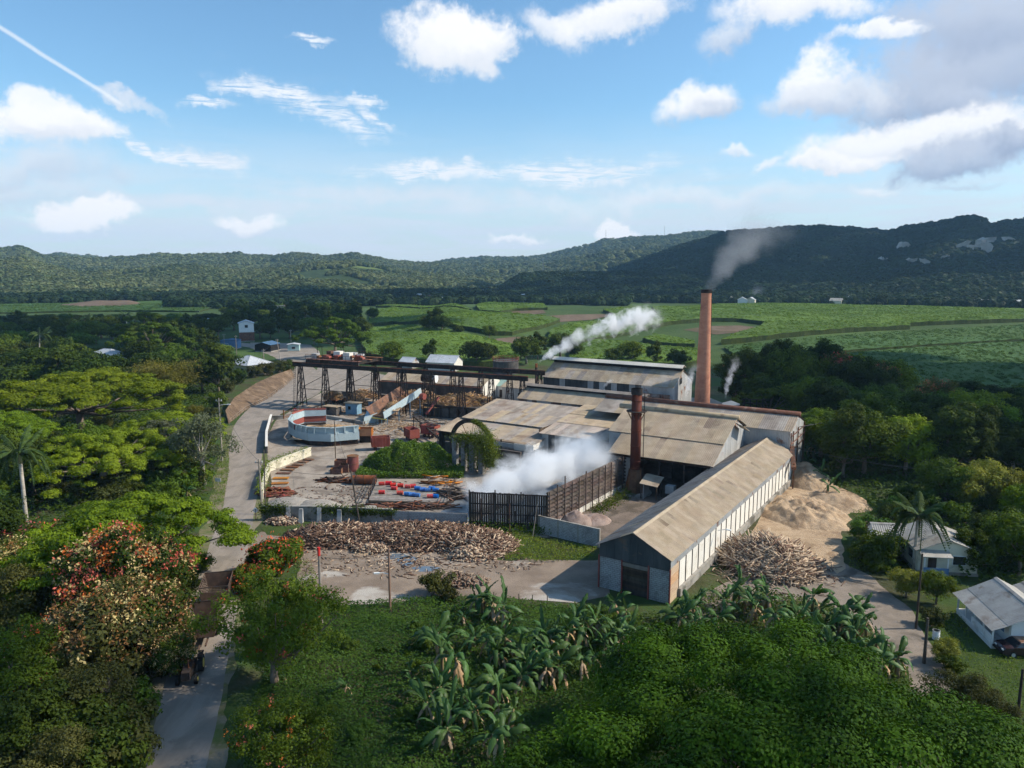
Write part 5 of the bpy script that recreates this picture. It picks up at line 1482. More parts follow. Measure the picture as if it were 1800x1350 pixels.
# loaded cart
cc_ = thing('cane_cart', 'cart loaded high with cane under the left trestles', 'cart', (-45.3, 187.5, 0))
MB().box((-45.3, 187.5, 1.3), (4.0, 2.2, .3), az=FA).build('bed', 'rust', cc_)
for k in range(9):
    for s in (-1, 1):
        q = Vector((-45.3, 187.5, 0)) + FU * (-1.9 + k * .475) + FV * 1.05 * s
        MB().bar(q + Zv * 1.4, q + Zv * 3.0 + FV * .25 * s, .07).build('stake', 'rust', cc_)
for dx in (-1.2, 1.2):
    for s in (-1, 1):
        q = Vector((-45.3, 187.5, .5)) + FU * dx + FV * .95 * s
        m = MB(); m.tube([q - FV * .12, q + FV * .12], .5, 12); m.build('wheel', 'tyre', cc_)
pile('cart_load', (-45.3, 187.5, 1.5), 2.2, 1.4, 1.7, 420, (1.0, 2.0), (.03, .06), ['cane_stalk', 'bagasse'], 'bundle of cane lying on the cart', 'cane', 10.3, core='cane_stalk')
# inclined carrier
a0, a1 = Vector((-29.5, 163.2, 1.6)), Vector((-23.2, 173.6, 4.9))
ca = thing('cane_carrier', 'inclined cane carrier with pale blue sides, legs and yellow rail', 'conveyor', V3(a0.lerp(a1, .5)))
dx_ = (a1 - a0).normalized(); sx_ = Vector((dx_.y, -dx_.x, 0)).normalized(); nz_ = sx_.cross(dx_).normalized()
WC = 4.2; LC = (a1 - a0).length
MB().box(a0.lerp(a1, .5), (WC, LC, .25), (sx_, dx_, nz_)).build('trough_floor', 'rust', ca)
MB().box(a0.lerp(a1, .5) + sx_ * (WC / 2 + .02) + nz_ * .75, (.14, LC + 1.2, 1.6), (sx_, dx_, nz_)).build('side_plate', 'pale_blue', ca)
MB().hexa([a0 - sx_ * (WC / 2 + .15), a0 - sx_ * (WC / 2), a1 - sx_ * (WC / 2), a1 - sx_ * (WC / 2 + .15), a0 - sx_ * (WC / 2 + 1.5) + nz_ * 1.7, a0 - sx_ * (WC / 2 + 1.35) + nz_ * 1.7, a1 - sx_ * (WC / 2 + 1.35) + nz_ * 1.7, a1 - sx_ * (WC / 2 + 1.5) + nz_ * 1.7]).build('sloped_side', 'rust', ca)
for t in (.02, .35, .68, .98):
    for s in (-1, 1):
        p = a0.lerp(a1, t) + sx_ * s * (WC / 2 + .1)
        MB().bar(V3(p), p, .16).build('leg', 'blue_paint' if s > 0 else 'iron_black', ca)
MB().bar(a0 - sx_ * 2.6 - dx_ * .3 + Zv * -.3, a0 + sx_ * 2.4 - dx_ * .3 + Zv * -.3, .12, .25).build('guard_rail', 'yellow_paint', ca)
for s in np.linspace(-2.2, 2.2, 5):
    p = a0 + sx_ * s - dx_ * .3
    MB().bar(V3(p), p + Zv * -.3, .1).build('rail_post', 'pale_blue', ca)
for k in range(8):
    p = a0.lerp(a1, .62) + sx_ * (-1.6 + k * .46)
    MB().bar(p + nz_ * .2, p + nz_ * 1.3, .1).build('kicker_arm', 'iron_black', ca)
m = MB(); c = a1 + sx_ * 2.9 - Zv * .3; m.tube([c - sx_ * .5, c + sx_ * .5], .75, 14); m.build('drive_drum', 'red_oxide', ca)
MB().bar(a1 + sx_ * 5.2 - dx_ * 2 - Zv * 3.4, a1 + sx_ * 6.6 + dx_ * 1.2 - Zv * .6, .7, .35).build('chute', 'red_oxide', ca)
pile('carrier_load', V3(a0.lerp(a1, .42), 2.9), 1.6, 3.6, 1.1, 420, (.6, 1.4), (.03, .06), ['cane_stalk', 'bagasse'], 'cane lying in the trough of the inclined carrier', 'cane', 11.1, core='bagasse')
# control huts, posts and steps under the gantry
for (x, y, w, d, h, mt, lab) in [(622, 727, 3.2, 2.0, 2.6, 'blue_paint', 'small blue control hut under the gantry, left of the carrier'), (660, 722, 2.6, 2.0, 2.4, 'blue_paint', 'small blue hut tucked behind the carrier foot'), (585, 728, 3.6, 2.0, 1.9, 'dark_stone', 'low dark lean-to shelter at the left trestles')]:
    c = G(x, y)
    t = thing('control_hut', lab, 'hut', c)
    MB().box(c + Zv * h / 2, (w, d, h), (gx, gy, Zv)).build('wall', mt, t)
    MB().box(c + Zv * (h + .08), (w + .7, d + .7, .12), (gx, gy, Zv)).build('roof', 'roof_tan', t)
    MB().box(c + gx * -.5 - gy * (d / 2 + .02) + Zv * 1.5, (.7, .06, .8), (gx, gy, Zv)).build('window', 'interior_shade', t)
# sloping ramp kerb at the weighbridge
rp = [G(562, 733), G(640, 746), G(664, 730)]
rk = thing('ramp_kerb', 'pale low kerb wall sloping up beside the feeder yard', 'kerb wall', rp[1])
wall_run(rk, 'kerb', rp, .7, .5, 'old_concrete')
MB().hexa([G(640, 746), G(664, 742), G(666, 728), G(645, 733), G(640, 746) + Zv * 1.4, G(664, 742) + Zv * 2.1, G(666, 728) + Zv * 2.1, G(645, 733) + Zv * 1.4]).build('ramp_block', 'pale_blue', rk)
# elevated inclined trestle from the carrier to the old wheel
t0, t1 = Vector((-20.5, 158.6, 2.6)), Vector((-11.5, 137.5, 1.2))
tr = thing('rail_trestle', 'rusty sloping rail trestle running down towards the old wheel', 'trestle', V3(t0.lerp(t1, .5)))
d_ = (t1 - t0).normalized(); s_ = Vector((d_.y, -d_.x, 0)).normalized()
for s in (-.7, .7):
    MB().bar(t0 + s_ * s, t1 + s_ * s, .2, .35).build('beam', 'iron_black', tr)
for k in range(18):
    p = t0.lerp(t1, (k + .5) / 18)
    MB().box(p + Zv * .2, (1.9, .25, .12), (s_, d_, s_.cross(d_))).build('sleeper', 'slat_wood', tr)
for k in range(5):
    for s in (-.7, .7):
        p = t0.lerp(t1, k / 4) + s_ * s
        MB().bar(V3(p), p, .18).build('leg', 'iron_black', tr)
# red wagons
def wagon(loc, rz, label):
    t = thing('cane_wagon', label, 'wagon', loc, 'red cane wagons in the yard', rz)
    L_, W_, h0, h1 = 3.4, 2.0, .75, 2.5
    for (x, y, sx_, sy_) in ((0, -W_ / 2, L_, .08), (0, W_ / 2, L_, .08), (-L_ / 2, 0, .08, W_ + .08), (L_ / 2, 0, .08, W_ + .08)):
        MB().box((x, y, (h0 + h1) / 2), (sx_, sy_, h1 - h0)).build('side_plate', 'red_oxide', t, local=True)
    MB().box((0, 0, h0), (L_, W_, .12)).build('floor', 'rust', t, local=True)
    for k in range(6):
        for s in (-1, 1):
            MB().box((-L_ / 2 + .2 + k * (L_ - .4) / 5, s * (W_ / 2 + .07), (h0 + h1) / 2), (.1, .08, h1 - h0)).build('rib', 'red_oxide', t, local=True)
    for x in (-1.0, 1.0):
        for s in (-1, 1):
            m = MB(); m.tube([(x, s * .75 - .08, .36), (x, s * .75 + .08, .36)], .36, 12); m.build('wheel', 'iron_black', t, local=True)
    return t
wagon(G(669, 790), rad(14), 'whole red cane wagon standing alone left of the vine mound')
wagon(G(724, 774), rad(-62), 'red cane wagon seen end-on beside the rail trestle')
wagon(G(757, 768), rad(-30), 'dark red wagon against the shed corner')

# ---------------------------------------------------------------- old water wheel on stone pillars
wc = Vector((-6.9, 124.4, 4.5)); wr = 4.1
ww = thing('waterwheel', 'great rusted rim of an old water wheel arching over ivy', 'water wheel', V3(wc))
m = MB()
pts = [wc + FU * wr * math.cos(t) + Zv * wr * math.sin(t) for t in np.linspace(0, 2 * math.pi, 49)]
for k in range(48):
    m.bar(pts[k], pts[k + 1], .34, .7)
m.build('rim', 'iron_black', ww)
for k in range(10):
    t = 2 * math.pi * k / 10 + .2
    MB().bar(wc + Vector((0, 0, 0)), wc + FU * wr * .98 * math.cos(t) + Zv * wr * .98 * math.sin(t), .07).build('spoke', 'rust', ww)
m = MB(); m.tube([wc - FV * 1.2, wc + FV * 1.2], .3, 10); m.build('axle', 'iron_black', ww)
for (x, y, w, h) in [(799, 832, .85, 5.46), (818, 833, .8, 5.46), (838, 837, .95, 5.46), (856, 838, .9, 5.46)]:
    p = V3(wc) + FU * {799: -2.7, 818: -.9, 838: .9, 856: 2.7}[x] - FV * .9
    t = thing('stone_pillar', {799: 'leftmost stone pillar under the old wheel rim', 818: 'second stone pillar under the wheel, half in shade', 838: 'tallest-looking stone pillar nearest the mist, under the wheel', 856: 'ivy-choked stone pillar at the right of the wheel'}[x], 'pillar', p, 'stone pillars of the old wheel pit')
    nrow = int(h / .42)
    for r in range(nrow):
        for s in (-1, 1):
            ww_ = w / 2 * random.uniform(.86, 1.08)
            cxx = s * (w / 4 + (.08 if r % 2 else -.08) * s)
            MB().box(p + FU * s * w / 4 + Zv * (r + .5) * .42, (w / 2 - .03, w * random.uniform(.9, 1.06), .385), (FU, FV, Zv)).build('stone', 'stone', t)
lt = thing('pillar_beam', 'dark beam lying across the tops of the wheel pillars', 'beam', V3(wc))
MB().box(V3(wc, 5.6) - FV * .9, (6.6, .8, .4), (FU, FV, Zv)).build('beam', 'dark_stone', lt)
pit = thing('wheel_pit_wall', 'dark stone pit wall behind the wheel pillars', 'wall', FP(-72, 107.5))
wall_run(pit, 'wall_panel', [FP(-80, 107.4), FP(-72, 107.4), FP(-64, 107.4)], 3.0, .5, 'dark_stone')

# ---------------------------------------------------------------- drum deck and scrap
dk0, dk1, dk2, dk3 = G(648, 884), G(786, 888), G(800, 858), G(662, 852)
dd = thing('drum_deck', 'low timber deck with pipe railings holding the oil drums', 'deck', (dk0 + dk2) / 2)
n_ = 12
for k in range(n_):
    a_, b_ = dk0.lerp(dk3, (k + .04) / n_), dk1.lerp(dk2, (k + .04) / n_)
    c_, e_ = dk1.lerp(dk2, (k + .9) / n_), dk0.lerp(dk3, (k + .9) / n_)
    MB().prism([(a_.x, a_.y), (b_.x, b_.y), (c_.x, c_.y), (e_.x, e_.y)], .32, .42).build('deck_plank', 'pole_wood', dd)
for a_, b_ in ((dk0, dk3), (dk1, dk2)):
    for k in range(5):
        p = a_.lerp(b_, k / 4)
        MB().bar(p, p + Zv * 1.7, .09).build('rail_post', 'iron_black', dd)
    for z in (.95, 1.35, 1.7):
        MB().bar(a_ + Zv * z, b_ + Zv * z, .07).build('hand_rail', 'iron_black', dd)
for a_, b_ in ((dk0, dk1), (dk3, dk2)):
    MB().bar(a_ + Zv * .18, b_ + Zv * .18, .3).build('bearer', 'dark_wood', dd)
def drum(loc, mat, rz, label):
    t = thing('oil_drum', label, 'drum', loc, 'oil drums lying on the deck', rz)
    m = MB(); m.tube([(-.44, 0, .29), (.44, 0, .29)], .285, 14); m.build('barrel', mat, t, local=True, smooth=False)
    for x in (-.43, -.15, .15, .43):
        m = MB(); m.tube([(x - .02, 0, .29), (x + .02, 0, .29)], .305, 14); m.build('hoop', mat, t, local=True)
REDS = [(671, 853, 'leftmost red drum in the back row on the deck'), (683, 852, 'second red drum from the left in the back row'), (691, 855, 'red drum lying third in the back row'), (693, 861, 'red drum pulled forward of the back row'), (704, 856, 'red drum before the gap in the back row'), (717, 858, 'red drum beside the blue ones'), (726, 857, 'last red drum touching the blue row'), (671, 868, 'single red drum at the left of the front row'), (703, 869, 'red drum in the middle of the front row'), (756, 875, 'red drum at the right of the front row')]
BLUES = [(734, 861, 'first blue drum after the reds, back row'), (743, 863, 'second blue drum in the back row'), (752, 864, 'third blue drum in the back row'), (759, 861, 'blue drum set behind the third one'), (766, 864, 'rightmost blue drum in the back row'), (716, 871, 'leftmost blue drum in the front row'), (724, 872, 'second blue drum of the front row'), (733, 873, 'third blue drum of the front row'), (765, 875, 'blue drum at the right corner of the deck')]
for (x, y, l) in REDS: drum(G(x, y, .42), 'red_drum', rad(random.uniform(-14, 14)), l)
for (x, y, l) in BLUES: drum(G(x, y, .42), 'blue_drum', rad(random.uniform(-14, 14)), l)
def scrap(c, n, rx, ry, h, label, seed, L=(1.0, 4.0), mats=('rust', 'iron_black', 'slat_wood')):
    rng = np.random.default_rng(seed)
    a = rng.uniform(0, 6.28, n); q = np.sqrt(rng.random(n))
    P = np.stack([q * np.cos(a) * rx, q * np.sin(a) * ry, .08 + h * rng.random(n) * (1 - q * .7)], -1)
    d = np.stack([rng.normal(1, .4, n), rng.normal(0, .5, n), rng.normal(0, .12, n)], -1)
    t = thing('scrap_heap', label, 'scrap metal', c)
    o = bpy.data.objects.new('scrap_pieces', sticks_mesh('scrap_pieces', P, d, rng.uniform(*L, n), rng.uniform(.05, .16, n), list(mats), rng))
    reg(o, t); tag(o, kind='stuff')
scrap(G(715, 892), 90, 6.5, 1.2, .5, 'long row of rusty bars in front of the drum deck', 1, (1.5, 5))
scrap(G(800, 872), 60, 3.2, 2.6, 1.3, 'tangle of dark scrap iron between the deck and the mist', 2)
scrap(G(485, 868), 130, 2.8, 2.2, .9, 'rust-red scrap pile inside the roadside wall corner', 3, (.6, 2.0), ('rust', 'red_oxide', 'rust'))
scrap(G(598, 846), 60, 3.0, 1.5, .6, 'rusty pipes and offcuts below the rusty tank', 4, (1, 3.5))
scrap(G(772, 852), 40, 2.2, 2.2, 2.0, 'rusty frame scrap at the end of the vine mound', 5, (1, 4), ('rust', 'rust_orange', 'pole_wood'))
sps = [(480, 851, 'rust_orange'), (482, 842, 'rust_orange'), (487, 833, 'rust'), (494, 827, 'rust'), (503, 822, 'rust'), (513, 818, 'rust'), (522, 813, 'rust'), (532, 809, 'rust')]
nth_ = ['first and most orange', 'second', 'third', 'fourth', 'fifth', 'sixth', 'seventh', 'farthest']
for k, (x, y, mt) in enumerate(sps):
    c = G(x, y, .06 + .02 * (k % 2)) + Vector((1.0, .3, 0))
    o = MB().box(c + Zv * .08, (2.6 - .12 * k, 1.0, .12), az=rad(6 - 4 * k)).build('steel_plate', mt)
    tag(o, f'{nth_[k]} rusty steel plate from the road along the cream wall', 'steel plate', 'rusty plates along the roadside wall')
tv = thing('rusty_tank', 'upright rust-red cylindrical tank beside the vine mound', 'tank', G(621, 827))
p = G(621, 827)
m = MB(); m.tube([p, p + Zv * 2.6], .95, 20); m.build('shell', 'red_oxide', tv)
for z in (.05, 1.3, 2.55):
    m = MB(); m.tube([p + Zv * (z - .05), p + Zv * (z + .06)], 1.0, 20); m.build('band', 'rust', tv)
thz = thing('boiler_drum', 'long dark rusty boiler drum lying on the ground', 'tank', G(640, 843))
p = G(640, 843, .75)
m = MB(); m.tube([p - FU.lerp(Vector((1, 0, 0)), .9).normalized() * 1.9, p + FU.lerp(Vector((1, 0, 0)), .9).normalized() * 1.9], .72, 18); m.build('shell', 'rust', thz)
for s in (-1.2, 0, 1.2):
    m = MB(); q = p + Vector((s, -.0, 0)); m.tube([q - Vector((.05, 0, 0)), q + Vector((.05, 0, 0))], .76, 18); m.build('band', 'iron_black', thz)
for i, (x, y, w, h, lb) in enumerate([(600, 820, 2.0, 1.2, 'rusty open box behind the rusty tank, left side'), (592, 832, 1.8, .9, 'small rusty crate in front of the rusty tank'), (606, 829, 1.5, 1.3, 'red rusty box tank touching the upright tank')]):
    t = thing('rusty_box', lb, 'steel box', G(x, y))
    c = G(x, y)
    for (dx, dy, a_, b_) in ((0, -.7, w, .08), (0, .7, w, .08), (-w / 2, 0, .08, 1.4), (w / 2, 0, .08, 1.4)):
        MB().box(c + Vector((dx, dy, h / 2)), (a_, b_, h)).build('side_plate', 'rust', t)
    MB().box(c + Vector((0, 0, .08)), (w, 1.4, .1)).build('floor', 'rust', t)
# red storage tank with rails behind, other far tanks
p = GT(889, 656)
rt = thing('red_rail_tank', 'wide dark storage tank with red railings far behind the gantry', 'tank', p)
m = MB(); m.tube([p, p + Zv * 4.2], 4.2, 28); m.build('shell', 'dark_stone', rt)
for k in range(18):
    t = 2 * math.pi * k / 18
    q = p + Vector((math.cos(t), math.sin(t), 0)) * 4.3
    MB().bar(q + Zv * 4.1, q + Zv * 5.3, .1).build('rail_post', 'red_oxide', rt)
for z in (4.7, 5.3):
    m = MB()
    pp = [p + Vector((math.cos(t), math.sin(t), 0)) * 4.3 + Zv * z for t in np.linspace(0, 2 * math.pi, 29)]
    for k in range(28): m.bar(pp[k], pp[k + 1], .1)
    m.build('rail_ring', 'red_oxide', rt)
p = Vector((-21.3, 190.5, 6.2))
ht = thing('header_tank', 'dark horizontal tank with a white end on a stand above the cane wall', 'tank', V3(p))
m = MB(); m.tube([p - gx * 1.9, p + gx * 1.5], 1.0, 16); m.build('shell', 'iron_black', ht)
m = MB(); m.tube([p + gx * 1.5, p + gx * 2.2], 1.02, 16); m.build('white_end', 'white_paint', ht)
for s in (-1.4, 1.4):
    for w in (-.7, .7):
        MB().bar(V3(p) + gx * s + gy * w, p + gx * s + gy * w, .16).build('leg', 'iron_black', ht)

# litter of the yard: spilled cane, chips, bits of iron
def litter(name, label, c, rx, ry, n, L, R, mats, seed):
    rng = np.random.default_rng(seed)
    a = rng.uniform(0, 6.28, n); q = rng.random(n) ** .7
    P = np.stack([c[0] + q * np.cos(a) * rx, c[1] + q * np.sin(a) * ry, np.full(n, .05)], -1)
    d = np.stack([np.cos(a * 7.3), np.sin(a * 7.3), rng.normal(0, .05, n)], -1)
    o = bpy.data.objects.new(name, sticks_mesh(name, P, d, rng.uniform(*L, n), rng.uniform(*R, n), mats, rng)); reg(o); tag(o, label, 'litter', kind='stuff')
litter('cane_litter', 'spilled cane and chips on the yard around the carrier', (-24, 160, 0), 16, 12, 1400, (.3, 1.3), (.02, .05), ['cane_stalk', 'wood_dark', 'bagasse'], 1)
litter('cane_litter', 'cane trash strewn under the gantry', (-30, 180, 0), 24, 9, 1200, (.4, 1.6), (.03, .06), ['cane_stalk', 'wood_dark'], 2)
litter('scrap_litter', 'bits of scrap and stone strewn over the scrap yard', (-22, 110, 0), 13, 8, 500, (.15, .9), (.03, .08), ['rust', 'wood_dark', 'old_concrete'], 3)
litter('wood_litter', 'bark and splinters scattered before the firewood', (-12, 84, 0), 16, 5, 900, (.15, .8), (.02, .06), ['wood_log', 'wood_dark', 'wood_pale'], 4)
litter('pole_litter', 'stray poles and splinters around the pole heap', tuple(G(1352, 1000)), 8, 8, 500, (.3, 1.6), (.03, .06), ['wood_log', 'wood_pale'], 5)

# ---------------------------------------------------------------- houses
def house(name, label, loc, rz, Wd, Ln, hw, hr, roof, wall, base='old_concrete', cat='house', porch=None, n=7, wins=(), hip=False, group=None, over=.45):
    """local frame: ridge along Y, width along X. wins: (side, pos, z, w, h, kind)"""
    t = thing(name, label, cat, loc, group, rz)
    L2, W2 = Ln / 2, Wd / 2
    m = MB()
    m.box((0, -L2, hw / 2), (Wd, .15, hw)); m.box((0, L2, hw / 2), (Wd, .15, hw))
    m.box((-W2, 0, hw / 2), (.15, Ln - .15, hw)); m.box((W2, 0, hw / 2), (.15, Ln - .15, hw))
    if not hip:
        for y in (-L2, L2):
            m.extrude([(-W2, y - .07, hw), (W2, y - .07, hw), (0, y - .07, hr - .1)], (0, .14, 0))
    wl = m.build('wall', wall, t, local=True)
    MB().box((0, 0, .18), (Wd + .3, Ln + .3, .36)).build('plinth', base, t, local=True)
    ez = hw - over * (hr - hw) / W2 + .05
    def slope(A, B, D, nn, rows=1):
        A, B, D = Vector(A), Vector(B), Vector(D)
        ex, ey = (B - A) / nn, (D - A) / rows
        nr = ex.cross(ey).normalized()
        if nr.z < 0: A, ex, nr = B, -ex, -nr
        for i in range(nn):
            o = bpy.data.objects.new('roof_sheet', sheet_mesh('roof_sheet', roof, 4))
            COL.objects.link(o); o.parent = t
            p = A + ex * i + nr * .04
            X = ex * 1.01; Y = ey
            o.matrix_basis = Matrix(((X.x, Y.x, nr.x, p.x), (X.y, Y.y, nr.y, p.y), (X.z, Y.z, nr.z, p.z), (0, 0, 0, 1)))
    e = L2 + over
    if hip:
        r = MB()
        q = max(L2 - W2, .3)
        vs = [(-W2 - over, -e, ez), (W2 + over, -e, ez), (W2 + over, e, ez), (-W2 - over, e, ez), (0, -q, hr), (0, q, hr)]
        r.add(vs, [(0, 1, 4), (1, 2, 5, 4), (2, 3, 5), (3, 0, 4, 5), (3, 2, 1, 0)])
        ro = r.build('roof', roof, t, local=True)
        for a, b in ((0, 4), (1, 4), (2, 5), (3, 5), (4, 5)):
            MB().bar(Vector(vs[a]) + Zv * .04, Vector(vs[b]) + Zv * .04, .18, .08).build('ridge_cap', roof, ro, local=True)
    else:
        for s in (-1, 1):
            slope((s * (W2 + over), -e, ez), (s * (W2 + over), e, ez), (0, -e, hr), n)
        MB().extrude([(-.25, -e, hr + .0), (0, -e, hr + .13), (.25, -e, hr + .0)], (0, 2 * e, 0)).build('ridge_cap', roof, t, local=True)
    for (side, pos, z, w, h, kind) in wins:
        x, y, sx, sy = {'f': (pos, -L2 - .06, w, .08), 'b': (pos, L2 + .06, w, .08), 'l': (-W2 - .06, pos, .08, w), 'r': (W2 + .06, pos, .08, w)}[side]
        if kind == 'door':
            MB().box((x, y, h / 2 + .36), (sx, sy, h)).build('door', 'dark_wood', t, local=True)
        else:
            fr = MB().box((x, y, z), (sx + (.16 if side in 'fb' else 0), sy + (.16 if side in 'lr' else 0), h + .16)).build('window', 'white_paint', t, local=True)
            MB().box((x * 1.0 + (0 if side in 'fb' else math.copysign(.04, x)), y + (math.copysign(.04, y) if side in 'fb' else 0), z), (sx, sy, h)).build('pane', 'glass_dark' if kind == 'win' else 'blue_wall', fr, local=True)
    if porch:
        side, dep, mat_ = porch
        s = -1 if side == 'l' else 1
        MB().box((s * (W2 + dep / 2), 0, .25), (dep, Ln, .5)).build('porch_floor', 'white_wall', t, local=True)
        slope((s * (W2 + dep + .3), -e, ez - .55), (s * (W2 + dep + .3), e, ez - .55), (s * (W2 + over - .05), -e, ez), n)
        for y in np.linspace(-L2 + .1, L2 - .1, 5):
            MB().box((s * (W2 + dep - .1), y, (ez - .5) / 2 + .2), (.13, .13, ez - .7)).build('porch_post', 'white_wall', t, local=True)
        MB().box((s * (W2 + dep - .1), -Ln * .2, .85), (.1, Ln * .55, .7)).build('porch_parapet', mat_, t, local=True)
    return t
h1 = house('bungalow', 'cream bungalow with grey-cream gable roof behind the coconut palm', (49.3, 83.4, 0), rad(-9), 6.2, 6.6, 2.9, 4.1, 'roof_cream', 'cream_wall', porch=None, n=7,
           wins=[('f', 1.2, 1.75, 1.3, .95, 'win'), ('f', -1.6, 1.8, .9, 1.9, 'door'), ('r', .5, 1.7, 1.2, .9, 'win'), ('l', .8, 1.7, 1.2, .9, 'win'), ('l', -1.4, 1.7, 1.2, .9, 'win')])
MB().box((-1.6, -4.0, .45), (2.6, 1.3, .2)).build('veranda_floor', 'white_wall', h1, local=True)
MB().box((-1.6, -4.6, .8), (2.6, .1, .8)).build('veranda_wall', 'blue_wall', h1, local=True)
for x in (-2.8, -.4):
    MB().box((x, -4.5, 1.5), (.12, .12, 2.2)).build('veranda_post', 'white_wall', h1, local=True)
MB().hexa([Vector(p) for p in ((-3.2, -4.8, 2.45), (0, -4.8, 2.45), (0, -3.3, 2.8), (-3.2, -3.3, 2.8), (-3.2, -4.8, 2.52), (0, -4.8, 2.52), (0, -3.3, 2.87), (-3.2, -3.3, 2.87))]).build('veranda_roof', 'roof_cream', h1, local=True)
house('annexe', 'small white annexe with its own gable, left behind the bungalow', (45.4, 87.2, 0), rad(81), 2.8, 3.4, 2.6, 3.5, 'roof_cream', 'white_wall', n=4, wins=[('f', 0, 1.6, .7, .7, 'win')], over=.3)
oh = G(1533, 946)
t = thing('privy', 'small rust-red privy box in the weeds left of the bungalow', 'shed', oh)
MB().box(oh + Zv * .95, (1.2, 1.2, 1.9), az=.2).build('wall', 'red_oxide', t)
MB().box(oh + Zv * 1.96, (1.5, 1.5, .1), az=.2).build('roof', 'rust', t)
MB().box(oh + Vector((.1, -.63, .9)), (.7, .06, 1.6), az=.2).build('door', 'rust', t)
house('bungalow', 'white bungalow with sheet roof and blue-edged porch at the right edge', (47.4, 66.6, 0), rad(-8), 4.2, 7.2, 2.6, 3.7, 'roof_cream', 'white_wall', porch=('l', 1.5, 'white_wall'), n=8,
      wins=[('f', .8, 1.75, 1.2, .9, 'win'), ('l', -2.2, 1.7, 1.0, .9, 'blind'), ('l', 2.4, 1.75, .9, .9, 'blind'), ('l', .2, 1.8, .8, 1.9, 'door'), ('l', -1.0, 1.75, .9, .9, 'win')])
house('extension', 'low lean extension with grey roof joined behind the white bungalow', (50.6, 68.6, 0), rad(-8), 3.0, 4.0, 2.5, 3.2, 'roof_cream', 'white_wall', n=4, wins=[('f', 0, 1.5, .8, .8, 'win')], over=.25)
# parked car (only its front half reaches into the frame)
def car(loc, rz, label):
    t = thing('parked_car', label, 'car', loc, None, rz)
    prof = [(-2.1, .35), (-2.15, .72), (-1.95, .88), (-1.25, .95), (-.75, 1.38), (.75, 1.40), (1.35, .98), (2.05, .90), (2.15, .7), (2.1, .35)]
    w = .82
    def sec(pr, s0, s1, inset=0): return [(x, s0, z) for x, z in pr]
    body = [(-2.1, .32), (-2.16, .70), (-1.98, .88), (-1.25, .96), (1.38, .98), (2.08, .90), (2.16, .68), (2.1, .32)]
    MB().extrude([(x, -w, z) for x, z in body], (0, 2 * w, 0)).build('body', 'car_paint', t, local=True)
    m = MB()
    lo = [(-1.3, .95), (1.4, .97)]; hi = [(-.7, 1.38), (.78, 1.40)]
    m.hexa([(-1.28, -w + .04, .95), (1.42, -w + .04, .97), (1.42, w - .04, .97), (-1.28, w - .04, .95), (-.72, -w + .2, 1.38), (.8, -w + .2, 1.39), (.8, w - .2, 1.39), (-.72, w - .2, 1.38)])
    m.build('window_band', 'glass_dark', t, local=True)
    MB().hexa([(-.74, -w + .18, 1.37), (.82, -w + .18, 1.38), (.82, w - .18, 1.38), (-.74, w - .18, 1.37), (-.66, -w + .26, 1.43), (.74, -w + .26, 1.44), (.74, w - .26, 1.44), (-.66, w - .26, 1.43)]).build('roof', 'car_roof', t, local=True)
    for s in (-1, 1):
        for x in (-.72, .05, .8):
            MB().bar((x * 1.0 + (-.5 if x < 0 else .5 if x > .5 else 0), s * (w - .03), .96), (x, s * (w - .18), 1.39), .07).build('pillar', 'car_paint', t, local=True)
        for x in (-1.35, 1.35):
            m = MB(); m.tube([(x, s * (w - .18), .31), (x, s * (w + .02), .31)], .31, 16); wh_ = m.build('wheel', 'tyre', t, local=True)
            m = MB(); m.tube([(x, s * (w + .0), .31), (x, s * (w + .035), .31)], .17, 12); m.build('rim', 'zinc_wall', wh_, local=True)
        MB().box((-2.14, s * .55, .68), (.06, .32, .14)).build('headlight', 'white_paint', t, local=True)
        MB().box((2.14, s * .6, .72), (.06, .25, .14)).build('tail_light', 'red_sign', t, local=True)
    MB().box((-2.2, 0, .42), (.14, 1.6, .16)).build('bumper', 'iron_black', t, local=True)
car(G(1799, 1150), rad(-4), 'dark maroon saloon car parked by the white bungalow')
p = G(1645, 1123)
t = thing('drum_bin', 'white drum standing on the grass verge by the lane', 'drum', p)
m = MB(); m.tube([p, p + Zv * .85], .3, 16); m.build('barrel', 'plastic_white', t)
for z in (.04, .3, .58, .83):
    m = MB(); m.tube([p + Zv * (z - .02), p + Zv * (z + .02)], .32, 16); m.build('hoop', 'plastic_white', t)

# houses beyond the road bend and across the valley
house('hip_house', 'white house with pale zinc hipped roof among the trees at left', (-146, 270, 0), rad(62), 9, 13, 3.2, 5.4, 'roof_zinc', 'white_wall', hip=True, wins=[('f', 0, 1.8, 1.2, 1, 'win'), ('l', -2, 1.8, 1.4, 1, 'win'), ('l', 3, 1.8, 1.4, 1, 'win'), ('r', 2, 1.8, 1.4, 1, 'win')])
house('hip_house', 'smaller dark-roofed house just behind the pale zinc roof', (-141, 291, 0), rad(70), 7, 10, 3.6, 5.4, 'roof_blue', 'cream_wall', hip=True, wins=[('l', 0, 1.8, 1.4, 1, 'win')])
house('hip_house', 'yellow-walled house with pale hipped roof beside the road bend', (-86, 244, 0), rad(55), 9.5, 11, 3.6, 5.9, 'roof_zinc', 'yellow_wall', hip=True, wins=[('f', 2, 1.8, 1.2, 1, 'win'), ('f', -2, 1.8, 1.2, 1, 'win'), ('l', -3, 1.9, 1.4, 1, 'win'), ('l', 0, 1.8, 1, 2, 'door'), ('l', 3, 1.9, 1.4, 1, 'win'), ('r', 0, 1.8, 1.4, 1, 'win')])
h = house('tower_house', 'tall narrow white house with a single dark window', (-126, 356, 0), rad(20), 6.5, 8, 8.6, 9.8, 'roof_zinc', 'white_wall', n=4, wins=[('f', 0, 7.2, 1.4, 1.3, 'win')])
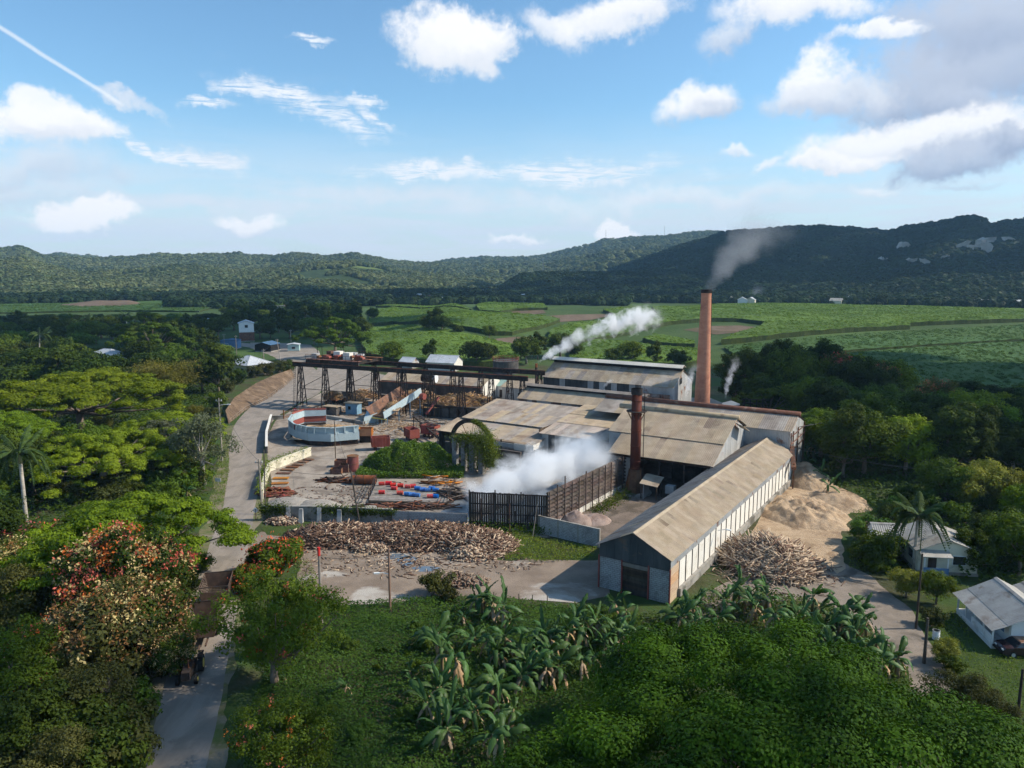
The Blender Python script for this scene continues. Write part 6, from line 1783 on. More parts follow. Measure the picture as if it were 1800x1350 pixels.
MB().box((0, 0, 2.4), (6.8, 8.3, 4.0)).build('lower_storey', 'rust', h, local=True)
house('shop_hut', 'dark blue shop hut with flat roof by the junction', (-121, 322, 0), rad(5), 7, 6, 3.6, 4.0, 'roof_blue', 'blue_wall', n=3, wins=[('f', -1, 1.8, 1.6, 1.2, 'blind')])
house('shop_hut', 'blue-roofed open shelter at the top of the road', (-102, 312, 0), rad(-10), 7, 8, 2.9, 3.9, 'roof_blue', 'interior_shade', n=3)  # walls coloured near-black for the shade under the open roof
house('shop_hut', 'small mint green kiosk at the junction', (-91, 312, 0), rad(10), 4.5, 4, 2.8, 3.2, 'roof_zinc', 'teal_wall', n=2, wins=[('f', 0, 1.5, 1.4, .9, 'win')])
house('shop_hut', 'bright blue parked container hut left of the yellow house', (-116, 292, 0), rad(5), 6, 3, 2.4, 2.6, 'roof_blue', 'blue_wall', n=2)
p = GT(782, 650)
house('field_shed', 'grey gabled shed at the edge of the cane behind the gantry', (p.x, p.y, 0), rad(70), 7, 10, 3.0, 5.0, 'roof_zinc', 'white_panel', n=5)
p = GT(720, 646)
house('field_shed', 'little grey roofed hut left of the gabled shed', (p.x, p.y, 0), rad(60), 4, 5, 2.4, 3.6, 'roof_zinc', 'zinc_wall', n=3)
house('works_office', 'white works office with green roof behind the cane wall', (-1.0, 199, 0), rad(58), 7, 9, 3.4, 5.2, 'green_tank', 'white_wall', n=5, wins=[('f', 0, 1.8, 1.2, 1, 'win'), ('l', 0, 1.8, 1, 2, 'door')])
house('works_store', 'grey-walled store with blue door and wide tan roof left of the steam pipe', (6.5, 194, 0), rad(58), 10, 15, 3.6, 5.4, 'roof_tan', 'zinc_wall', n=9, wins=[('l', -4, 1.8, 1.6, 2.2, 'blind'), ('l', 2, 1.8, 1.4, 1, 'win')])
rng = random.Random(4)
VILL = [(735, 527), (742, 524), (755, 530), (768, 532), (776, 533), (790, 515), (862, 512), (845, 519), (920, 528), (930, 530), (955, 527), (1285, 533), (1305, 535), (1320, 535), (1430, 534), (1470, 537), (1490, 532), (1555, 535), (1650, 536), (1665, 535), (1725, 540), (1790, 541), (500, 552), (487, 553), (370, 582)]
def where(x): return 'above the left woods' if x < 600 else 'below the dark knoll' if x < 830 else 'under the centre ridge' if x < 1100 else 'behind the chimney' if x < 1400 else 'across the long cane field'
def nth(i):
    g = sorted([j for j in range(len(VILL)) if where(VILL[j][0]) == where(VILL[i][0])], key=lambda j: VILL[j][0])
    return ['first', 'second', 'third', 'fourth', 'fifth', 'sixth', 'seventh', 'eighth', 'ninth', 'tenth'][g.index(i)] + ' from left'
for i, (x, y) in enumerate(VILL):
    p = GT(x, y)
    near_ = min(range(len(VILL)), key=lambda j: abs(VILL[j][0] - x) if j != i else 1e9)
    k = i % 4
    house('village_house', f'{nth(i)} tiny house {where(x)}', (p.x, p.y, TH(p.x, p.y)), rad(rng.uniform(0, 180)), rng.uniform(7, 10), rng.uniform(10, 14), 4.6, 6.8, ['roof_zinc', 'roof_zinc', 'ridge_rust', 'roof_cream'][k], ['white_wall', 'cream_wall', 'white_wall', 'cream_wall'][k], n=2, group='village houses across the valley')

# ---------------------------------------------------------------- radio masts on the ridges
for (x, y, D_, hgt, lb) in [(1062, 417, 3000, 26, 'thin radio mast on the sunny ridge, left one'), (1163, 415, 3000, 34, 'thin radio mast on the sunny ridge, right one'), (954, 472, 1080, 19, 'lattice mast on the dark knoll')]:
    a = math.atan((x - 900) / F)
    base = Vector((D_ * math.sin(a), D_ * math.cos(a), H + (YH - y) * D_ / F - 3))
    t = thing('radio_mast', lb, 'mast', base)
    m = MB()
    w = hgt * .035
    for s1, s2 in ((-1, -1), (1, -1), (0, 1)):
        m.bar(base + Vector((s1 * w, s2 * w, 0)), base + Vector((s1 * w * .3, s2 * w * .3, hgt)), .3)
    for k in range(8):
        z = hgt * k / 8
        m.bar(base + Vector((-w * .8, -w * .8, z)), base + Vector((w * .7, -w * .8, z + hgt / 8)), .2)
    m.build('lattice', 'zinc_wall', t)
    MB().box(base + Vector((0, 0, hgt * .92)), (w * 1.2, w * 1.2, hgt * .05)).build('aerial', 'white_paint', t)

# ---------------------------------------------------------------- poles, wires, lamps, signs
POLES = {}
def pole(key, foot_px, top, label, mat='pole_wood', r=.14, lean=(0, 0), arm=True, lamp=None, band=None):
    b = G(*foot_px)
    t = thing('utility_pole', label, 'utility pole', b)
    tp = b + Vector((lean[0], lean[1], top))
    m = MB(); m.tube([b, b.lerp(tp, .5), tp], [r, r * .88, r * .7], 8); m.build('shaft', mat, t)
    if arm:
        MB().bar(tp + Vector((-.55, 0, -.5)), tp + Vector((.55, 0, -.5)), .1).build('crossarm', 'pole_wood', t)
        for s in (-.45, 0, .45):
            m = MB(); m.tube([tp + Vector((s, 0, -.45)), tp + Vector((s, 0, -.25))], .05, 6); m.build('insulator', 'white_paint', t)
    if lamp:
        d = Vector((lamp[0], lamp[1], 0))
        z = lamp[2]
        c = b.lerp(tp, z / top)
        ar = MB().tube([c, c + d * .6 + Zv * .2, c + d + Zv * .2], .035, 6).build('lamp_arm', 'white_paint', t)
        MB().box(c + d * 1.2 + Zv * .2, (.55, .22, .13), az=math.atan2(d.y, d.x)).build('lamp_head', 'white_paint', ar)
    if band:
        MB().tube([tp - Zv * .75, tp + Zv * .06], r * .95, 8).build('red_cap', 'red_sign', t)
    POLES[key] = tp
    return t
pole('A', (566, 1108), 8.2, 'grey concrete-coloured pole with red cap in the vines at left', r=.15, arm=False, band=True)
pole('B', (686, 1076), 6.9, 'brown wooden pole with lamp at the edge of the lot', mat='pole_brown', r=.13, arm=False, lamp=(-1.0, -.2, 4.0))
pole('C', (391, 812), 11.5, 'tall pale pole with lamp on the left of the road', r=.15, arm=True, lamp=(1.4, 0, 10.2))
pole('D', (632, 921), 7.3, 'dark leaning pole standing in the firewood', mat='dark_wood', r=.13, lean=(-1.0, .3), arm=False)
pole('E', (462, 914), 8.4, 'pale pole at the corner of the ivy wall', r=.16, lean=(-.35, .6), arm=True)
pole('E2', (467, 905), 9.0, 'thin leaning pole just behind the corner pole', mat='dark_wood', r=.1, lean=(-.3, 1.5), arm=False)
pole('F', (590, 806), 7.0, 'slim dark pole in front of the curved feeder', mat='dark_wood', r=.09, arm=False, lamp=(.9, .2, 6.8))
pole('G', (1624, 1166), 4.2, 'short dark pole beside the lane', mat='dark_wood', r=.15, arm=False)
pole('H', (1784, 1302), 5.6, 'black pole with red foot at the right edge', mat='iron_black', r=.12, arm=False)
pole('I', (1610, 1105), 7.5, 'dark pole half hidden in the shrubs by the lane', mat='dark_wood', r=.12, arm=False)
pole('J', (465, 656), 8.0, 'pale pole in front of the yellow house', r=.15)
pole('K', (494, 640), 9.0, 'leaning pale pole on the bank at the bend', r=.15, lean=(-1.2, .4))
pole('L', (416, 625), 8.0, 'pale pole between the blue huts', r=.15)
pole('M', (512, 612), 8.0, 'distant pole behind the mint kiosk', r=.15)
pole('N', (395, 616), 7.0, 'distant pole left of the shop hut', r=.15)
pole('O', (345, 620), 10, 'distant pole beside the bamboo', r=.15)
pole('Q', (846, 930), 4.2, 'thin rusty pole against the board screen, left', mat='rust', r=.06, arm=False)
pole('R', (896, 938), 4.0, 'thin rusty pole against the board screen, middle', mat='rust', r=.06, arm=False)
pole('S', (936, 946), 4.4, 'thin leaning pole against the board screen, right', mat='pole_wood', r=.06, lean=(.6, .4), arm=False)
def wire(a, b, sag, label, r=.022):
    a, b = Vector(a), Vector(b)
    pts = []
    for k in range(21):
        t = k / 20
        p = a.lerp(b, t); p.z -= sag * 4 * t * (1 - t)
        pts.append(p)
    o = MB().tube(pts, r, 4).build('cable', 'wire')
    tag(o, label, 'cable')
pv = POLES
wire(pv['A'] - Zv * .4, pv['E'] - Zv * .3, .8, 'cable from the red-capped pole to the ivy wall corner')
wire(pv['A'] - Zv * .8, pv['B'] - Zv * .5, .5, 'cable between the two poles in the vines')
wire(pv['E'] - Zv * .3, pv['C'] - Zv * .5, 1.0, 'cable crossing the road from the corner pole')
wire(pv['E'] - Zv * .6, pv['D'] - Zv * .2, .8, 'cable along the ivy wall to the leaning pole')
wire(pv['B'] - Zv * .3, pv['D'] - Zv * .3, .7, 'cable from the brown pole to the leaning pole')
wire(pv['C'] - Zv * .5, pv['J'] - Zv * .3, 1.5, 'cable from the tall road pole to the yellow house')
wire(pv['J'] - Zv * .3, pv['K'] - Zv * .3, .6, 'short cable across the bend poles')
wire(pv['D'] - Zv * .2, pv['F'] - Zv * .2, .7, 'cable from the leaning pole to the feeder lamp')
wire(FP(-23.2, 129, 8.0), Vector((62, 132, 8.6)), .25, 'straight pale stay pipe from the rear mill house into the trees', .06)
wire(FP(-23.2, 125, 5.4), Vector((75, 96, 7.0)), 1.4, 'sagging dark cable crossing the forest at right', .05)
# road signs
p = G(450, 914)
t = thing('road_sign', 'white diamond road sign on a red post at the wall corner', 'road sign', p)
MB().bar(p, p + Zv * 1.5, .07).build('post', 'red_oxide', t)
MB().extrude([p + Vector((0, 0, .95)), p + Vector((.42, 0, 1.37)), p + Vector((0, 0, 1.79)), p + Vector((-.42, 0, 1.37))], (0, -.03, 0)).build('plate', 'white_paint', t)
mk_ = MB()
mk_.box(p + Vector((0, -.045, 1.32)), (.07, .01, .34)); mk_.box(p + Vector((0, -.045, 1.5)), (.2, .01, .07))
mk_.build('symbol', 'iron_black', t)
p = G(384, 854)
t = thing('road_sign', 'small white rectangular board beside the road on the left', 'road sign', p)
MB().bar(p, p + Zv * .8, .07).build('post', 'pole_wood', t)
MB().box(p + Vector((0, -.05, 1.0)), (1.0, .05, .6), az=-.2).build('plate', 'white_panel', t)
# wire fence posts at the edge of the lot
for k, (x, y) in enumerate(((912, 1058), (936, 1060), (962, 1062), (890, 1056), (868, 1055))):
    b = G(x, y)
    o = MB().tube([b, b + Zv * .9], .05, 6).build('fence_post', 'dark_wood')
    tag(o, ['third', 'fourth', 'rightmost', 'second', 'leftmost'][k] + ' thin dark fence post between the lot and the bananas', 'fence post', 'fence posts along the lot edge')

# ---------------------------------------------------------------- cane trailers and tractor on the road
def trailer(loc, rz, label):
    t = thing('cane_trailer', label, 'trailer', loc, 'empty cane trailers on the road', rz)
    L_, W_, z0, z1 = 3.9, 2.2, 1.05, 2.8
    MB().box((0, 0, z0), (W_ - .1, L_, .14)).build('floor', 'dark_wood', t, local=True)
    for s in (-1, 1):
        MB().bar((s * .5, -L_ / 2 - 1.2, .8), (s * .5, L_ / 2, .85), .14).build('chassis_rail', 'trailer_rust', t, local=True)
        for k in range(8):
            y = -L_ / 2 + .1 + k * (L_ - .2) / 7
            MB().bar((s * W_ / 2, y, z0), (s * (W_ / 2 + .28), y, z1), .07).build('stake', 'trailer_rust', t, local=True)
        for z in np.linspace(z0 + .25, z1, 6):
            f = (z - z0) / (z1 - z0)
            MB().bar((s * (W_ / 2 + .28 * f), -L_ / 2, z), (s * (W_ / 2 + .28 * f), L_ / 2, z), .05).build('side_bar', 'trailer_rust', t, local=True)
        m = MB(); m.tube([(s * .75, .5, .45), (s * 1.05, .5, .45)], .45, 16); w_ = m.build('wheel', 'tyre', t, local=True)
        m = MB(); m.tube([(s * 1.0, .5, .45), (s * 1.07, .5, .45)], .22, 12); m.build('rim', 'trailer_rust', w_, local=True)
    for e in (-1, 1):
        MB().hexa([Vector(p) for p in ((-W_ / 2, e * L_ / 2 - .03, z0), (W_ / 2, e * L_ / 2 - .03, z0), (W_ / 2, e * L_ / 2 + .03, z0), (-W_ / 2, e * L_ / 2 + .03, z0),
                   (-W_ / 2 - .28, e * L_ / 2 - .03, z1 - (0 if e > 0 else .5)), (W_ / 2 + .28, e * L_ / 2 - .03, z1 - (0 if e > 0 else .5)), (W_ / 2 + .28, e * L_ / 2 + .03, z1 - (0 if e > 0 else .5)), (-W_ / 2 - .28, e * L_ / 2 + .03, z1 - (0 if e > 0 else .5)))]).build('end_plate', 'trailer_rust', t, local=True)
        MB().bar((-W_ / 2 - .28, e * L_ / 2, z1), (W_ / 2 + .28, e * L_ / 2, z1), .08).build('end_bar', 'iron_black', t, local=True)
    MB().bar((0, -L_ / 2 - 1.9, .7), (0, -L_ / 2 - 1.0, .8), .14).build('drawbar', 'trailer_rust', t, local=True)
    return t
ra = math.atan2(G(405, 960).y - G(340, 1150).y, G(405, 960).x - G(340, 1150).x) - math.pi / 2
trailer(G(383, 1064), ra, 'rear one of two empty rusty cane trailers on the road')
trailer(G(361, 1122), ra, 'front one of two empty rusty cane trailers, nearer the mango tree')
tl = G(334, 1188)
tt = thing('tractor', 'farm tractor pulling the trailers, half hidden by the mango branches', 'tractor', tl, None, ra)
for s in (-1, 1):
    m = MB(); m.tube([(s * .62, .7, .72), (s * 1.0, .7, .72)], .72, 20); w_ = m.build('rear_wheel', 'tyre', tt, local=True)
    m = MB(); m.tube([(s * .95, .7, .72), (s * 1.03, .7, .72)], .38, 14); m.build('rim', 'yellow_paint', w_, local=True)
    m = MB(); m.tube([(s * .6, -1.35, .42), (s * .85, -1.35, .42)], .42, 16); w_ = m.build('front_wheel', 'tyre', tt, local=True)
    m = MB(); m.tube([(s * .8, -1.35, .42), (s * .88, -1.35, .42)], .2, 12); m.build('rim', 'yellow_paint', w_, local=True)
    MB().box((s * .8, .7, 1.5), (.4, 1.3, .08)).build('mudguard', 'iron_black', tt, local=True)
MB().hexa([Vector(p) for p in ((-.35, -1.9, .6), (.35, -1.9, .6), (.4, -.1, .6), (-.4, -.1, .6), (-.3, -1.85, 1.25), (.3, -1.85, 1.25), (.36, -.1, 1.4), (-.36, -.1, 1.4))]).build('bonnet', 'iron_black', tt, local=True)
MB().box((0, .4, .8), (.9, 1.3, .6)).build('transmission', 'iron_black', tt, local=True)
m = MB(); m.tube([(0, -.2, 1.2), (0, .15, 1.65)], .03, 6); m.tube([(-.18, .13, 1.65), (.18, .13, 1.65)], .03, 6); m.build('steering_wheel', 'iron_black', tt, local=True)
MB().box((0, .75, 1.15), (.5, .45, .12)).build('seat', 'iron_black', tt, local=True)
m = MB(); m.tube([(.15, -1.1, 1.3), (.15, -1.1, 2.0)], .05, 8); m.build('exhaust', 'rust', tt, local=True)
# the driver, seen from behind through the branches: seated, arms forward to the wheel
def skin_person(name, label, loc, rz, joints, edges, radii, mats, split):
    t = thing(name, label, 'person', loc, None, rz)
    me = bpy.data.meshes.new('body')
    me.from_pydata(joints, edges, [])
    tmp = bpy.data.objects.new('body', me)
    COL.objects.link(tmp)
    tmp.modifiers.new('skin', 'SKIN')
    for i, r in enumerate(radii):
        me.skin_vertices[0].data[i].radius = (r, r)
    me.skin_vertices[0].data[0].use_root = True
    sb_ = tmp.modifiers.new('sub', 'SUBSURF'); sb_.levels = 2
    bpy.context.view_layer.update()
    ev = bpy.data.meshes.new_from_object(tmp.evaluated_get(bpy.context.evaluated_depsgraph_get()))
    bpy.data.objects.remove(tmp)
    ev.materials.clear()
    for m_ in mats: ev.materials.append(MATS[m_])
    for p_ in ev.polygons:
        p_.use_smooth = True
        c = p_.center
        p_.material_index = 2 if (c.z > 1.79 or c.y < .36 and c.z > 1.5) else (1 if c.z < 1.32 else 0)
    o = bpy.data.objects.new('body', ev)
    reg(o, t)
    return t
surf('shirt_blue', (0.25, 0.42, 0.62), (0.30, 0.48, 0.68), 4, .9)
surf('trousers', (0.04, 0.045, 0.06), (0.06, 0.065, 0.08), 4, .9)
surf('skin', (0.11, 0.060, 0.038), (0.14, 0.075, 0.05), 6, .6)
J = [(0, .75, 1.28), (0, .78, 1.5), (0, .74, 1.72), (0, .70, 1.84), (0, .66, 1.98), (.2, .74, 1.70), (-.2, .74, 1.70), (.26, .52, 1.48), (-.26, .52, 1.48), (.16, .18, 1.62), (-.16, .18, 1.62),
     (.12, .68, 1.26), (-.12, .68, 1.26), (.2, .25, 1.25), (-.2, .25, 1.25), (.2, .18, .85), (-.2, .18, .85), (.2, .02, .82), (-.2, .02, .82)]
E_ = [(0, 1), (1, 2), (2, 3), (3, 4), (2, 5), (2, 6), (5, 7), (6, 8), (7, 9), (8, 10), (0, 11), (0, 12), (11, 13), (12, 14), (13, 15), (14, 16), (15, 17), (16, 18)]
R_p = [.16, .16, .15, .06, .11, .075, .075, .055, .055, .04, .04, .1, .1, .08, .08, .06, .06, .05, .05]
skin_person('person', 'driver in pale blue shirt seated on the tractor behind the branches', tl, ra, J, E_, R_p, ('shirt_blue', 'trousers', 'skin'), None)

# ---------------------------------------------------------------- vegetation
def clump_leaves(C, R, n, rng, size, up=.45, top=.35):
    """leaves on the outer shell of many clumps. C (k,3), R (k,3) semi-axes"""
    w = R[:, 0] * R[:, 1]
    idx = rng.choice(len(C), n, p=w / w.sum())
    d = rng.normal(size=(n, 3))
    d[:, 2] += top
    d /= np.linalg.norm(d, axis=1, keepdims=True)
    P = C[idx] + d * R[idx] * rng.uniform(.45, 1.14, n)[:, None]
    nr_ = d * .8 + np.array([0, 0, .25])
    nr_ /= np.linalg.norm(nr_, axis=1, keepdims=True)
    V, q, v = leaves(P, size, rng, up, .6, nr_)
    tone = rng.random(len(C))
    v = .4 * v + .6 * np.repeat(tone[idx], 4)
    return V, q, v
def limbs(m, base, C, h0, r0, rng, k):
    """trunk that forks into limbs reaching k of the clumps"""
    fork = Vector(base) + Vector((0, 0, h0))
    m.tube([Vector(base) - Vector((0, 0, .2)), Vector(base) + Vector((0, 0, h0 * .5)) + Vector((rng.uniform(-.1, .1) * h0, rng.uniform(-.1, .1) * h0, 0)) * .5, fork], [r0 * 1.35, r0, r0 * .85], 8)
    pick = rng.choice(len(C), min(k, len(C)), replace=False)
    for i in pick:
        c = Vector(C[i]); c.z -= .5 if len(C) < 100 else 1.1
        mid = fork.lerp(c, .5) + Vector((rng.uniform(-.6, .6), rng.uniform(-.6, .6), rng.uniform(-1.0, .1)))
        m.tube([fork, mid, c], [r0 * .5, r0 * .3, r0 * .1], 6, cap=False)
def proto(name, label, cat, crown, trunk, bark='bark', extra=(), crown_name='crown'):
    """thing at the origin to copy from: crown, trunk and further parts"""
    t = thing(name, label, cat, (0, 0, 0))
    o = bpy.data.objects.new(crown_name, crown); reg(o, t)
    o = bpy.data.objects.new('trunk', trunk if not isinstance(trunk, MB) else mk('trunk', trunk.v, trunk.f, bark, True)); reg(o, t)
    for nm, me in extra:
        reg(bpy.data.objects.new(nm, me), t)
    return t
def rain_tree(seed, R, Hh, n, size, mat, flat=.33, gaps=.32, dens=1.9, cs=1.0, lay=1.0, fl=.5):
    rng = np.random.default_rng(seed)
    k = int(R * R / dens)
    a = rng.uniform(0, 6.283, k * 2); q = np.sqrt(rng.random(k * 2))
    x, y = q * np.cos(a) * R, q * np.sin(a) * R
    lobed = 1 + .16 * np.sin(3 * a + seed) + .1 * np.sin(7 * a + 2 * seed)
    x, y = x * lobed, y * lobed
    keep = fbm(x / (R * .28) + seed, y / (R * .28), 3) > -gaps
    x, y, q = x[keep][:k], y[keep][:k], q[keep][:k]
    z = Hh * (1 - flat * q ** 2.2) + .9 * fbm(x / 3.1 + 7, y / 3.1 + seed, 3) * 1.6 - rng.choice([0, 0, .3, 1.2, 2.4], len(x)) * (1 - .3 * q) * lay
    C = np.stack([x, y, z], -1)
    s = rng.uniform(.6, 1.5, len(x)) * (R / 13) ** .35 * cs
    an = rng.uniform(.75, 1.35, len(x))
    Rr = np.stack([s * 1.35 * an, s * 1.35 / an, s * fl * rng.uniform(.8, 1.5, len(x))], -1)
    V, qd, v = clump_leaves(C, Rr, n, rng, size, .70, .6)
    m = MB(); limbs(m, (0, 0, 0), C, Hh * .38, R * .045, rng, 26 if R < 14 or R > 15 else 5)
    return np_mesh('crown', V, qd, [mat], attr=v), m
def broad_tree(seed, R, Hh, n, size, mat, k=46, low=.25, sparse=0.0, squash=1.0, bs=.30):
    rng = np.random.default_rng(seed)
    d = rng.normal(size=(k, 3)); d /= np.linalg.norm(d, axis=1, keepdims=True)
    rr = rng.uniform(.45, .95, k)[:, None]
    cz = Hh * (1 + low) / 2; hz = Hh * (1 - low) / 2
    C = d * rr * np.array([R, R, hz]) * np.array([1, 1, squash]) + np.array([0, 0, cz])
    lob = 1 + .22 * np.sin(2 * np.arctan2(C[:, 1], C[:, 0]) + seed)
    C[:, :2] *= lob[:, None]
    s = rng.uniform(.75, 1.3, k) * R * bs
    Rr = np.stack([s, s, s * .75], -1)
    V, q, v = clump_leaves(C, Rr, n, rng, size, .64, .35)
    m = MB(); limbs(m, (0, 0, 0), C, Hh * max(low, .2), R * .06, rng, 12)
    return np_mesh('crown', V, q, [mat], attr=v), m, C, Rr, rng
def tips(C, Rr, rng, nclu, per, size, mat, name, spread=.28, zmin=None, topbias=.5):
    idx = rng.integers(0, len(C), nclu)
    d = rng.normal(size=(nclu, 3)); d[:, 2] += topbias; d /= np.linalg.norm(d, axis=1, keepdims=True)
    c = C[idx] + d * Rr[idx] * 1.08
    P = np.repeat(c, per, 0) + rng.normal(0, spread, (nclu * per, 3))
    mats = mat if isinstance(mat, (list, tuple)) else [mat]
    V, q, v = leaves(P, size, rng, .2, .5)
    fm = np.repeat(rng.integers(0, len(mats), nclu), per)
    return np_mesh(name, V, q, mats, attr=v, fmat=fm)
PROTO = {}
# shared kinds -------------------------------------------------------------
def kind(key, nm, cat, builder):
    PROTO[key] = (nm, cat, builder)
_made = {}
def plant(key, loc, rz, sc, label, group=None):
    nm, cat, builder = PROTO[key]
    if key not in _made:
        t = builder()
        _made[key] = t
        t.location = loc; t.rotation_euler = (0, 0, rz); t.scale = (sc,) * 3 if isinstance(sc, (int, float)) else sc
        t['label'] = label
        if group: t['group'] = group
        return t
    r = dup(_made[key], loc, rz, sc, label, group, nm)
    if not group and 'group' in r: del r['group']
    return r
def simple(nm, cat, fn, bark='bark'):
    def b():
        res = fn()
        return proto(nm, '', cat, res[0], res[1], bark)
    return b
kind('rainA', 'rain_tree', 'tree', simple('rain_tree', 'tree', lambda: rain_tree(3, 16, 11.5, 110000, .36, 'leaf_bright', gaps=.5, dens=.7, cs=.8, lay=1.3)))
kind('rainB', 'rain_tree', 'tree', simple('rain_tree', 'tree', lambda: rain_tree(8, 11.5, 9.0, 82000, .30, 'leaf_bright', flat=.45, gaps=.5, dens=.55, cs=.75, lay=1.2)))
kind('rainC', 'rain_tree', 'tree', simple('rain_tree', 'tree', lambda: rain_tree(5, 14.5, 11.0, 300000, .21, 'leaf_rain', flat=.40, gaps=.75, dens=1.0, cs=1.1, lay=1.5, fl=.48)))
kind('rainD', 'rain_tree', 'tree', simple('rain_tree', 'tree', lambda: rain_tree(12, 12, 13.0, 20000, .6, 'leaf_mid', flat=.5)))
for i, (k_, R_b, H_b, mt, ls) in enumerate([('broad1', 4.6, 10.5, 'leaf_dark', .25), ('broad2', 5.4, 12, 'leaf_mid', .3), ('broad3', 4.2, 13, 'leaf_dark', .2), ('broad4', 5.0, 10, 'leaf_bright', .3)]):
    kind(k_, 'broadleaf_tree', 'tree', simple('broadleaf_tree', 'tree', lambda R_b=R_b, H_b=H_b, mt=mt, ls=ls, i=i: broad_tree(30 + i, R_b, H_b, 13000, .42, mt, 52, ls)))
for i, (k_, R_b, H_b, mt, ls) in enumerate([('far1', 5.2, 10.5, 'leaf_dark', .2), ('far2', 6.2, 11, 'leaf_mid', .25), ('far3', 4.4, 13, 'leaf_dark', .15), ('far4', 7.0, 10, 'leaf_dark', .35)]):
    kind(k_, 'woodland_tree', 'tree', simple('woodland_tree', 'tree', lambda R_b=R_b, H_b=H_b, mt=mt, ls=ls, i=i: broad_tree(50 + i, R_b, H_b, 3200, .85, mt, 40, ls)))
for i, (k_, mt) in enumerate([('shrub1', 'leaf_dark'), ('shrub2', 'leaf_mid'), ('shrub3', 'leaf_dull'), ('shrub4', 'leaf_vine')]):
    kind(k_, 'shrub', 'shrub', simple('shrub', 'shrub', lambda mt=mt, i=i: broad_tree(70 + i, 1.7, 2.6, 3400, .24, mt, 26, .0, bs=.36)))
kind('grey', 'grey_tree', 'tree', simple('grey_tree', 'tree', lambda: broad_tree(91, 5.6, 11.5, 6500, .36, 'leaf_grey', 60, .34, bs=.2), 'bark_pale'))
kind('olive', 'olive_tree', 'tree', simple('olive_tree', 'tree', lambda: broad_tree(92, 4.0, 7.5, 9000, .34, 'leaf_olive', 46, .15)))
kind('dull', 'dull_tree', 'tree', simple('dull_tree', 'tree', lambda: broad_tree(93, 4.4, 7.0, 15000, .27, 'leaf_dull', 60, .08, bs=.26)))
def b_mango(seed, cols, R_=5.2, H_=9.5, nm='mango_tree', leaf='leaf_dark', ncl=460, per=26):
    def b():
        cr_, m, C, Rr, rng = broad_tree(seed, R_, H_, 15000, .36, leaf, 60, .1, bs=.28)
        return proto(nm, '', 'tree', cr_, m, 'bark', [('new_leaves' if nm == 'mango_tree' else 'flowers', tips(C, Rr, rng, ncl, per, .30, cols, 'flush', .34))])
    return b
kind('mango1', 'mango_tree', 'tree', b_mango(101, ['bloom_red', 'bloom_red', 'bloom_cream', 'bloom_cream', 'bloom_orange']))
kind('mango2', 'mango_tree', 'tree', b_mango(102, ['bloom_cream', 'bloom_cream', 'bloom_rust'], 4.4, 7.5, ncl=260))
kind('mango3', 'mango_tree', 'tree', b_mango(103, ['bloom_rust', 'bloom_rust', 'bloom_cream'], 4.6, 7.5, leaf='leaf_dull', ncl=260))
kind('pinkbush', 'flowering_bush', 'shrub', b_mango(104, ['bloom_pink', 'bloom_red', 'bloom_cream'], 3.4, 4.6, 'flowering_bush', 'leaf_dull', 150, 14))
kind('flame', 'flame_bush', 'shrub', b_mango(105, ['bloom_red', 'bloom_orange', 'bloom_orange'], 2.6, 3.4, 'flame_bush', 'leaf_mid', 90, 12))
kind('redtree', 'red_flowering_tree', 'tree', b_mango(106, ['bloom_rust', 'bloom_red', 'bloom_rust'], 4.6, 12.5, 'red_flowering_tree', 'leaf_dull', 240, 16))
def b_tulip(seed, n=15000, R_=5.4, H_=9.5, fl=26):
    def b():
        cr_, m, C, Rr, rng = broad_tree(seed, R_, H_, n, .24, 'leaf_mid', 90, .18, bs=.18)
        return proto('tulip_tree', '', 'tree', cr_, m, 'bark', [('flowers', tips(C, Rr, rng, fl, 16, .20, ['bloom_orange', 'bloom_orange', 'bloom_red'], 'flowers', .16))])
    return b
kind('tulip1', 'tulip_tree', 'tree', b_tulip(111))
kind('tulip2', 'tulip_tree', 'tree', b_tulip(112, 16000, 5.0, 7.5, 40))
def b_bamboo():
    rng = np.random.default_rng(121)
    m = MB(); P = []; Nn = []
    for i in range(70):
        a = rng.uniform(0, 6.283); r0 = rng.uniform(0, 1.6); lean = rng.uniform(1.5, 7.0); hh = rng.uniform(8, 14.5)
        b0 = Vector((math.cos(a) * r0, math.sin(a) * r0, -.1))
        pts = [b0 + Vector((math.cos(a), math.sin(a), 0)) * lean * t ** 2.2 + Vector((0, 0, hh * (t - .30 * t ** 3.2))) for t in np.linspace(0, 1, 7)]
        m.tube(pts, [.07, .07, .065, .06, .05, .035, .015], 5, cap=False)
        for t in np.linspace(.3, 1, 12):
            c = b0 + Vector((math.cos(a), math.sin(a), 0)) * lean * t ** 2.2 + Vector((0, 0, hh * (t - .30 * t ** 3.2)))
            nn = 20
            s = .55 + .55 * t
            P.append(np.array(c) + rng.normal(0, 1, (nn, 3)) * np.array([s, s, s * .6]) - np.array([0, 0, .3]))
    P = np.concatenate(P)
    V, q, v = leaves(P, .62, rng, .35, .3)
    return proto('bamboo_clump', '', 'bamboo', np_mesh('foliage', V, q, ['leaf_olive'], attr=v), mk('culms', m.v, m.f, 'banana_stem', True), crown_name='foliage')
kind('bamboo', 'bamboo_clump', 'bamboo', b_bamboo)
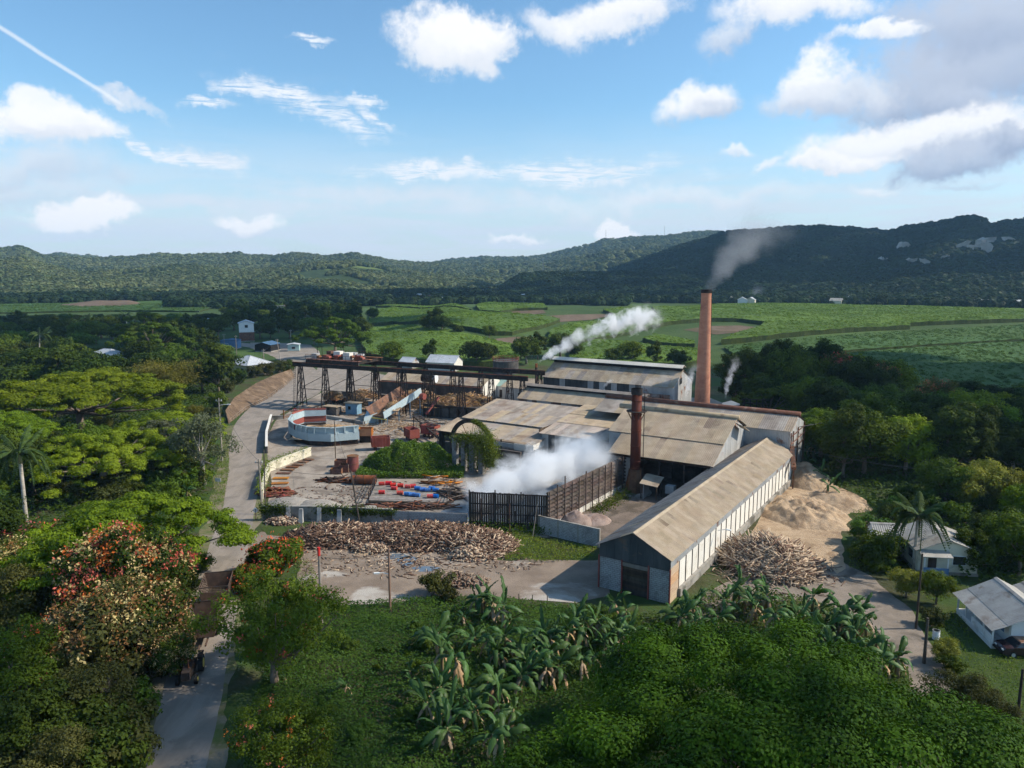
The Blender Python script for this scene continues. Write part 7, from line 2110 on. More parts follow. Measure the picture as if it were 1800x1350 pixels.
# palms with separate fronds ---------------------------------------------------
def frond_mesh(L, droop, nl, wl, seed, mat='leaf_palm', lift=.9):
    rng = np.random.default_rng(seed)
    vs, fs, at = [], [], []
    ts = np.linspace(0, 1, 13)
    cur = [Vector((L * (t - .12 * t * t), 0, L * (lift * t - droop * t * t))) for t in ts]
    def addq(p, at_v):
        k = len(vs); vs.extend(p); fs.append((k, k + 1, k + 2, k + 3)); at.extend([at_v] * 4)
    for a, b in zip(cur[:-1], cur[1:]):
        w = Vector((0, .05, 0))
        addq([a - w, b - w, b + w, a + w], .5)
    for i in range(nl):
        t = .12 + .88 * (i + .5) / nl
        p = Vector((L * (t - .12 * t * t), 0, L * (lift * t - droop * t * t)))
        ll = wl * math.sin(math.pi * (.18 + .78 * t)) * rng.uniform(.85, 1.1)
        for s in (-1, 1):
            d = Vector((.55, s * .85, -.38 + rng.uniform(-.12, .12))).normalized() * ll
            e = Vector((.5, 0, .1)).normalized() * .12
            k = len(vs)
            md = p + d * .5 + Vector((0, 0, .06))
            addq([p - e * .6, md - e, md + e, p + e * .6], rng.random())
            addq([md - e, p + d, p + d + e * .2, md + e], rng.random())
    return np_mesh('frond', np.array([tuple(v) for v in vs]), np.array(fs), [mat], attr=np.array(at))
FR = {}
def b_palm(nm, hh, L, droop, nf, seed, r0=.24, wl=.8, shaft=True, lean=0.0, lift=.9, nuts=0):
    def b():
        rng = random.Random(seed)
        t = thing(nm, '', 'palm', (0, 0, 0))
        m = MB()
        m.tube([(0, 0, -.1), (lean * .2, 0, hh * .33), (lean * .55, 0, hh * .66), (lean, 0, hh)], [r0 * 1.25, r0, r0 * .95, r0 * .8], 10)
        reg(bpy.data.objects.new('trunk', mk('trunk', m.v, m.f, 'palm_trunk', True)), t)
        if shaft:
            m = MB(); m.tube([(lean, 0, hh - .1), (lean, 0, hh + 1.2)], [r0 * .95, r0 * .5], 10)
            reg(bpy.data.objects.new('crownshaft', mk('crownshaft', m.v, m.f, 'banana_stem', True)), t)
        for k in range(nuts):
            a = k * 1.1
            m = MB(); c = Vector((lean + .28 * math.cos(a), .28 * math.sin(a), hh - .3 - .1 * (k % 3)))
            m.tube([c - Zv * .16, c - Zv * .08, c + Zv * .08, c + Zv * .16], [.05, .13, .13, .05], 8)
            reg(bpy.data.objects.new('coconut', mk('coconut', m.v, m.f, 'banana_stem', True)), t)
        fm_ = [frond_mesh(L, droop, 26, wl, seed + 1, lift=lift), frond_mesh(L * .95, droop * 1.35, 26, wl, seed + 2, lift=lift * .75), frond_mesh(L * .8, droop * .5, 24, wl, seed + 3, lift=lift * 1.5)]
        z0 = hh + (1.1 if shaft else 0)
        for k in range(nf):
            o = bpy.data.objects.new('frond', fm_[(k * 7) % 3 if k > nf * .3 else 1])
            COL.objects.link(o); o.parent = t
            o.location = (lean, 0, z0)
            o.rotation_euler = (rng.uniform(-.2, .2), rng.uniform(-.15, .25), k * 2.4 + rng.uniform(-.2, .2))
        return t
    return b
kind('royal', 'royal_palm', 'palm', b_palm('royal_palm', 8.6, 4.3, 1.05, 20, 200))
kind('coconut', 'coconut_palm', 'palm', b_palm('coconut_palm', 6.6, 3.6, 1.25, 26, 210, r0=.17, shaft=False, lean=-.3, nuts=6))
kind('farpalm', 'coconut_palm', 'palm', b_palm('coconut_palm', 9.5, 4.6, 1.1, 12, 220, r0=.2, wl=1.1, shaft=False, lean=.8))
# banana plants with separate leaves --------------------------------------------
def banana_leaf(L, w, lift, droop, seed, mat='leaf_banana', tear=.42):
    rng = np.random.default_rng(seed)
    n = 12
    vs, at = [], []
    for i in range(n + 1):
        t = i / n
        c = np.array([L * t * (1 - .15 * t), 0, L * (lift * t - droop * t * t)])
        ww = w * (math.sin(math.pi * min(1, .08 + .92 * t)) ** .55) * (.25 if t < .12 else 1)
        a, b = ww * rng.uniform(1 - tear, 1), ww * rng.uniform(1 - tear, 1)
        fold = .35 * ww
        rip = rng.uniform(-.12, .12, 2)
        vs += [c + np.array([rip[0], -a, -fold * .9]), c + np.array([0, -a * .5, fold * .28]), c, c + np.array([0, b * .5, fold * .28]), c + np.array([rip[1], b, -fold * .9])]
        at += [.35, .45, .95, .55, .4]
    fs = [(i * 5 + j, (i + 1) * 5 + j, (i + 1) * 5 + j + 1, i * 5 + j + 1) for i in range(n) for j in range(4)]
    return np_mesh('leaf', np.array(vs), np.array(fs), [mat], attr=np.array(at), smooth=True)
def b_banana(seed, nl=9):
    def b():
        rng = random.Random(seed)
        if 'bl' not in FR:
            FR['bl'] = [banana_leaf(2.3, .33, 1.35, 1.0, 1), banana_leaf(2.4, .34, .85, 1.05, 2), banana_leaf(2.1, .32, .3, .95, 3), banana_leaf(1.3, .2, 2.0, .5, 4, tear=.1), banana_leaf(2.2, .30, 1.9, .9, 6, tear=.6)]
            FR['dl'] = [banana_leaf(1.7, .2, .05, 1.1, 5, 'dry_leaf', .5)]
        t = thing('banana_plant', '', 'banana plant', (0, 0, 0))
        m = MB(); hh = 2.0
        m.tube([(0, 0, -.1), (.05, 0, hh * .6), (.1, .03, hh)], [.17, .13, .09], 8)
        reg(bpy.data.objects.new('stem', mk('stem', m.v, m.f, 'banana_stem', True)), t)
        for k in range(nl):
            me = FR['bl'][3] if k == 0 else FR['bl'][rng.choice((0, 0, 1, 1, 2, 4))]
            o = bpy.data.objects.new('leaf', me)
            COL.objects.link(o); o.parent = t
            o.location = (.1, .03, hh - .05 * k)
            o.rotation_euler = (rng.uniform(-.6, .6), rng.uniform(-.35, .3), k * 2.4 + rng.uniform(-.7, .7))
            s = rng.uniform(.6, 1.15); o.scale = (s, s, s)
        for k in range(3):
            o = bpy.data.objects.new('dry_leaf', FR['dl'][0])
            COL.objects.link(o); o.parent = t
            o.location = (.05, 0, hh * .85)
            o.rotation_euler = (0, .25, rng.uniform(0, 6.28))
        return t
    return b
for k_ in range(6):
    kind(f'banana{k_}', 'banana_plant', 'banana plant', b_banana(300 + k_, 6 + k_ % 4))
def b_bare():
    rng = random.Random(5)
    m = MB()
    def br(p, d, L, r, lv):
        q = p + d * L
        mid = p.lerp(q, .5) + Vector((rng.uniform(-1, 1), rng.uniform(-1, 1), 0)) * L * .06
        m.tube([p, mid, q], [r, r * .8, r * .6], 6 if lv < 2 else 4, cap=False)
        if lv < 5:
            for k in range(3 if lv < 4 else 2):
                dd = (d + Vector((rng.uniform(-1, 1), rng.uniform(-1, 1), rng.uniform(-.25, .55))) * (.62 + .1 * lv)).normalized()
                br(p.lerp(q, rng.uniform(.55, 1.0)), dd, L * rng.uniform(.55, .75), r * .55, lv + 1)
    br(Vector((0, 0, -.2)), Vector((.12, 0, 1)).normalized(), 3.0, .17, 0)
    t = thing('bare_tree', '', 'tree', (0, 0, 0))
    reg(bpy.data.objects.new('branches', mk('branches', m.v, m.f, 'twig', True)), t)
    return t
kind('bare', 'bare_tree', 'tree', b_bare)

rv = random.Random(21)
def at(px, py, z=0.0): return tuple(G(px, py, z))
def R0(): return rv.uniform(0, 6.28)
# the big trees near the camera
p = G(1372, 1245, 9.5); plant('rainC', (p.x + .5, p.y - 1, -1.0), .6, (1.13, 1.02, 1.0), 'huge dark rain tree filling the lower right corner')
p = G(135, 672, 11); plant('rainA', (p.x, p.y, 0), .3, (1.22, 1.22, 1.08), 'great bright rain tree on the left, with the widest lit dome')
p = G(300, 738, 7.0); plant('rainB', (p.x, p.y, 0), 1.4, .85, 'smaller bright rain tree stepping down towards the grey tree')
p = G(-40, 742, 9.0); plant('rainA', (p.x, p.y, 0), 2.2, .8, 'bright rain tree cut by the left edge')
p = G(175, 760, 9.0); plant('rainB', (p.x, p.y, 0), 3.0, .95, 'bright rain tree in front of the great dome')
p = G(228, 918, 7.0); plant('rainB', (p.x, p.y, 0), .2, .96, 'bright spreading rain tree leaning over the road')
p = G(100, 925, 6.0); plant('rainB', (p.x, p.y, 0), 2.2, .62, 'low bright crown left of the leaning rain tree')
plant('grey', at(358, 852), .4, 1.0, 'grey-leaved tree with pale trunk beside the road')
plant('grey', at(285, 815), 1.9, .7, 'small greyish tree under the bright rain trees')
plant('mango1', at(222, 1118), .3, (1.0, 1.0, 1.04), 'mango tree covered in red and cream new leaves')
plant('mango2', at(276, 1160), 1.2, (.92, .92, 1.0), 'mango with cream shoots overhanging the trailers')
plant('mango3', at(190, 1192), 2.2, (1.0, 1, 1), 'mango with rust-brown shoots below the red one')
plant('mango2', at(20, 1045), 2.9, (1.0, 1, .8), 'mango with orange and cream tips at the left edge')
plant('pinkbush', at(95, 1010), .8, 1.15, 'pink-flushed bush left of the red mango')
plant('pinkbush', at(30, 1000), 2.8, .9, 'smaller pinkish bush at the far left')
plant('bare', at(100, 1215), .4, 1.15, 'leafless grey tree in front of the mangoes')
plant('mango2', at(300, 1180), 2.0, .55, 'small cream-tipped mango branching over the tractor')
plant('bare', at(205, 1290), 2.2, .7, 'small twiggy bare tree near the road at lower left')
plant('dull', at(40, 1110), .4, .95, 'dull green tree behind the bare tree')
plant('dull', at(150, 1290), 1.4, .75, 'dull olive thicket left of the road at the bottom')
plant('broad1', at(70, 1350), 2.6, .55, 'dark green thicket in the bottom left corner')
plant('dull', at(120, 1395), 3.3, .6, 'dull thicket beside the road at the very bottom')
plant('tulip2', at(28, 1265), .5, .95, 'tulip tree with orange flowers at lower left')
plant('tulip1', at(484, 1205), .9, (1.0, 1.0, 1.02), 'feathery tulip tree right of the road')
plant('tulip1', at(520, 1145), 2.4, .62, 'slender feathery tree near the red-capped pole')
plant('tulip2', at(505, 1362), 1.9, .7, 'tulip tree with red flowers at the bottom right of the road')
plant('flame', at(478, 1010), .2, 1.05, 'flame bush thick with orange-red flowers by the lot')
plant('flame', at(440, 1040), 1.6, .8, 'lower flame bush against the road edge')
plant('flame', at(510, 985), 2.8, .7, 'small orange flowering bush at the top of the hedge')
plant('shrub2', at(355, 1005), .3, .9, 'leafy bush on the left road verge before the trailers')
plant('shrub1', at(330, 1040), 1.3, 1.1, 'dark bush on the left verge beside the trailers')
plant('royal', at(48, 932), .5, 1.06, 'royal palm with pale trunk on the left')
plant('coconut', at(1606, 1003), .9, 1.0, 'coconut palm in front of the cream bungalow')
plant('coconut', at(0, 950), 2.0, .55, 'small yellow-green palm at the left edge')
plant('bamboo', at(300, 702), .2, (1.05, 1.05, 1.0), 'feathery olive bamboo clump left of the yellow house')
plant('bamboo', at(362, 668), 1.9, .75, 'smaller bamboo clump behind the large one')
plant('bamboo', at(-10, 655), 2.9, .85, 'bamboo clump in the shade at the left edge')
p = G(590, 632); plant('rainD', (p.x, p.y, 0), .7, (1.15, 1.0, 1.15), 'large dark spreading tree behind the crane platform')
p = G(690, 640); plant('far2', (p.x, p.y, 0), .7, .8, 'round dark tree at the field edge left of the gabled shed')
for k, (x, y, s, lb) in enumerate([(655, 565, .9, 'lone round tree on the cane hill by the woods'), (752, 583, .75, 'left tree of the clump in the cane'), (765, 584, .9, 'middle tree of the clump in the cane'), (777, 586, .8, 'right tree of the clump in the cane'), (805, 590, .5, 'bush right of the cane clump'), (860, 596, .6, 'slim tree beside the bare field'), (757, 641, .7, 'tree between the grey sheds'), (838, 644, .85, 'dark tree left of the red-railed tank'), (858, 641, .8, 'second dark tree beside the red-railed tank'), (925, 640, .95, 'dark tree behind the steam pipe'), (945, 632, .8, 'tree under the steam plume'), (985, 628, .9, 'tree where the steam leaves the roof'), (1010, 632, .7, 'round tree behind the tall mill roof'), (1110, 640, .8, 'rounded dark tree right of the tall mill roof'), (1150, 645, .7, 'bush behind the tall mill gable'), (1080, 642, .6, 'low tree behind the mill roof middle'), (1190, 650, .7, 'tree next to the brick chimney')]):
    p = GT(x, y)
    plant(('far1', 'far2', 'far3', 'far4')[k % 4], (p.x, p.y, p.z), R0(), s, lb)
# woodland left of the road, beyond the bright trees
REL = []
ORD = 'first second third fourth fifth sixth seventh eighth ninth tenth eleventh twelfth thirteenth fourteenth fifteenth sixteenth seventeenth eighteenth nineteenth twentieth'.split()
LW = 'trees of the shaded wood left of the road'
def clear_px(x, y, holes): return all(((x - a) / c) ** 2 + ((y - b) / d) ** 2 > 1 for a, b, c, d in holes)
holes = [(185, 640, 55, 22), (435, 655, 45, 30), (480, 625, 75, 22), (430, 600, 24, 16), (515, 618, 22, 10), (403, 614, 25, 10), (300, 690, 50, 30), (560, 660, 80, 22)]
names4 = ('far1', 'far2', 'far3', 'far4')
n_ = 0
for row, (y, dx) in enumerate([(553, 19), (558, 23), (565, 25), (573, 27), (583, 29), (594, 31), (607, 34), (622, 38), (638, 36), (655, 40), (672, 44), (692, 48)]):
    x = -60 + (row % 2) * dx * .5
    lim = 640 if y < 600 else (560 if y < 610 else 400)
    while x < lim:
        xx, yy = x + rv.uniform(-.3, .3) * dx, y + rv.uniform(-2.5, 2.5)
        x += dx
        if not clear_px(xx, yy, holes) or (yy < 569 and xx < 395): continue
        p = G(xx, yy)
        if rv.random() < .06:
            REL.append((plant('farpalm', (p.x, p.y, 0), R0(), rv.uniform(.8, 1.1), 'palm', 'palms in the shaded left wood'), xx, 'slender palm', 'rising out of the shaded left wood'))
            continue
        k = rv.choice(names4)
        o = plant(k, (p.x, p.y, 0), R0(), (rv.uniform(.8, 1.15), rv.uniform(.8, 1.15), rv.uniform(.7, 1.05) * (.72 if yy < 590 and xx < 400 else 1)), 'tree', LW)
        REL.append((o, xx, {'far1': 'rounded dark tree', 'far2': 'mid green tree', 'far3': 'tall dark tree', 'far4': 'broad dark tree'}[k],
                    ('at the left edge' if xx < 90 else 'above the bright dome' if xx < 235 else 'around the bamboo' if xx < 400 else 'behind the junction') + (', far row' if yy < 562 else ', second row' if yy < 579 else ', third row' if yy < 600 else ', fourth row' if yy < 630 else ', nearest row')))
        n_ += 1
p = G(70, 640); plant('farpalm', (p.x, p.y, 0), 1.0, 1.1, 'tall dark palm rising above the left wood edge')
p = G(165, 670); plant('rainD', (p.x, p.y + 40, 0), 1.0, 1.1, 'broad dark umbrella tree behind the bright dome')
p = G(110, 655); plant('rainD', (p.x, p.y + 60, 0), 2.0, 1.2, 'second dark umbrella tree at far left')
# under the bright rain trees and along the left of the road
for k, (x, y, s, ky, lb) in enumerate([(150, 835, .75, 'broad2', 'dark tree beneath the great rain tree, left'), (205, 838, .7, 'broad1', 'dark tree beneath the great rain tree, middle'), (60, 870, .85, 'broad1', 'dark tree left of the royal palm trunk'), (110, 860, .7, 'broad3', 'dark slim tree right of the royal palm'), (255, 800, .6, 'broad2', 'bushy tree behind the banana leaves'), (-20, 860, .9, 'broad2', 'tree at the left edge behind the palm'), (320, 790, .5, 'olive', 'yellowish bush tree near the grey tree'), (0, 990, .8, 'broad1', 'tree at left edge beneath the palm'), (345, 740, .5, 'olive', 'yellow-green small tree beside the road bank'), (70, 800, .7, 'olive', 'pale olive tree inside the left grove'), (180, 770, .6, 'olive', 'yellowish tree in the left grove shade')]):
    plant(ky, at(x, y), R0(), s, lb)
for k, (x, y, s) in enumerate([(230, 862, .85), (262, 858, 1.0), (284, 868, .8), (205, 872, .7), (330, 880, .75), (300, 850, .75)]):
    plant(f'banana{k % 3}', at(x, y), R0(), s, ['banana plant in front of the left grove', 'largest banana plant of the left grove', 'banana plant right of the largest left one', 'leftmost banana plant under the rain trees', 'banana plant nearest the road on the left', 'banana plant behind the left banana group'][k])
LS = 'shrubs of the thicket left of the road'
for i in range(70):
    x, y = rv.uniform(-40, 380), rv.uniform(770, 900)
    if x > 372 - (y - 780) * .15: continue
    k = rv.choice(('shrub1', 'shrub2', 'shrub3', 'shrub4'))
    REL.append((plant(k, at(x, y), R0(), rv.uniform(.7, 1.5), 'shrub', LS), x, {'shrub1': 'dark green', 'shrub2': 'mid green', 'shrub3': 'dull green', 'shrub4': 'bright vine-covered'}[k] + ' shrub', 'in the thicket ' + ('under the rain trees' if y < 815 else 'beside the royal palm' if y < 860 else 'behind the leaning rain tree')))
for i in range(46):
    y = rv.uniform(1060, 1380)
    x = rv.uniform(-30, 330 - (y - 1040) * .33)
    k = rv.choice(('shrub3', 'shrub3', 'shrub1', 'shrub2'))
    REL.append((plant(k, at(x, y), R0(), rv.uniform(.8, 1.5), 'shrub', 'shrubs under the mangoes'), x, {'shrub1': 'dark green', 'shrub2': 'mid green', 'shrub3': 'dull olive'}[k] + ' shrub', ('under the mangoes' if y < 1170 else 'around the bare tree' if y < 1270 else 'in the bottom left corner')))
for (x, y, s, k, lb) in [(400, 690, 1.0, 'shrub3', 'dull shrub on the bank top by the tall pole'), (420, 675, 1.2, 'shrub1', 'dark shrub on the bank top'), (445, 664, 1.1, 'shrub3', 'brownish shrub in front of the yellow house'), (470, 660, 1.2, 'shrub3', 'second brownish shrub before the yellow house'), (492, 655, 1.2, 'shrub3', 'shrub at the bend of the bank'), (508, 652, 1.0, 'shrub1', 'last shrub at the top of the bank'), (385, 715, 1.1, 'shrub2', 'shrub on the grass left of the bank'), (372, 740, .9, 'shrub3', 'round grey-green shrub on the lawn')]:
    plant(k, at(x, y), R0(), s * 1.4, lb)

# forest on the right
FW = 'trees of the dark forest right of the mill'
RB_ = {'broad1': 'rounded dark', 'broad2': 'mid green', 'broad3': 'tall dark', 'broad4': 'light green', 'far1': 'far rounded', 'far4': 'far broad'}
for row, (y, dx) in enumerate([(716, 30), (728, 36), (742, 40), (760, 44), (782, 50), (808, 56), (838, 62)]):
    x0 = [1285, 1300, 1330, 1420, 1430, 1440, 1470][row]
    x = x0
    while x < 1960:
        xx, yy = x + rv.uniform(-.3, .3) * dx, y + rv.uniform(-4, 4)
        x += dx
        p = G(xx, yy)
        k = rv.choice(('broad1', 'broad2', 'broad3', 'broad2', 'broad3', 'broad4') if rv.random() < .7 else ('broad1', 'broad3'))
        if row == 0 and xx > 1570: continue
        hs = 1.2 if row < 2 and xx < 1560 else (.62 if xx > 1570 and row < 4 else .9)
        REL.append((plant(k, (p.x, p.y, 0), R0(), (rv.uniform(.9, 1.25), rv.uniform(.9, 1.25), hs * rv.uniform(.85, 1.1)), 'tree', FW), xx, RB_[k] + ' tree', 'in the ' + ['farthest', 'second', 'third', 'fourth', 'fifth', 'sixth', 'nearest'][row] + ' row of the right forest'))
for (x, y, k, s, lb) in [(1310, 722, 'redtree', 1.05, 'dark tree with red blossom next to the chimney'), (1472, 722, 'redtree', 1.1, 'red-topped tree in the middle of the forest edge'), (1545, 728, 'redtree', .95, 'leaning reddish tree at the end of the forest edge'), (1640, 752, 'redtree', .85, 'rounded maroon flowering tree before the field'), (1395, 718, 'olive', 1.5, 'olive flowering tree among the dark ones'),
                       (1350, 750, 'rainD', .62, 'umbrella-topped tree right behind the rear mill house'), (1700, 800, 'broad4', 1.15, 'bright layered tree in the right forest'), (1640, 800, 'broad4', .95, 'lit yellow-green tree left of the bright layered one'), (1790, 745, 'rainB', .7, 'bright umbrella crown at the right edge'), (1745, 770, 'broad4', .9, 'light green tree near the right edge'),
                       (1720, 900, 'olive', 1.0, 'yellowish tree above the bungalow'), (1765, 905, 'olive', .9, 'second yellowish tree above the bungalow'), (1660, 895, 'broad2', .62, 'leafy tree behind the coconut palm'), (1800, 930, 'broad4', .6, 'light green bush tree right of the bungalow'), (1745, 985, 'broad1', .62, 'dark tree at the right wall of the bungalow'), (1790, 1010, 'broad2', .6, 'tree between the two bungalows'), (1715, 1010, 'broad1', .5, 'small dark tree in front of the bungalow corner'),
                       (1592, 1050, 'olive', .42, 'flat bushy tree in front of the cream bungalow'), (1645, 1062, 'broad2', .3, 'round bush tree right of the flat one'), (1548, 988, 'shrub2', 1.5, 'large leafy bush left of the bungalow'), (1690, 1260, 'dull', .5, 'grey-leaved shrub at the rain tree edge'), (1735, 1300, 'dull', .5, 'second grey shrub beside the lawn'), (1660, 1165, 'olive', .3, 'small yellow garden bush by the lane'), (1672, 1185, 'shrub1', .6, 'dark garden bush below the yellow one'), (1640, 1100, 'shrub3', .7, 'garden shrub on the verge near the white drum')]:
    plant(k, at(x, y), R0(), s, lb)
for (x, y) in ((1425, 800), (1440, 850), (1420, 830), (1455, 872)):
    plant('banana1', at(x, y), R0(), .9, {1425: 'banana plant in the forest gap, highest', 1440: 'banana plant in the forest gap, third down', 1420: 'banana plant nearest the mill corner', 1455: 'lowest banana plant at the bagasse edge'}[x])
for i in range(70):
    x, y = rv.uniform(1500, 1880), rv.uniform(858, 1010)
    if clear_px(x, y, [(1625, 965, 85, 55), (1440, 900, 80, 120)]):
        k = rv.choice(('shrub1', 'shrub2', 'shrub4', 'shrub1'))
        REL.append((plant(k, at(x, y), R0(), rv.uniform(.6, 1.3), 'shrub', 'undergrowth shrubs above the bungalows'), x, {'shrub1': 'dark green', 'shrub2': 'mid green', 'shrub4': 'bright'}[k] + ' shrub', ('at the forest foot' if y < 910 else 'level with the bungalow roof' if y < 960 else 'beside the bungalow walls')))

# banana grove in the middle and to the right (crown positions in the photo)
Zb = [(400 + x / 3, 1000 + y / 3) for x, y in [(1310, 130), (1400, 150), (1240, 190), (1480, 210), (1150, 330), (1300, 310), (1380, 360), (1450, 400), (1620, 380), (1690, 430), (1130, 440), (1210, 480), (1380, 500), (1100, 600), (1250, 620), (1400, 590), (1050, 690), (1170, 720), (1300, 720), (1430, 680), (1150, 820), (1440, 860), (1560, 470)]]
Zb += [(900 + x / 2, 1000 + y / 2) for x, y in [(20, 250), (95, 280), (55, 330), (200, 215), (255, 150), (310, 165), (330, 235), (290, 285), (375, 220), (360, 90), (410, 190), (560, 110), (620, 130), (685, 150), (745, 90), (800, 60), (850, 85), (900, 90), (960, 160), (1020, 130), (1080, 105), (1100, 160), (1160, 140), (1205, 190), (1250, 165), (1290, 225), (1180, 240), (1240, 270), (1335, 265), (1060, 205), (1125, 220), (1000, 190), (1300, 295), (590, 160), (650, 175), (860, 120), (950, 210), (1140, 270), (1220, 130), (160, 320), (135, 230), (1060, 80)]]
Zb += [(x + rv.uniform(-24, 24), y + rv.uniform(-12, 16)) for x, y in Zb if rv.random() < .75]
rows_ = sorted(range(len(Zb)), key=lambda i: Zb[i][0])
for i, (x, y) in enumerate(Zb):
    p = G(x, y, 2.3)
    zone = ('front centre clump of the banana grove' if x < 800 else 'centre right part of the banana grove') if x < 900 else ('middle banana grove below the lot' if x < 1130 else 'banana row beside the warehouse' if x < 1370 else 'dense banana thicket beside the lane')
    grp = [j for j in rows_ if ((Zb[j][0] < 900) == (x < 900)) and ((Zb[j][0] < 800) == (x < 800)) and ((Zb[j][0] < 1130) == (x < 1130)) and ((Zb[j][0] < 1370) == (x < 1370))]
    r_ = grp.index(i)
    words_ = ['first', 'second', 'third', 'fourth', 'fifth', 'sixth', 'seventh', 'eighth', 'ninth', 'tenth', 'eleventh', 'twelfth', 'thirteenth', 'fourteenth', 'fifteenth', 'sixteenth', 'seventeenth', 'eighteenth', 'nineteenth', 'twentieth', 'twenty-first', 'twenty-second', 'twenty-third', 'twenty-fourth', 'twenty-fifth', 'twenty-sixth', 'twenty-seventh', 'twenty-eighth'] + [f'{a_}-{b_}' for a_ in ('thirty', 'forty', 'fifty', 'sixty') for b_ in ORD[:9]]
    plant(f'banana{i % 6}', (p.x, p.y, 0), R0(), (sc_ := rv.uniform(.65, 1.05), sc_, sc_ * rv.uniform(.9, 1.3)), f'{words_[r_]} plant from the left in the {zone}', 'banana plants of the grove')
for (x, y, s, lb) in [(770, 1045, 1.0, 'pale green shrub beside the rubble heap'), (790, 1058, .6, 'low shrub left of the top banana plant')]:
    plant('shrub3', at(x, y), R0(), s, lb)
for i in range(34):
    x, y = rv.uniform(500, 760), rv.uniform(1085, 1340)
    k = rv.choice(('shrub4', 'shrub2', 'banana4', 'shrub4'))
    REL.append((plant(k, at(x, y), R0(), rv.uniform(.22, .5), 'weed', 'weeds standing out of the vine slope'), x, {'shrub4': 'leafy vine clump', 'shrub2': 'dark weed clump', 'banana4': 'young banana sucker'}[k], 'on the upper vine slope' if y < 1160 else 'in the middle of the vine slope' if y < 1250 else 'on the lowest vine slope'))

# the woods again: every tree and shrub named by its kind, zone and order from the left
for o, x, kd, zone in REL:
    g = sorted(q[1] for q in REL if q[2] == kd and q[3] == zone)
    o['label'] = (kd + ' ' + zone + ', alone of its kind') if len(g) == 1 else f'{ORD[min(g.index(x), 19)]} {kd} from the left {zone}'
# ---------------------------------------------------------------- ground cover nobody could count
def cover(name, polys, dens, size, mat, label, cat, hfun=None, seed=0, up=.55, thick=.25, world=False, aspect=.6):
    rng = np.random.default_rng(seed)
    Ps = []
    for poly in polys:
        w = np.array([tuple(G(x, y))[:2] for x, y in poly]) if not world else np.array(poly, float)
        x0, y0 = w.min(0); x1, y1 = w.max(0)
        n = int((x1 - x0) * (y1 - y0) * dens)
        X, Y = rng.uniform(x0, x1, n), rng.uniform(y0, y1, n)
        ins = np.zeros(n, bool)
        a = w; b = np.roll(w, -1, 0)
        for (ax_, ay_), (bx_, by_) in zip(a, b):
            mm = (ay_ > Y) != (by_ > Y)
            ins ^= mm & (X < (bx_ - ax_) * (Y - ay_) / (by_ - ay_ + 1e-12) + ax_)
        X, Y = X[ins], Y[ins]
        h = hfun(X, Y) if hfun else np.zeros(len(X))
        Z = h + rng.random(len(X)) * thick
        Ps.append(np.stack([X, Y, Z], -1))
    P = np.concatenate(Ps)
    V, q, v = leaves(P, size, rng, up, aspect)
    tone = np.repeat(np.clip(.5 + 1.0 * fbm(P[:, 0] / 1.3, P[:, 1] / 1.3, 3) + .6 * fbm(P[:, 0] / 7, P[:, 1] / 7 + 5, 2), 0, 1), 4)
    o = bpy.data.objects.new(name, np_mesh(name, V, q, [mat], attr=.35 * v + .65 * tone))
    reg(o); tag(o, label, cat, kind='stuff')
def vine_h(x, y): return np.clip(.3 + .6 * fbm(x / 4.5 + 3, y / 4.5, 3), .02, 1.6)
cover('vine_cover', [[(425, 1400), (440, 1250), (500, 1090), (560, 1062), (640, 1064), (700, 1060), (790, 1052), (900, 1058), (1000, 1068), (1060, 1066), (1130, 1085), (1120, 1160), (1100, 1250), (1080, 1400)]], 95, .20, 'leaf_vine', 'thick carpet of green vines on the slope below the lot', 'ground cover', vine_h, 1, up=.62, thick=.3)
cover('weeds', [[(1000, 1068), (1170, 1085), (1250, 1040), (1300, 1040), (1420, 1060), (1520, 1095), (1600, 1190), (1640, 1300), (1100, 1300), (1000, 1200)]], 34, .26, 'leaf_vine', 'weeds and low bushes between the banana plants', 'ground cover', vine_h, 2, thick=.5)
cover('grass_bank', [[(890, 985), (860, 950), (800, 928), (940, 940), (955, 950), (1050, 965), (1040, 982), (960, 990)], [(600, 930), (700, 925), (830, 932), (800, 940), (660, 940)]], 60, .26, 'leaf_grass', 'bright grass bank in front of the block wall', 'grass', lambda x, y: np.clip(.25 * fbm(x / 2.2, y / 2.2, 3), 0, 1) + .05, 3, up=.1, thick=.35, aspect=.3)
def mound_h(x, y):
    c = G(722, 822)
    q = ((x - c.x) / 7.8) ** 2 + ((y - c.y) / 6.2) ** 2
    return np.where(q < 1, 3.4 * (1 - q) ** .75 * (1 + .6 * fbm(x / 2.0, y / 2.0, 3)), 0.05)
c_ = G(722, 822)
heap('mound_earth', (c_.x, c_.y, 0), 6.4, 5.0, 2.0, 'soil', 'earth mound hidden under the vines in the yard', 'mound', .2, 31.0)
cover('vine_mound', [[(c_.x - 8.2, c_.y - 7), (c_.x + 9.5, c_.y - 7), (c_.x + 9.5, c_.y + 6.3), (c_.x - 8.2, c_.y + 6.3)]], 150, .28, 'leaf_grass', 'vines and tall grass smothering the mound in the yard', 'vines', mound_h, 4, up=.45, thick=1.0, world=True)
def ivy(name, pts, n, mat, label, seed, size=.22):
    rng = np.random.default_rng(seed)
    P = []
    for (c, s, w) in pts:
        P.append(np.array(c) + rng.normal(0, 1, (int(n * w), 3)) * np.array(s))
    P = np.concatenate(P); P[:, 2] = np.abs(P[:, 2])
    V, q, v = leaves(P, size, rng, .35, .6)
    o = bpy.data.objects.new(name, np_mesh(name, V, q, [mat], attr=v)); reg(o); tag(o, label, 'ivy', kind='stuff')
pi = []
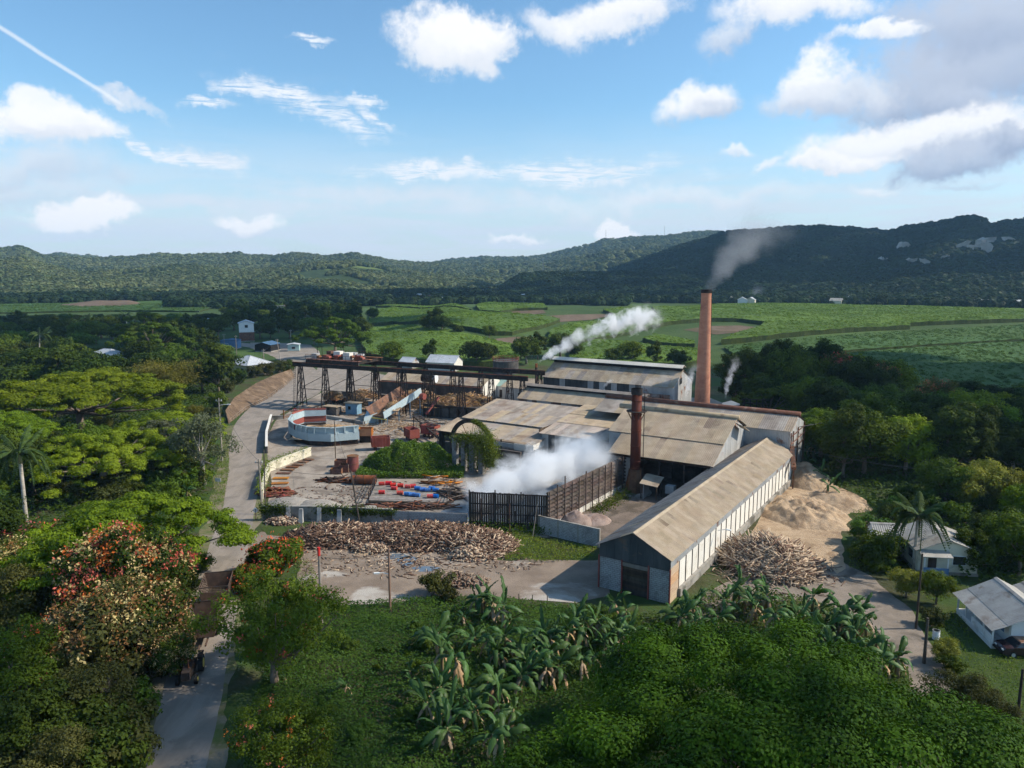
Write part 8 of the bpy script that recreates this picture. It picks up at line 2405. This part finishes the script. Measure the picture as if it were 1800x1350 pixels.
for k in range(40):
    t = k / 39
    p = fw[0].lerp(fw[1], t * 1.0) if t < .45 else fw[1].lerp(fw[2], (t - .45) / .55)
    if rv.random() < .8: pi.append(((p.x, p.y - .18, 1.5), (.45, .16, .42 if t < .8 else .25), 1))
ivy('ivy', pi, 170, 'leaf_mid', 'dark ivy draped over the front yard wall', 1)
pi = []
for a, b in zip(pw[:-1], pw[1:]):
    for k in range(8):
        p = a.lerp(b, k / 8)
        pi.append(((p.x - .35, p.y + .2, 1.35), (.35, .35, .3), 1))
ivy('ivy', pi, 90, 'leaf_grass', 'bright creeper along the top of the cream roadside wall', 2)
pi = [((wc.x + FU.x * dx, wc.y + FU.y * dx - 1.3, z), (sx, .55, sz), w) for dx, z, sx, sz, w in [(-.5, 6.0, 1.4, .4, 1), (1.2, 5.8, 1.0, .5, 1), (2.6, 5.6, .8, 1.0, 1.2), (3.4, 4.6, .7, 1.2, 1.4), (3.9, 3.6, .8, 1.0, 1.4), (4.1, 2.6, .6, 1.0, 1), (2.2, 4.0, .8, 1.4, 1), (-2.0, 5.2, .5, .6, .5), (1.0, 3.6, .5, 1.4, .6), (-.6, 3.6, .4, 1.4, .5)]]
for t in np.linspace(.25, 1.4, 10):
    pi.append(((wc.x + FU.x * wr * math.cos(t), wc.y + FU.y * wr * math.cos(t) - .2, wc.z + wr * math.sin(t)), (.25, .3, .2), .25))
ivy('ivy', pi, 1300, 'leaf_grass', 'ivy hanging from the old wheel and its pillars', 3)
pi = [((q0.lerp(q1, k / 12).x, q0.lerp(q1, k / 12).y - 1.0, .4), (.6, .5, .5), 1) for k in range(13)]
ivy('weeds', pi, 120, 'leaf_mid', 'weeds at the foot of the board screen', 4, .25)
pi = [((q1.lerp(l1, .45 + k * .055).x + 1.6, q1.lerp(l1, .45 + k * .055).y - 1.0, .3), (.7, .6, .4), 1) for k in range(10)]
ivy('weeds', pi, 170, 'leaf_mid', 'green weeds along the foot of the louvre fence', 5, .25)
cover('roadside_grass', [[(380, 790), (398, 760), (404, 830), (392, 880), (375, 905), (366, 890), (378, 840)], [(395, 742), (360, 700), (330, 690), (300, 720), (360, 760)], [(1440, 880), (1500, 890), (1500, 940), (1490, 1000), (1560, 1010), (1640, 1060), (1700, 1050), (1660, 960), (1600, 900)], [(520, 985), (545, 988), (560, 1020), (530, 1050), (505, 1040)], [(1640, 1080), (1690, 1075), (1720, 1160), (1680, 1180), (1640, 1110)], [(1680, 1190), (1730, 1150), (1850, 1165), (1850, 1340), (1750, 1330)]], 26, .24, 'leaf_grass', 'rough grass along the road and lane verges', 'grass', lambda x, y: np.clip(.2 * fbm(x / 2, y / 2, 3), 0, 1), 6, up=.1, thick=.3, aspect=.3)
cover('undergrowth', [[(-60, 630), (380, 600), (390, 700), (340, 770), (-60, 800)], [(-60, 770), (380, 780), (372, 870), (320, 1000), (280, 1150), (200, 1400), (-60, 1400)], [(1290, 720), (1960, 720), (1960, 1040), (1700, 1030), (1500, 870), (1420, 850), (1410, 760)]], 6.5, .5, 'leaf_dark', 'leafy undergrowth beneath the trees', 'undergrowth', lambda x, y: np.clip(.5 + .8 * fbm(x / 4, y / 4, 3), .05, 2), 7, thick=.7)
# dry fenced bank at the bend
bk = [(402, 745), (430, 722), (470, 702), (500, 680), (519, 662), (512, 652), (490, 655), (450, 668), (410, 695), (396, 720)]
inner = [G(x, y) for x, y in bk[:6]]; outer = [G(x, y, 2.6) for x, y in [(396, 720), (412, 697), (450, 672), (484, 657), (505, 650), (512, 647)]]
m = MB()
vs = []
for a, b in zip(inner, outer):
    for k in range(7):
        p = a.lerp(b, k / 6); p.z = 2.4 * (k / 6) ** .8 + (.12 * random.uniform(-1, 1) if 0 < k < 6 else 0) - (.05 if k == 0 else 0)
        vs.append(p)
m.add(vs, [(i * 7 + k, (i + 1) * 7 + k, (i + 1) * 7 + k + 1, i * 7 + k + 1) for i in range(5) for k in range(6)])
m.build('dry_bank', 'dry_bank', None, smooth=True, kind='structure')
wf = thing('wire_fence', 'low wire fence with thin posts along the foot of the dry bank', 'fence', inner[2])
for a, b in zip(inner[:-1], inner[1:]):
    for k in range(5):
        p = a.lerp(b, k / 5) + Vector((.3, -.3, 0))
        MB().bar(p, p + Zv * 1.1, .07).build('post', 'pole_wood', wf)
    for z in (.5, 1.0):
        MB().bar(a + Vector((.3, -.3, z)), b + Vector((.3, -.3, z)), .04).build('wire', 'pole_wood', wf)

# ---------------------------------------------------------------- steam and smoke
def plume(name, label, cat, p0, p1, r0, r1, dens, col, ns=.5, bend=0.0, thr=.45, edge=.35, fade=(.75, 1.0), start=(0, .06), absorb=None, contrast=.22, powr=.8):
    """real volume: box oriented from p0 to p1; density falls off from a widening axis broken up by noise"""
    p0, p1 = Vector(p0), Vector(p1)
    ax = p1 - p0
    L = ax.length
    X = ax.normalized()
    Y = Vector((-X.y, X.x, 0)).normalized() if abs(X.z) < .98 else Vector((0, 1, 0))
    Zz = X.cross(Y)
    if Zz.z < 0: Zz = -Zz; Y = Zz.cross(X)
    m = MB()
    rm = max(r0, r1) * 1.25 + abs(bend)
    n = 7
    pts, rad_ = [], []
    for k in range(n):
        t = k / (n - 1)
        pts.append((L * t, 0, bend * 4 * t * (1 - t)))
        rad_.append((r0 + (r1 - r0) * t ** powr) * 1.3 + .1)
    m.tube(pts, rad_, 12)
    o = bpy.data.objects.new(name, mk(name, m.v, m.f, 'wire'))
    reg(o)
    o.matrix_basis = Matrix(((X.x, Y.x, Zz.x, p0.x), (X.y, Y.y, Zz.y, p0.y), (X.z, Y.z, Zz.z, p0.z), (0, 0, 0, 1)))
    mt = bpy.data.materials.new(name)
    mt.use_nodes = True
    t = mt.node_tree
    t.nodes.clear()
    out = t.nodes.new('ShaderNodeOutputMaterial')
    pv_ = t.nodes.new('ShaderNodeVolumePrincipled')
    tcn = t.nodes.new('ShaderNodeTexCoord')
    sp_ = t.nodes.new('ShaderNodeSeparateXYZ')
    t.links.new(tcn.outputs['Object'], sp_.inputs[0])
    u = math_(t, 'DIVIDE', sp_.outputs[0], L)
    uc = math_(t, 'MAXIMUM', u, 0.0001)
    R_ = math_(t, 'ADD', math_(t, 'MULTIPLY', math_(t, 'POWER', uc, powr), r1 - r0), r0)
    zc = math_(t, 'SUBTRACT', sp_.outputs[2], math_(t, 'MULTIPLY', math_(t, 'MULTIPLY', uc, math_(t, 'SUBTRACT', 1.0, uc)), 4 * bend))
    d = math_(t, 'SQRT', math_(t, 'ADD', math_(t, 'MULTIPLY', sp_.outputs[1], sp_.outputs[1]), math_(t, 'MULTIPLY', zc, zc)))
    q = math_(t, 'DIVIDE', d, R_)
    nz = noise(t, tcn.outputs['Object'], ns, 5, .6, .35)
    f = math_(t, 'ADD', math_(t, 'SUBTRACT', 1.0, q), math_(t, 'MULTIPLY', math_(t, 'SUBTRACT', nz, .5), 2.6))
    dn = ramp(t, f, thr - contrast, thr + contrast + edge, 0, 1)
    fd = ramp(t, u, fade[1], fade[0], 0, 1)
    sd = ramp(t, u, start[0], start[1], 0, 1)
    dn = math_(t, 'MULTIPLY', math_(t, 'MULTIPLY', dn, fd), math_(t, 'MULTIPLY', sd, dens))
    t.links.new(dn, pv_.inputs['Density'])
    pv_.inputs['Color'].default_value = (*col, 1)
    pv_.inputs['Anisotropy'].default_value = 0.15
    if absorb: pv_.inputs['Absorption Color'].default_value = (*absorb, 1)
    t.links.new(pv_.outputs[0], out.inputs['Volume'])
    o.data.materials.clear()
    o.data.materials.append(mt)
    tag(o, label, cat, kind='stuff')
pt = FP(-86.8, 152.6, 11.9)
plume('steam_plume', 'bright white steam plume streaming right from the exhaust pipe', 'steam', pt, pt + Vector((31, 8, 11.0)), .45, 4.6, 2.8, (.985, .985, .99), ns=.40, bend=2.2, thr=.50, fade=(.7, 1.0), powr=.75)
plume('pond_mist', 'broad white mist blowing over the spray pond', 'mist', (-6.0, 100.0, 2.6), (14.0, 113.5, 7.4), 3.0, 4.8, 1.4, (.985, .988, .995), ns=.26, bend=-.6, thr=.34, fade=(.86, 1.0), edge=.45, start=(0, .02), powr=.9)
ct = Vector((41.4, 161, hC))
plume('chimney_smoke', 'thin grey smoke drifting off the brick chimney', 'smoke', ct, ct + Vector((23, 16, 17)), 1.0, 7.0, .16, (.56, .57, .60), ns=.22, bend=2.2, thr=.12, fade=(.1, 1.0), edge=.7, start=(0, .01))
st_ = S0 + Vector((0, 0, zS))
plume('stack_smoke', 'faint pale smoke over the rusty stack', 'smoke', st_, st_ + Vector((9, 3, 1.6)), .55, 1.6, .30, (.8, .8, .82), ns=.7, bend=.5, thr=.4, fade=(.2, 1.0))
for k, (x, v0, s) in enumerate(((44.9, 156, 1.0), (37.2, 158, .8))):
    b = Vector((x, v0, 6.8))
    plume('steam_jet', ['thin steam jet rising right of the brick chimney', 'thin steam jet rising left of the brick chimney'][k], 'steam', b, b + Vector((2.6 * s, 1, 9.5 * s)), .3, 1.5, 1.1, (.95, .95, .97), ns=.8, bend=.4, thr=.45, fade=(.4, 1.0))
b = FP(-70, 153, 7.2)
plume('steam_jet', 'small steam puff at the wall of the tallest mill house', 'steam', b, b + Vector((2.6, -.6, 2.2)), .25, .8, 1.2, (.95, .95, .97), ns=1.2, bend=.2, thr=.42, fade=(.4, 1.0))
p = GT(1318, 530)
plume('bonfire_smoke', 'bluish bonfire smoke above the far village', 'smoke', (p.x, p.y, 2), (p.x + 16, p.y + 10, 15), 3, 9, .02, (.6, .65, .75), ns=.1, bend=1, thr=.2, fade=(.4, 1))
# low plant behind the chimney: pipes and a pale tank roof
px_ = thing('pipe_rack', 'low rack of pale tanks and pipes right of the chimney foot', 'pipe rack', (47.5, 156, 0))
m = MB(); m.tube([(46.5, 157, 4.2), (46.5, 157, 5.6)], [1.8, 1.8], 16); m.build('tank', 'zinc_wall', px_)
m = MB(); m.tube([(46.5, 157, 5.6), (46.5, 157, 6.2)], [1.9, .3], 16); m.build('tank_roof', 'roof_pale', px_)
for k in range(4):
    MB().bar((49 + k * 1.3, 156, 0), (49 + k * 1.3, 156, 6.8), .2).build('leg', 'iron_black', px_)
for z in (5.2, 6.0, 6.8):
    MB().bar((48.5, 156, z), (54, 154.5, z), .16).build('pipe', 'iron_black', px_)
MB().box((46.5, 157, 2.1), (3.4, 3.4, 4.2)).build('tank_stand', 'zinc_wall', px_)

# ---------------------------------------------------------------- clouds outside the frame, over to the sun's side, whose shadows lie on the land
def cloud(name, c, size, label, seed, n=60):
    r = random.Random(seed)
    import bmesh
    bm = bmesh.new()
    for k in range(n):
        a = r.uniform(0, 6.28); q = math.sqrt(r.random())
        x, y = q * math.cos(a) * size[0], q * math.sin(a) * size[1]
        z = r.uniform(0, 1) * size[2] * (1 - q * q)
        rd = r.uniform(.10, .2) * min(size[0], size[1])
        M = Matrix.Translation((x, y, z + rd * .3)) @ Matrix.Diagonal((1.2, 1.2, .55, 1))
        bmesh.ops.create_icosphere(bm, subdivisions=2, radius=rd, matrix=M)
    me = bpy.data.meshes.new(name)
    bm.to_mesh(me); bm.free()
    me.materials.append(MATS['pale_cloud'])
    for p in me.polygons: p.use_smooth = True
    o = bpy.data.objects.new(name, me)
    reg(o, None, Vector(c))
    tag(o, label, 'cloud', kind='stuff')
# every shaded place: (centre of shade on the ground, half sizes); the cloud hangs up the sun's ray from it
def cloud_over(gx_, gy_, hx, hy, alt, label, seed, n=60):
    k = alt / sun_dir.z
    cloud('cloud', (gx_ + sun_dir.x * k, gy_ + sun_dir.y * k, alt), (hx, hy, 60), label, seed, n)
cloud_over(640, 1330, 620, 420, 760, 'large cumulus out to the right, shading the right-hand range', 1, 150)
cloud_over(-190, 420, 150, 130, 620, 'cumulus shading the wood left of the road', 2, 60)
cloud_over(-40, 900, 320, 140, 700, 'long cumulus shading the valley belt', 3, 80)
cloud_over(146, 192, 90, 92, 520, 'cumulus shading the forest right of the mill', 4, 60)
cloud_over(-34, 32, 44, 22, 430, 'narrow cloud whose shade lies on the near road and trees', 5, 80)
# ---------------------------------------------------------------- haze
hz = MB(); hz.box((0, 1700, 111), (7000, 4900, 230))
me = mk('haze', hz.v, hz.f, 'wire')
me.materials.clear()
mt = bpy.data.materials.new('haze'); mt.use_nodes = True
t = mt.node_tree; t.nodes.clear()
out = t.nodes.new('ShaderNodeOutputMaterial'); pv2 = t.nodes.new('ShaderNodeVolumePrincipled')
pv2.inputs['Density'].default_value = 0.00009
pv2.inputs['Color'].default_value = (.40, .68, 1.0, 1)
pv2.inputs['Anisotropy'].default_value = 0.1
t.links.new(pv2.outputs[0], out.inputs['Volume'])
me.materials.append(mt)
o = bpy.data.objects.new('haze', me); reg(o); tag(o, 'pale blue haze of the valley air', 'haze', kind='stuff')
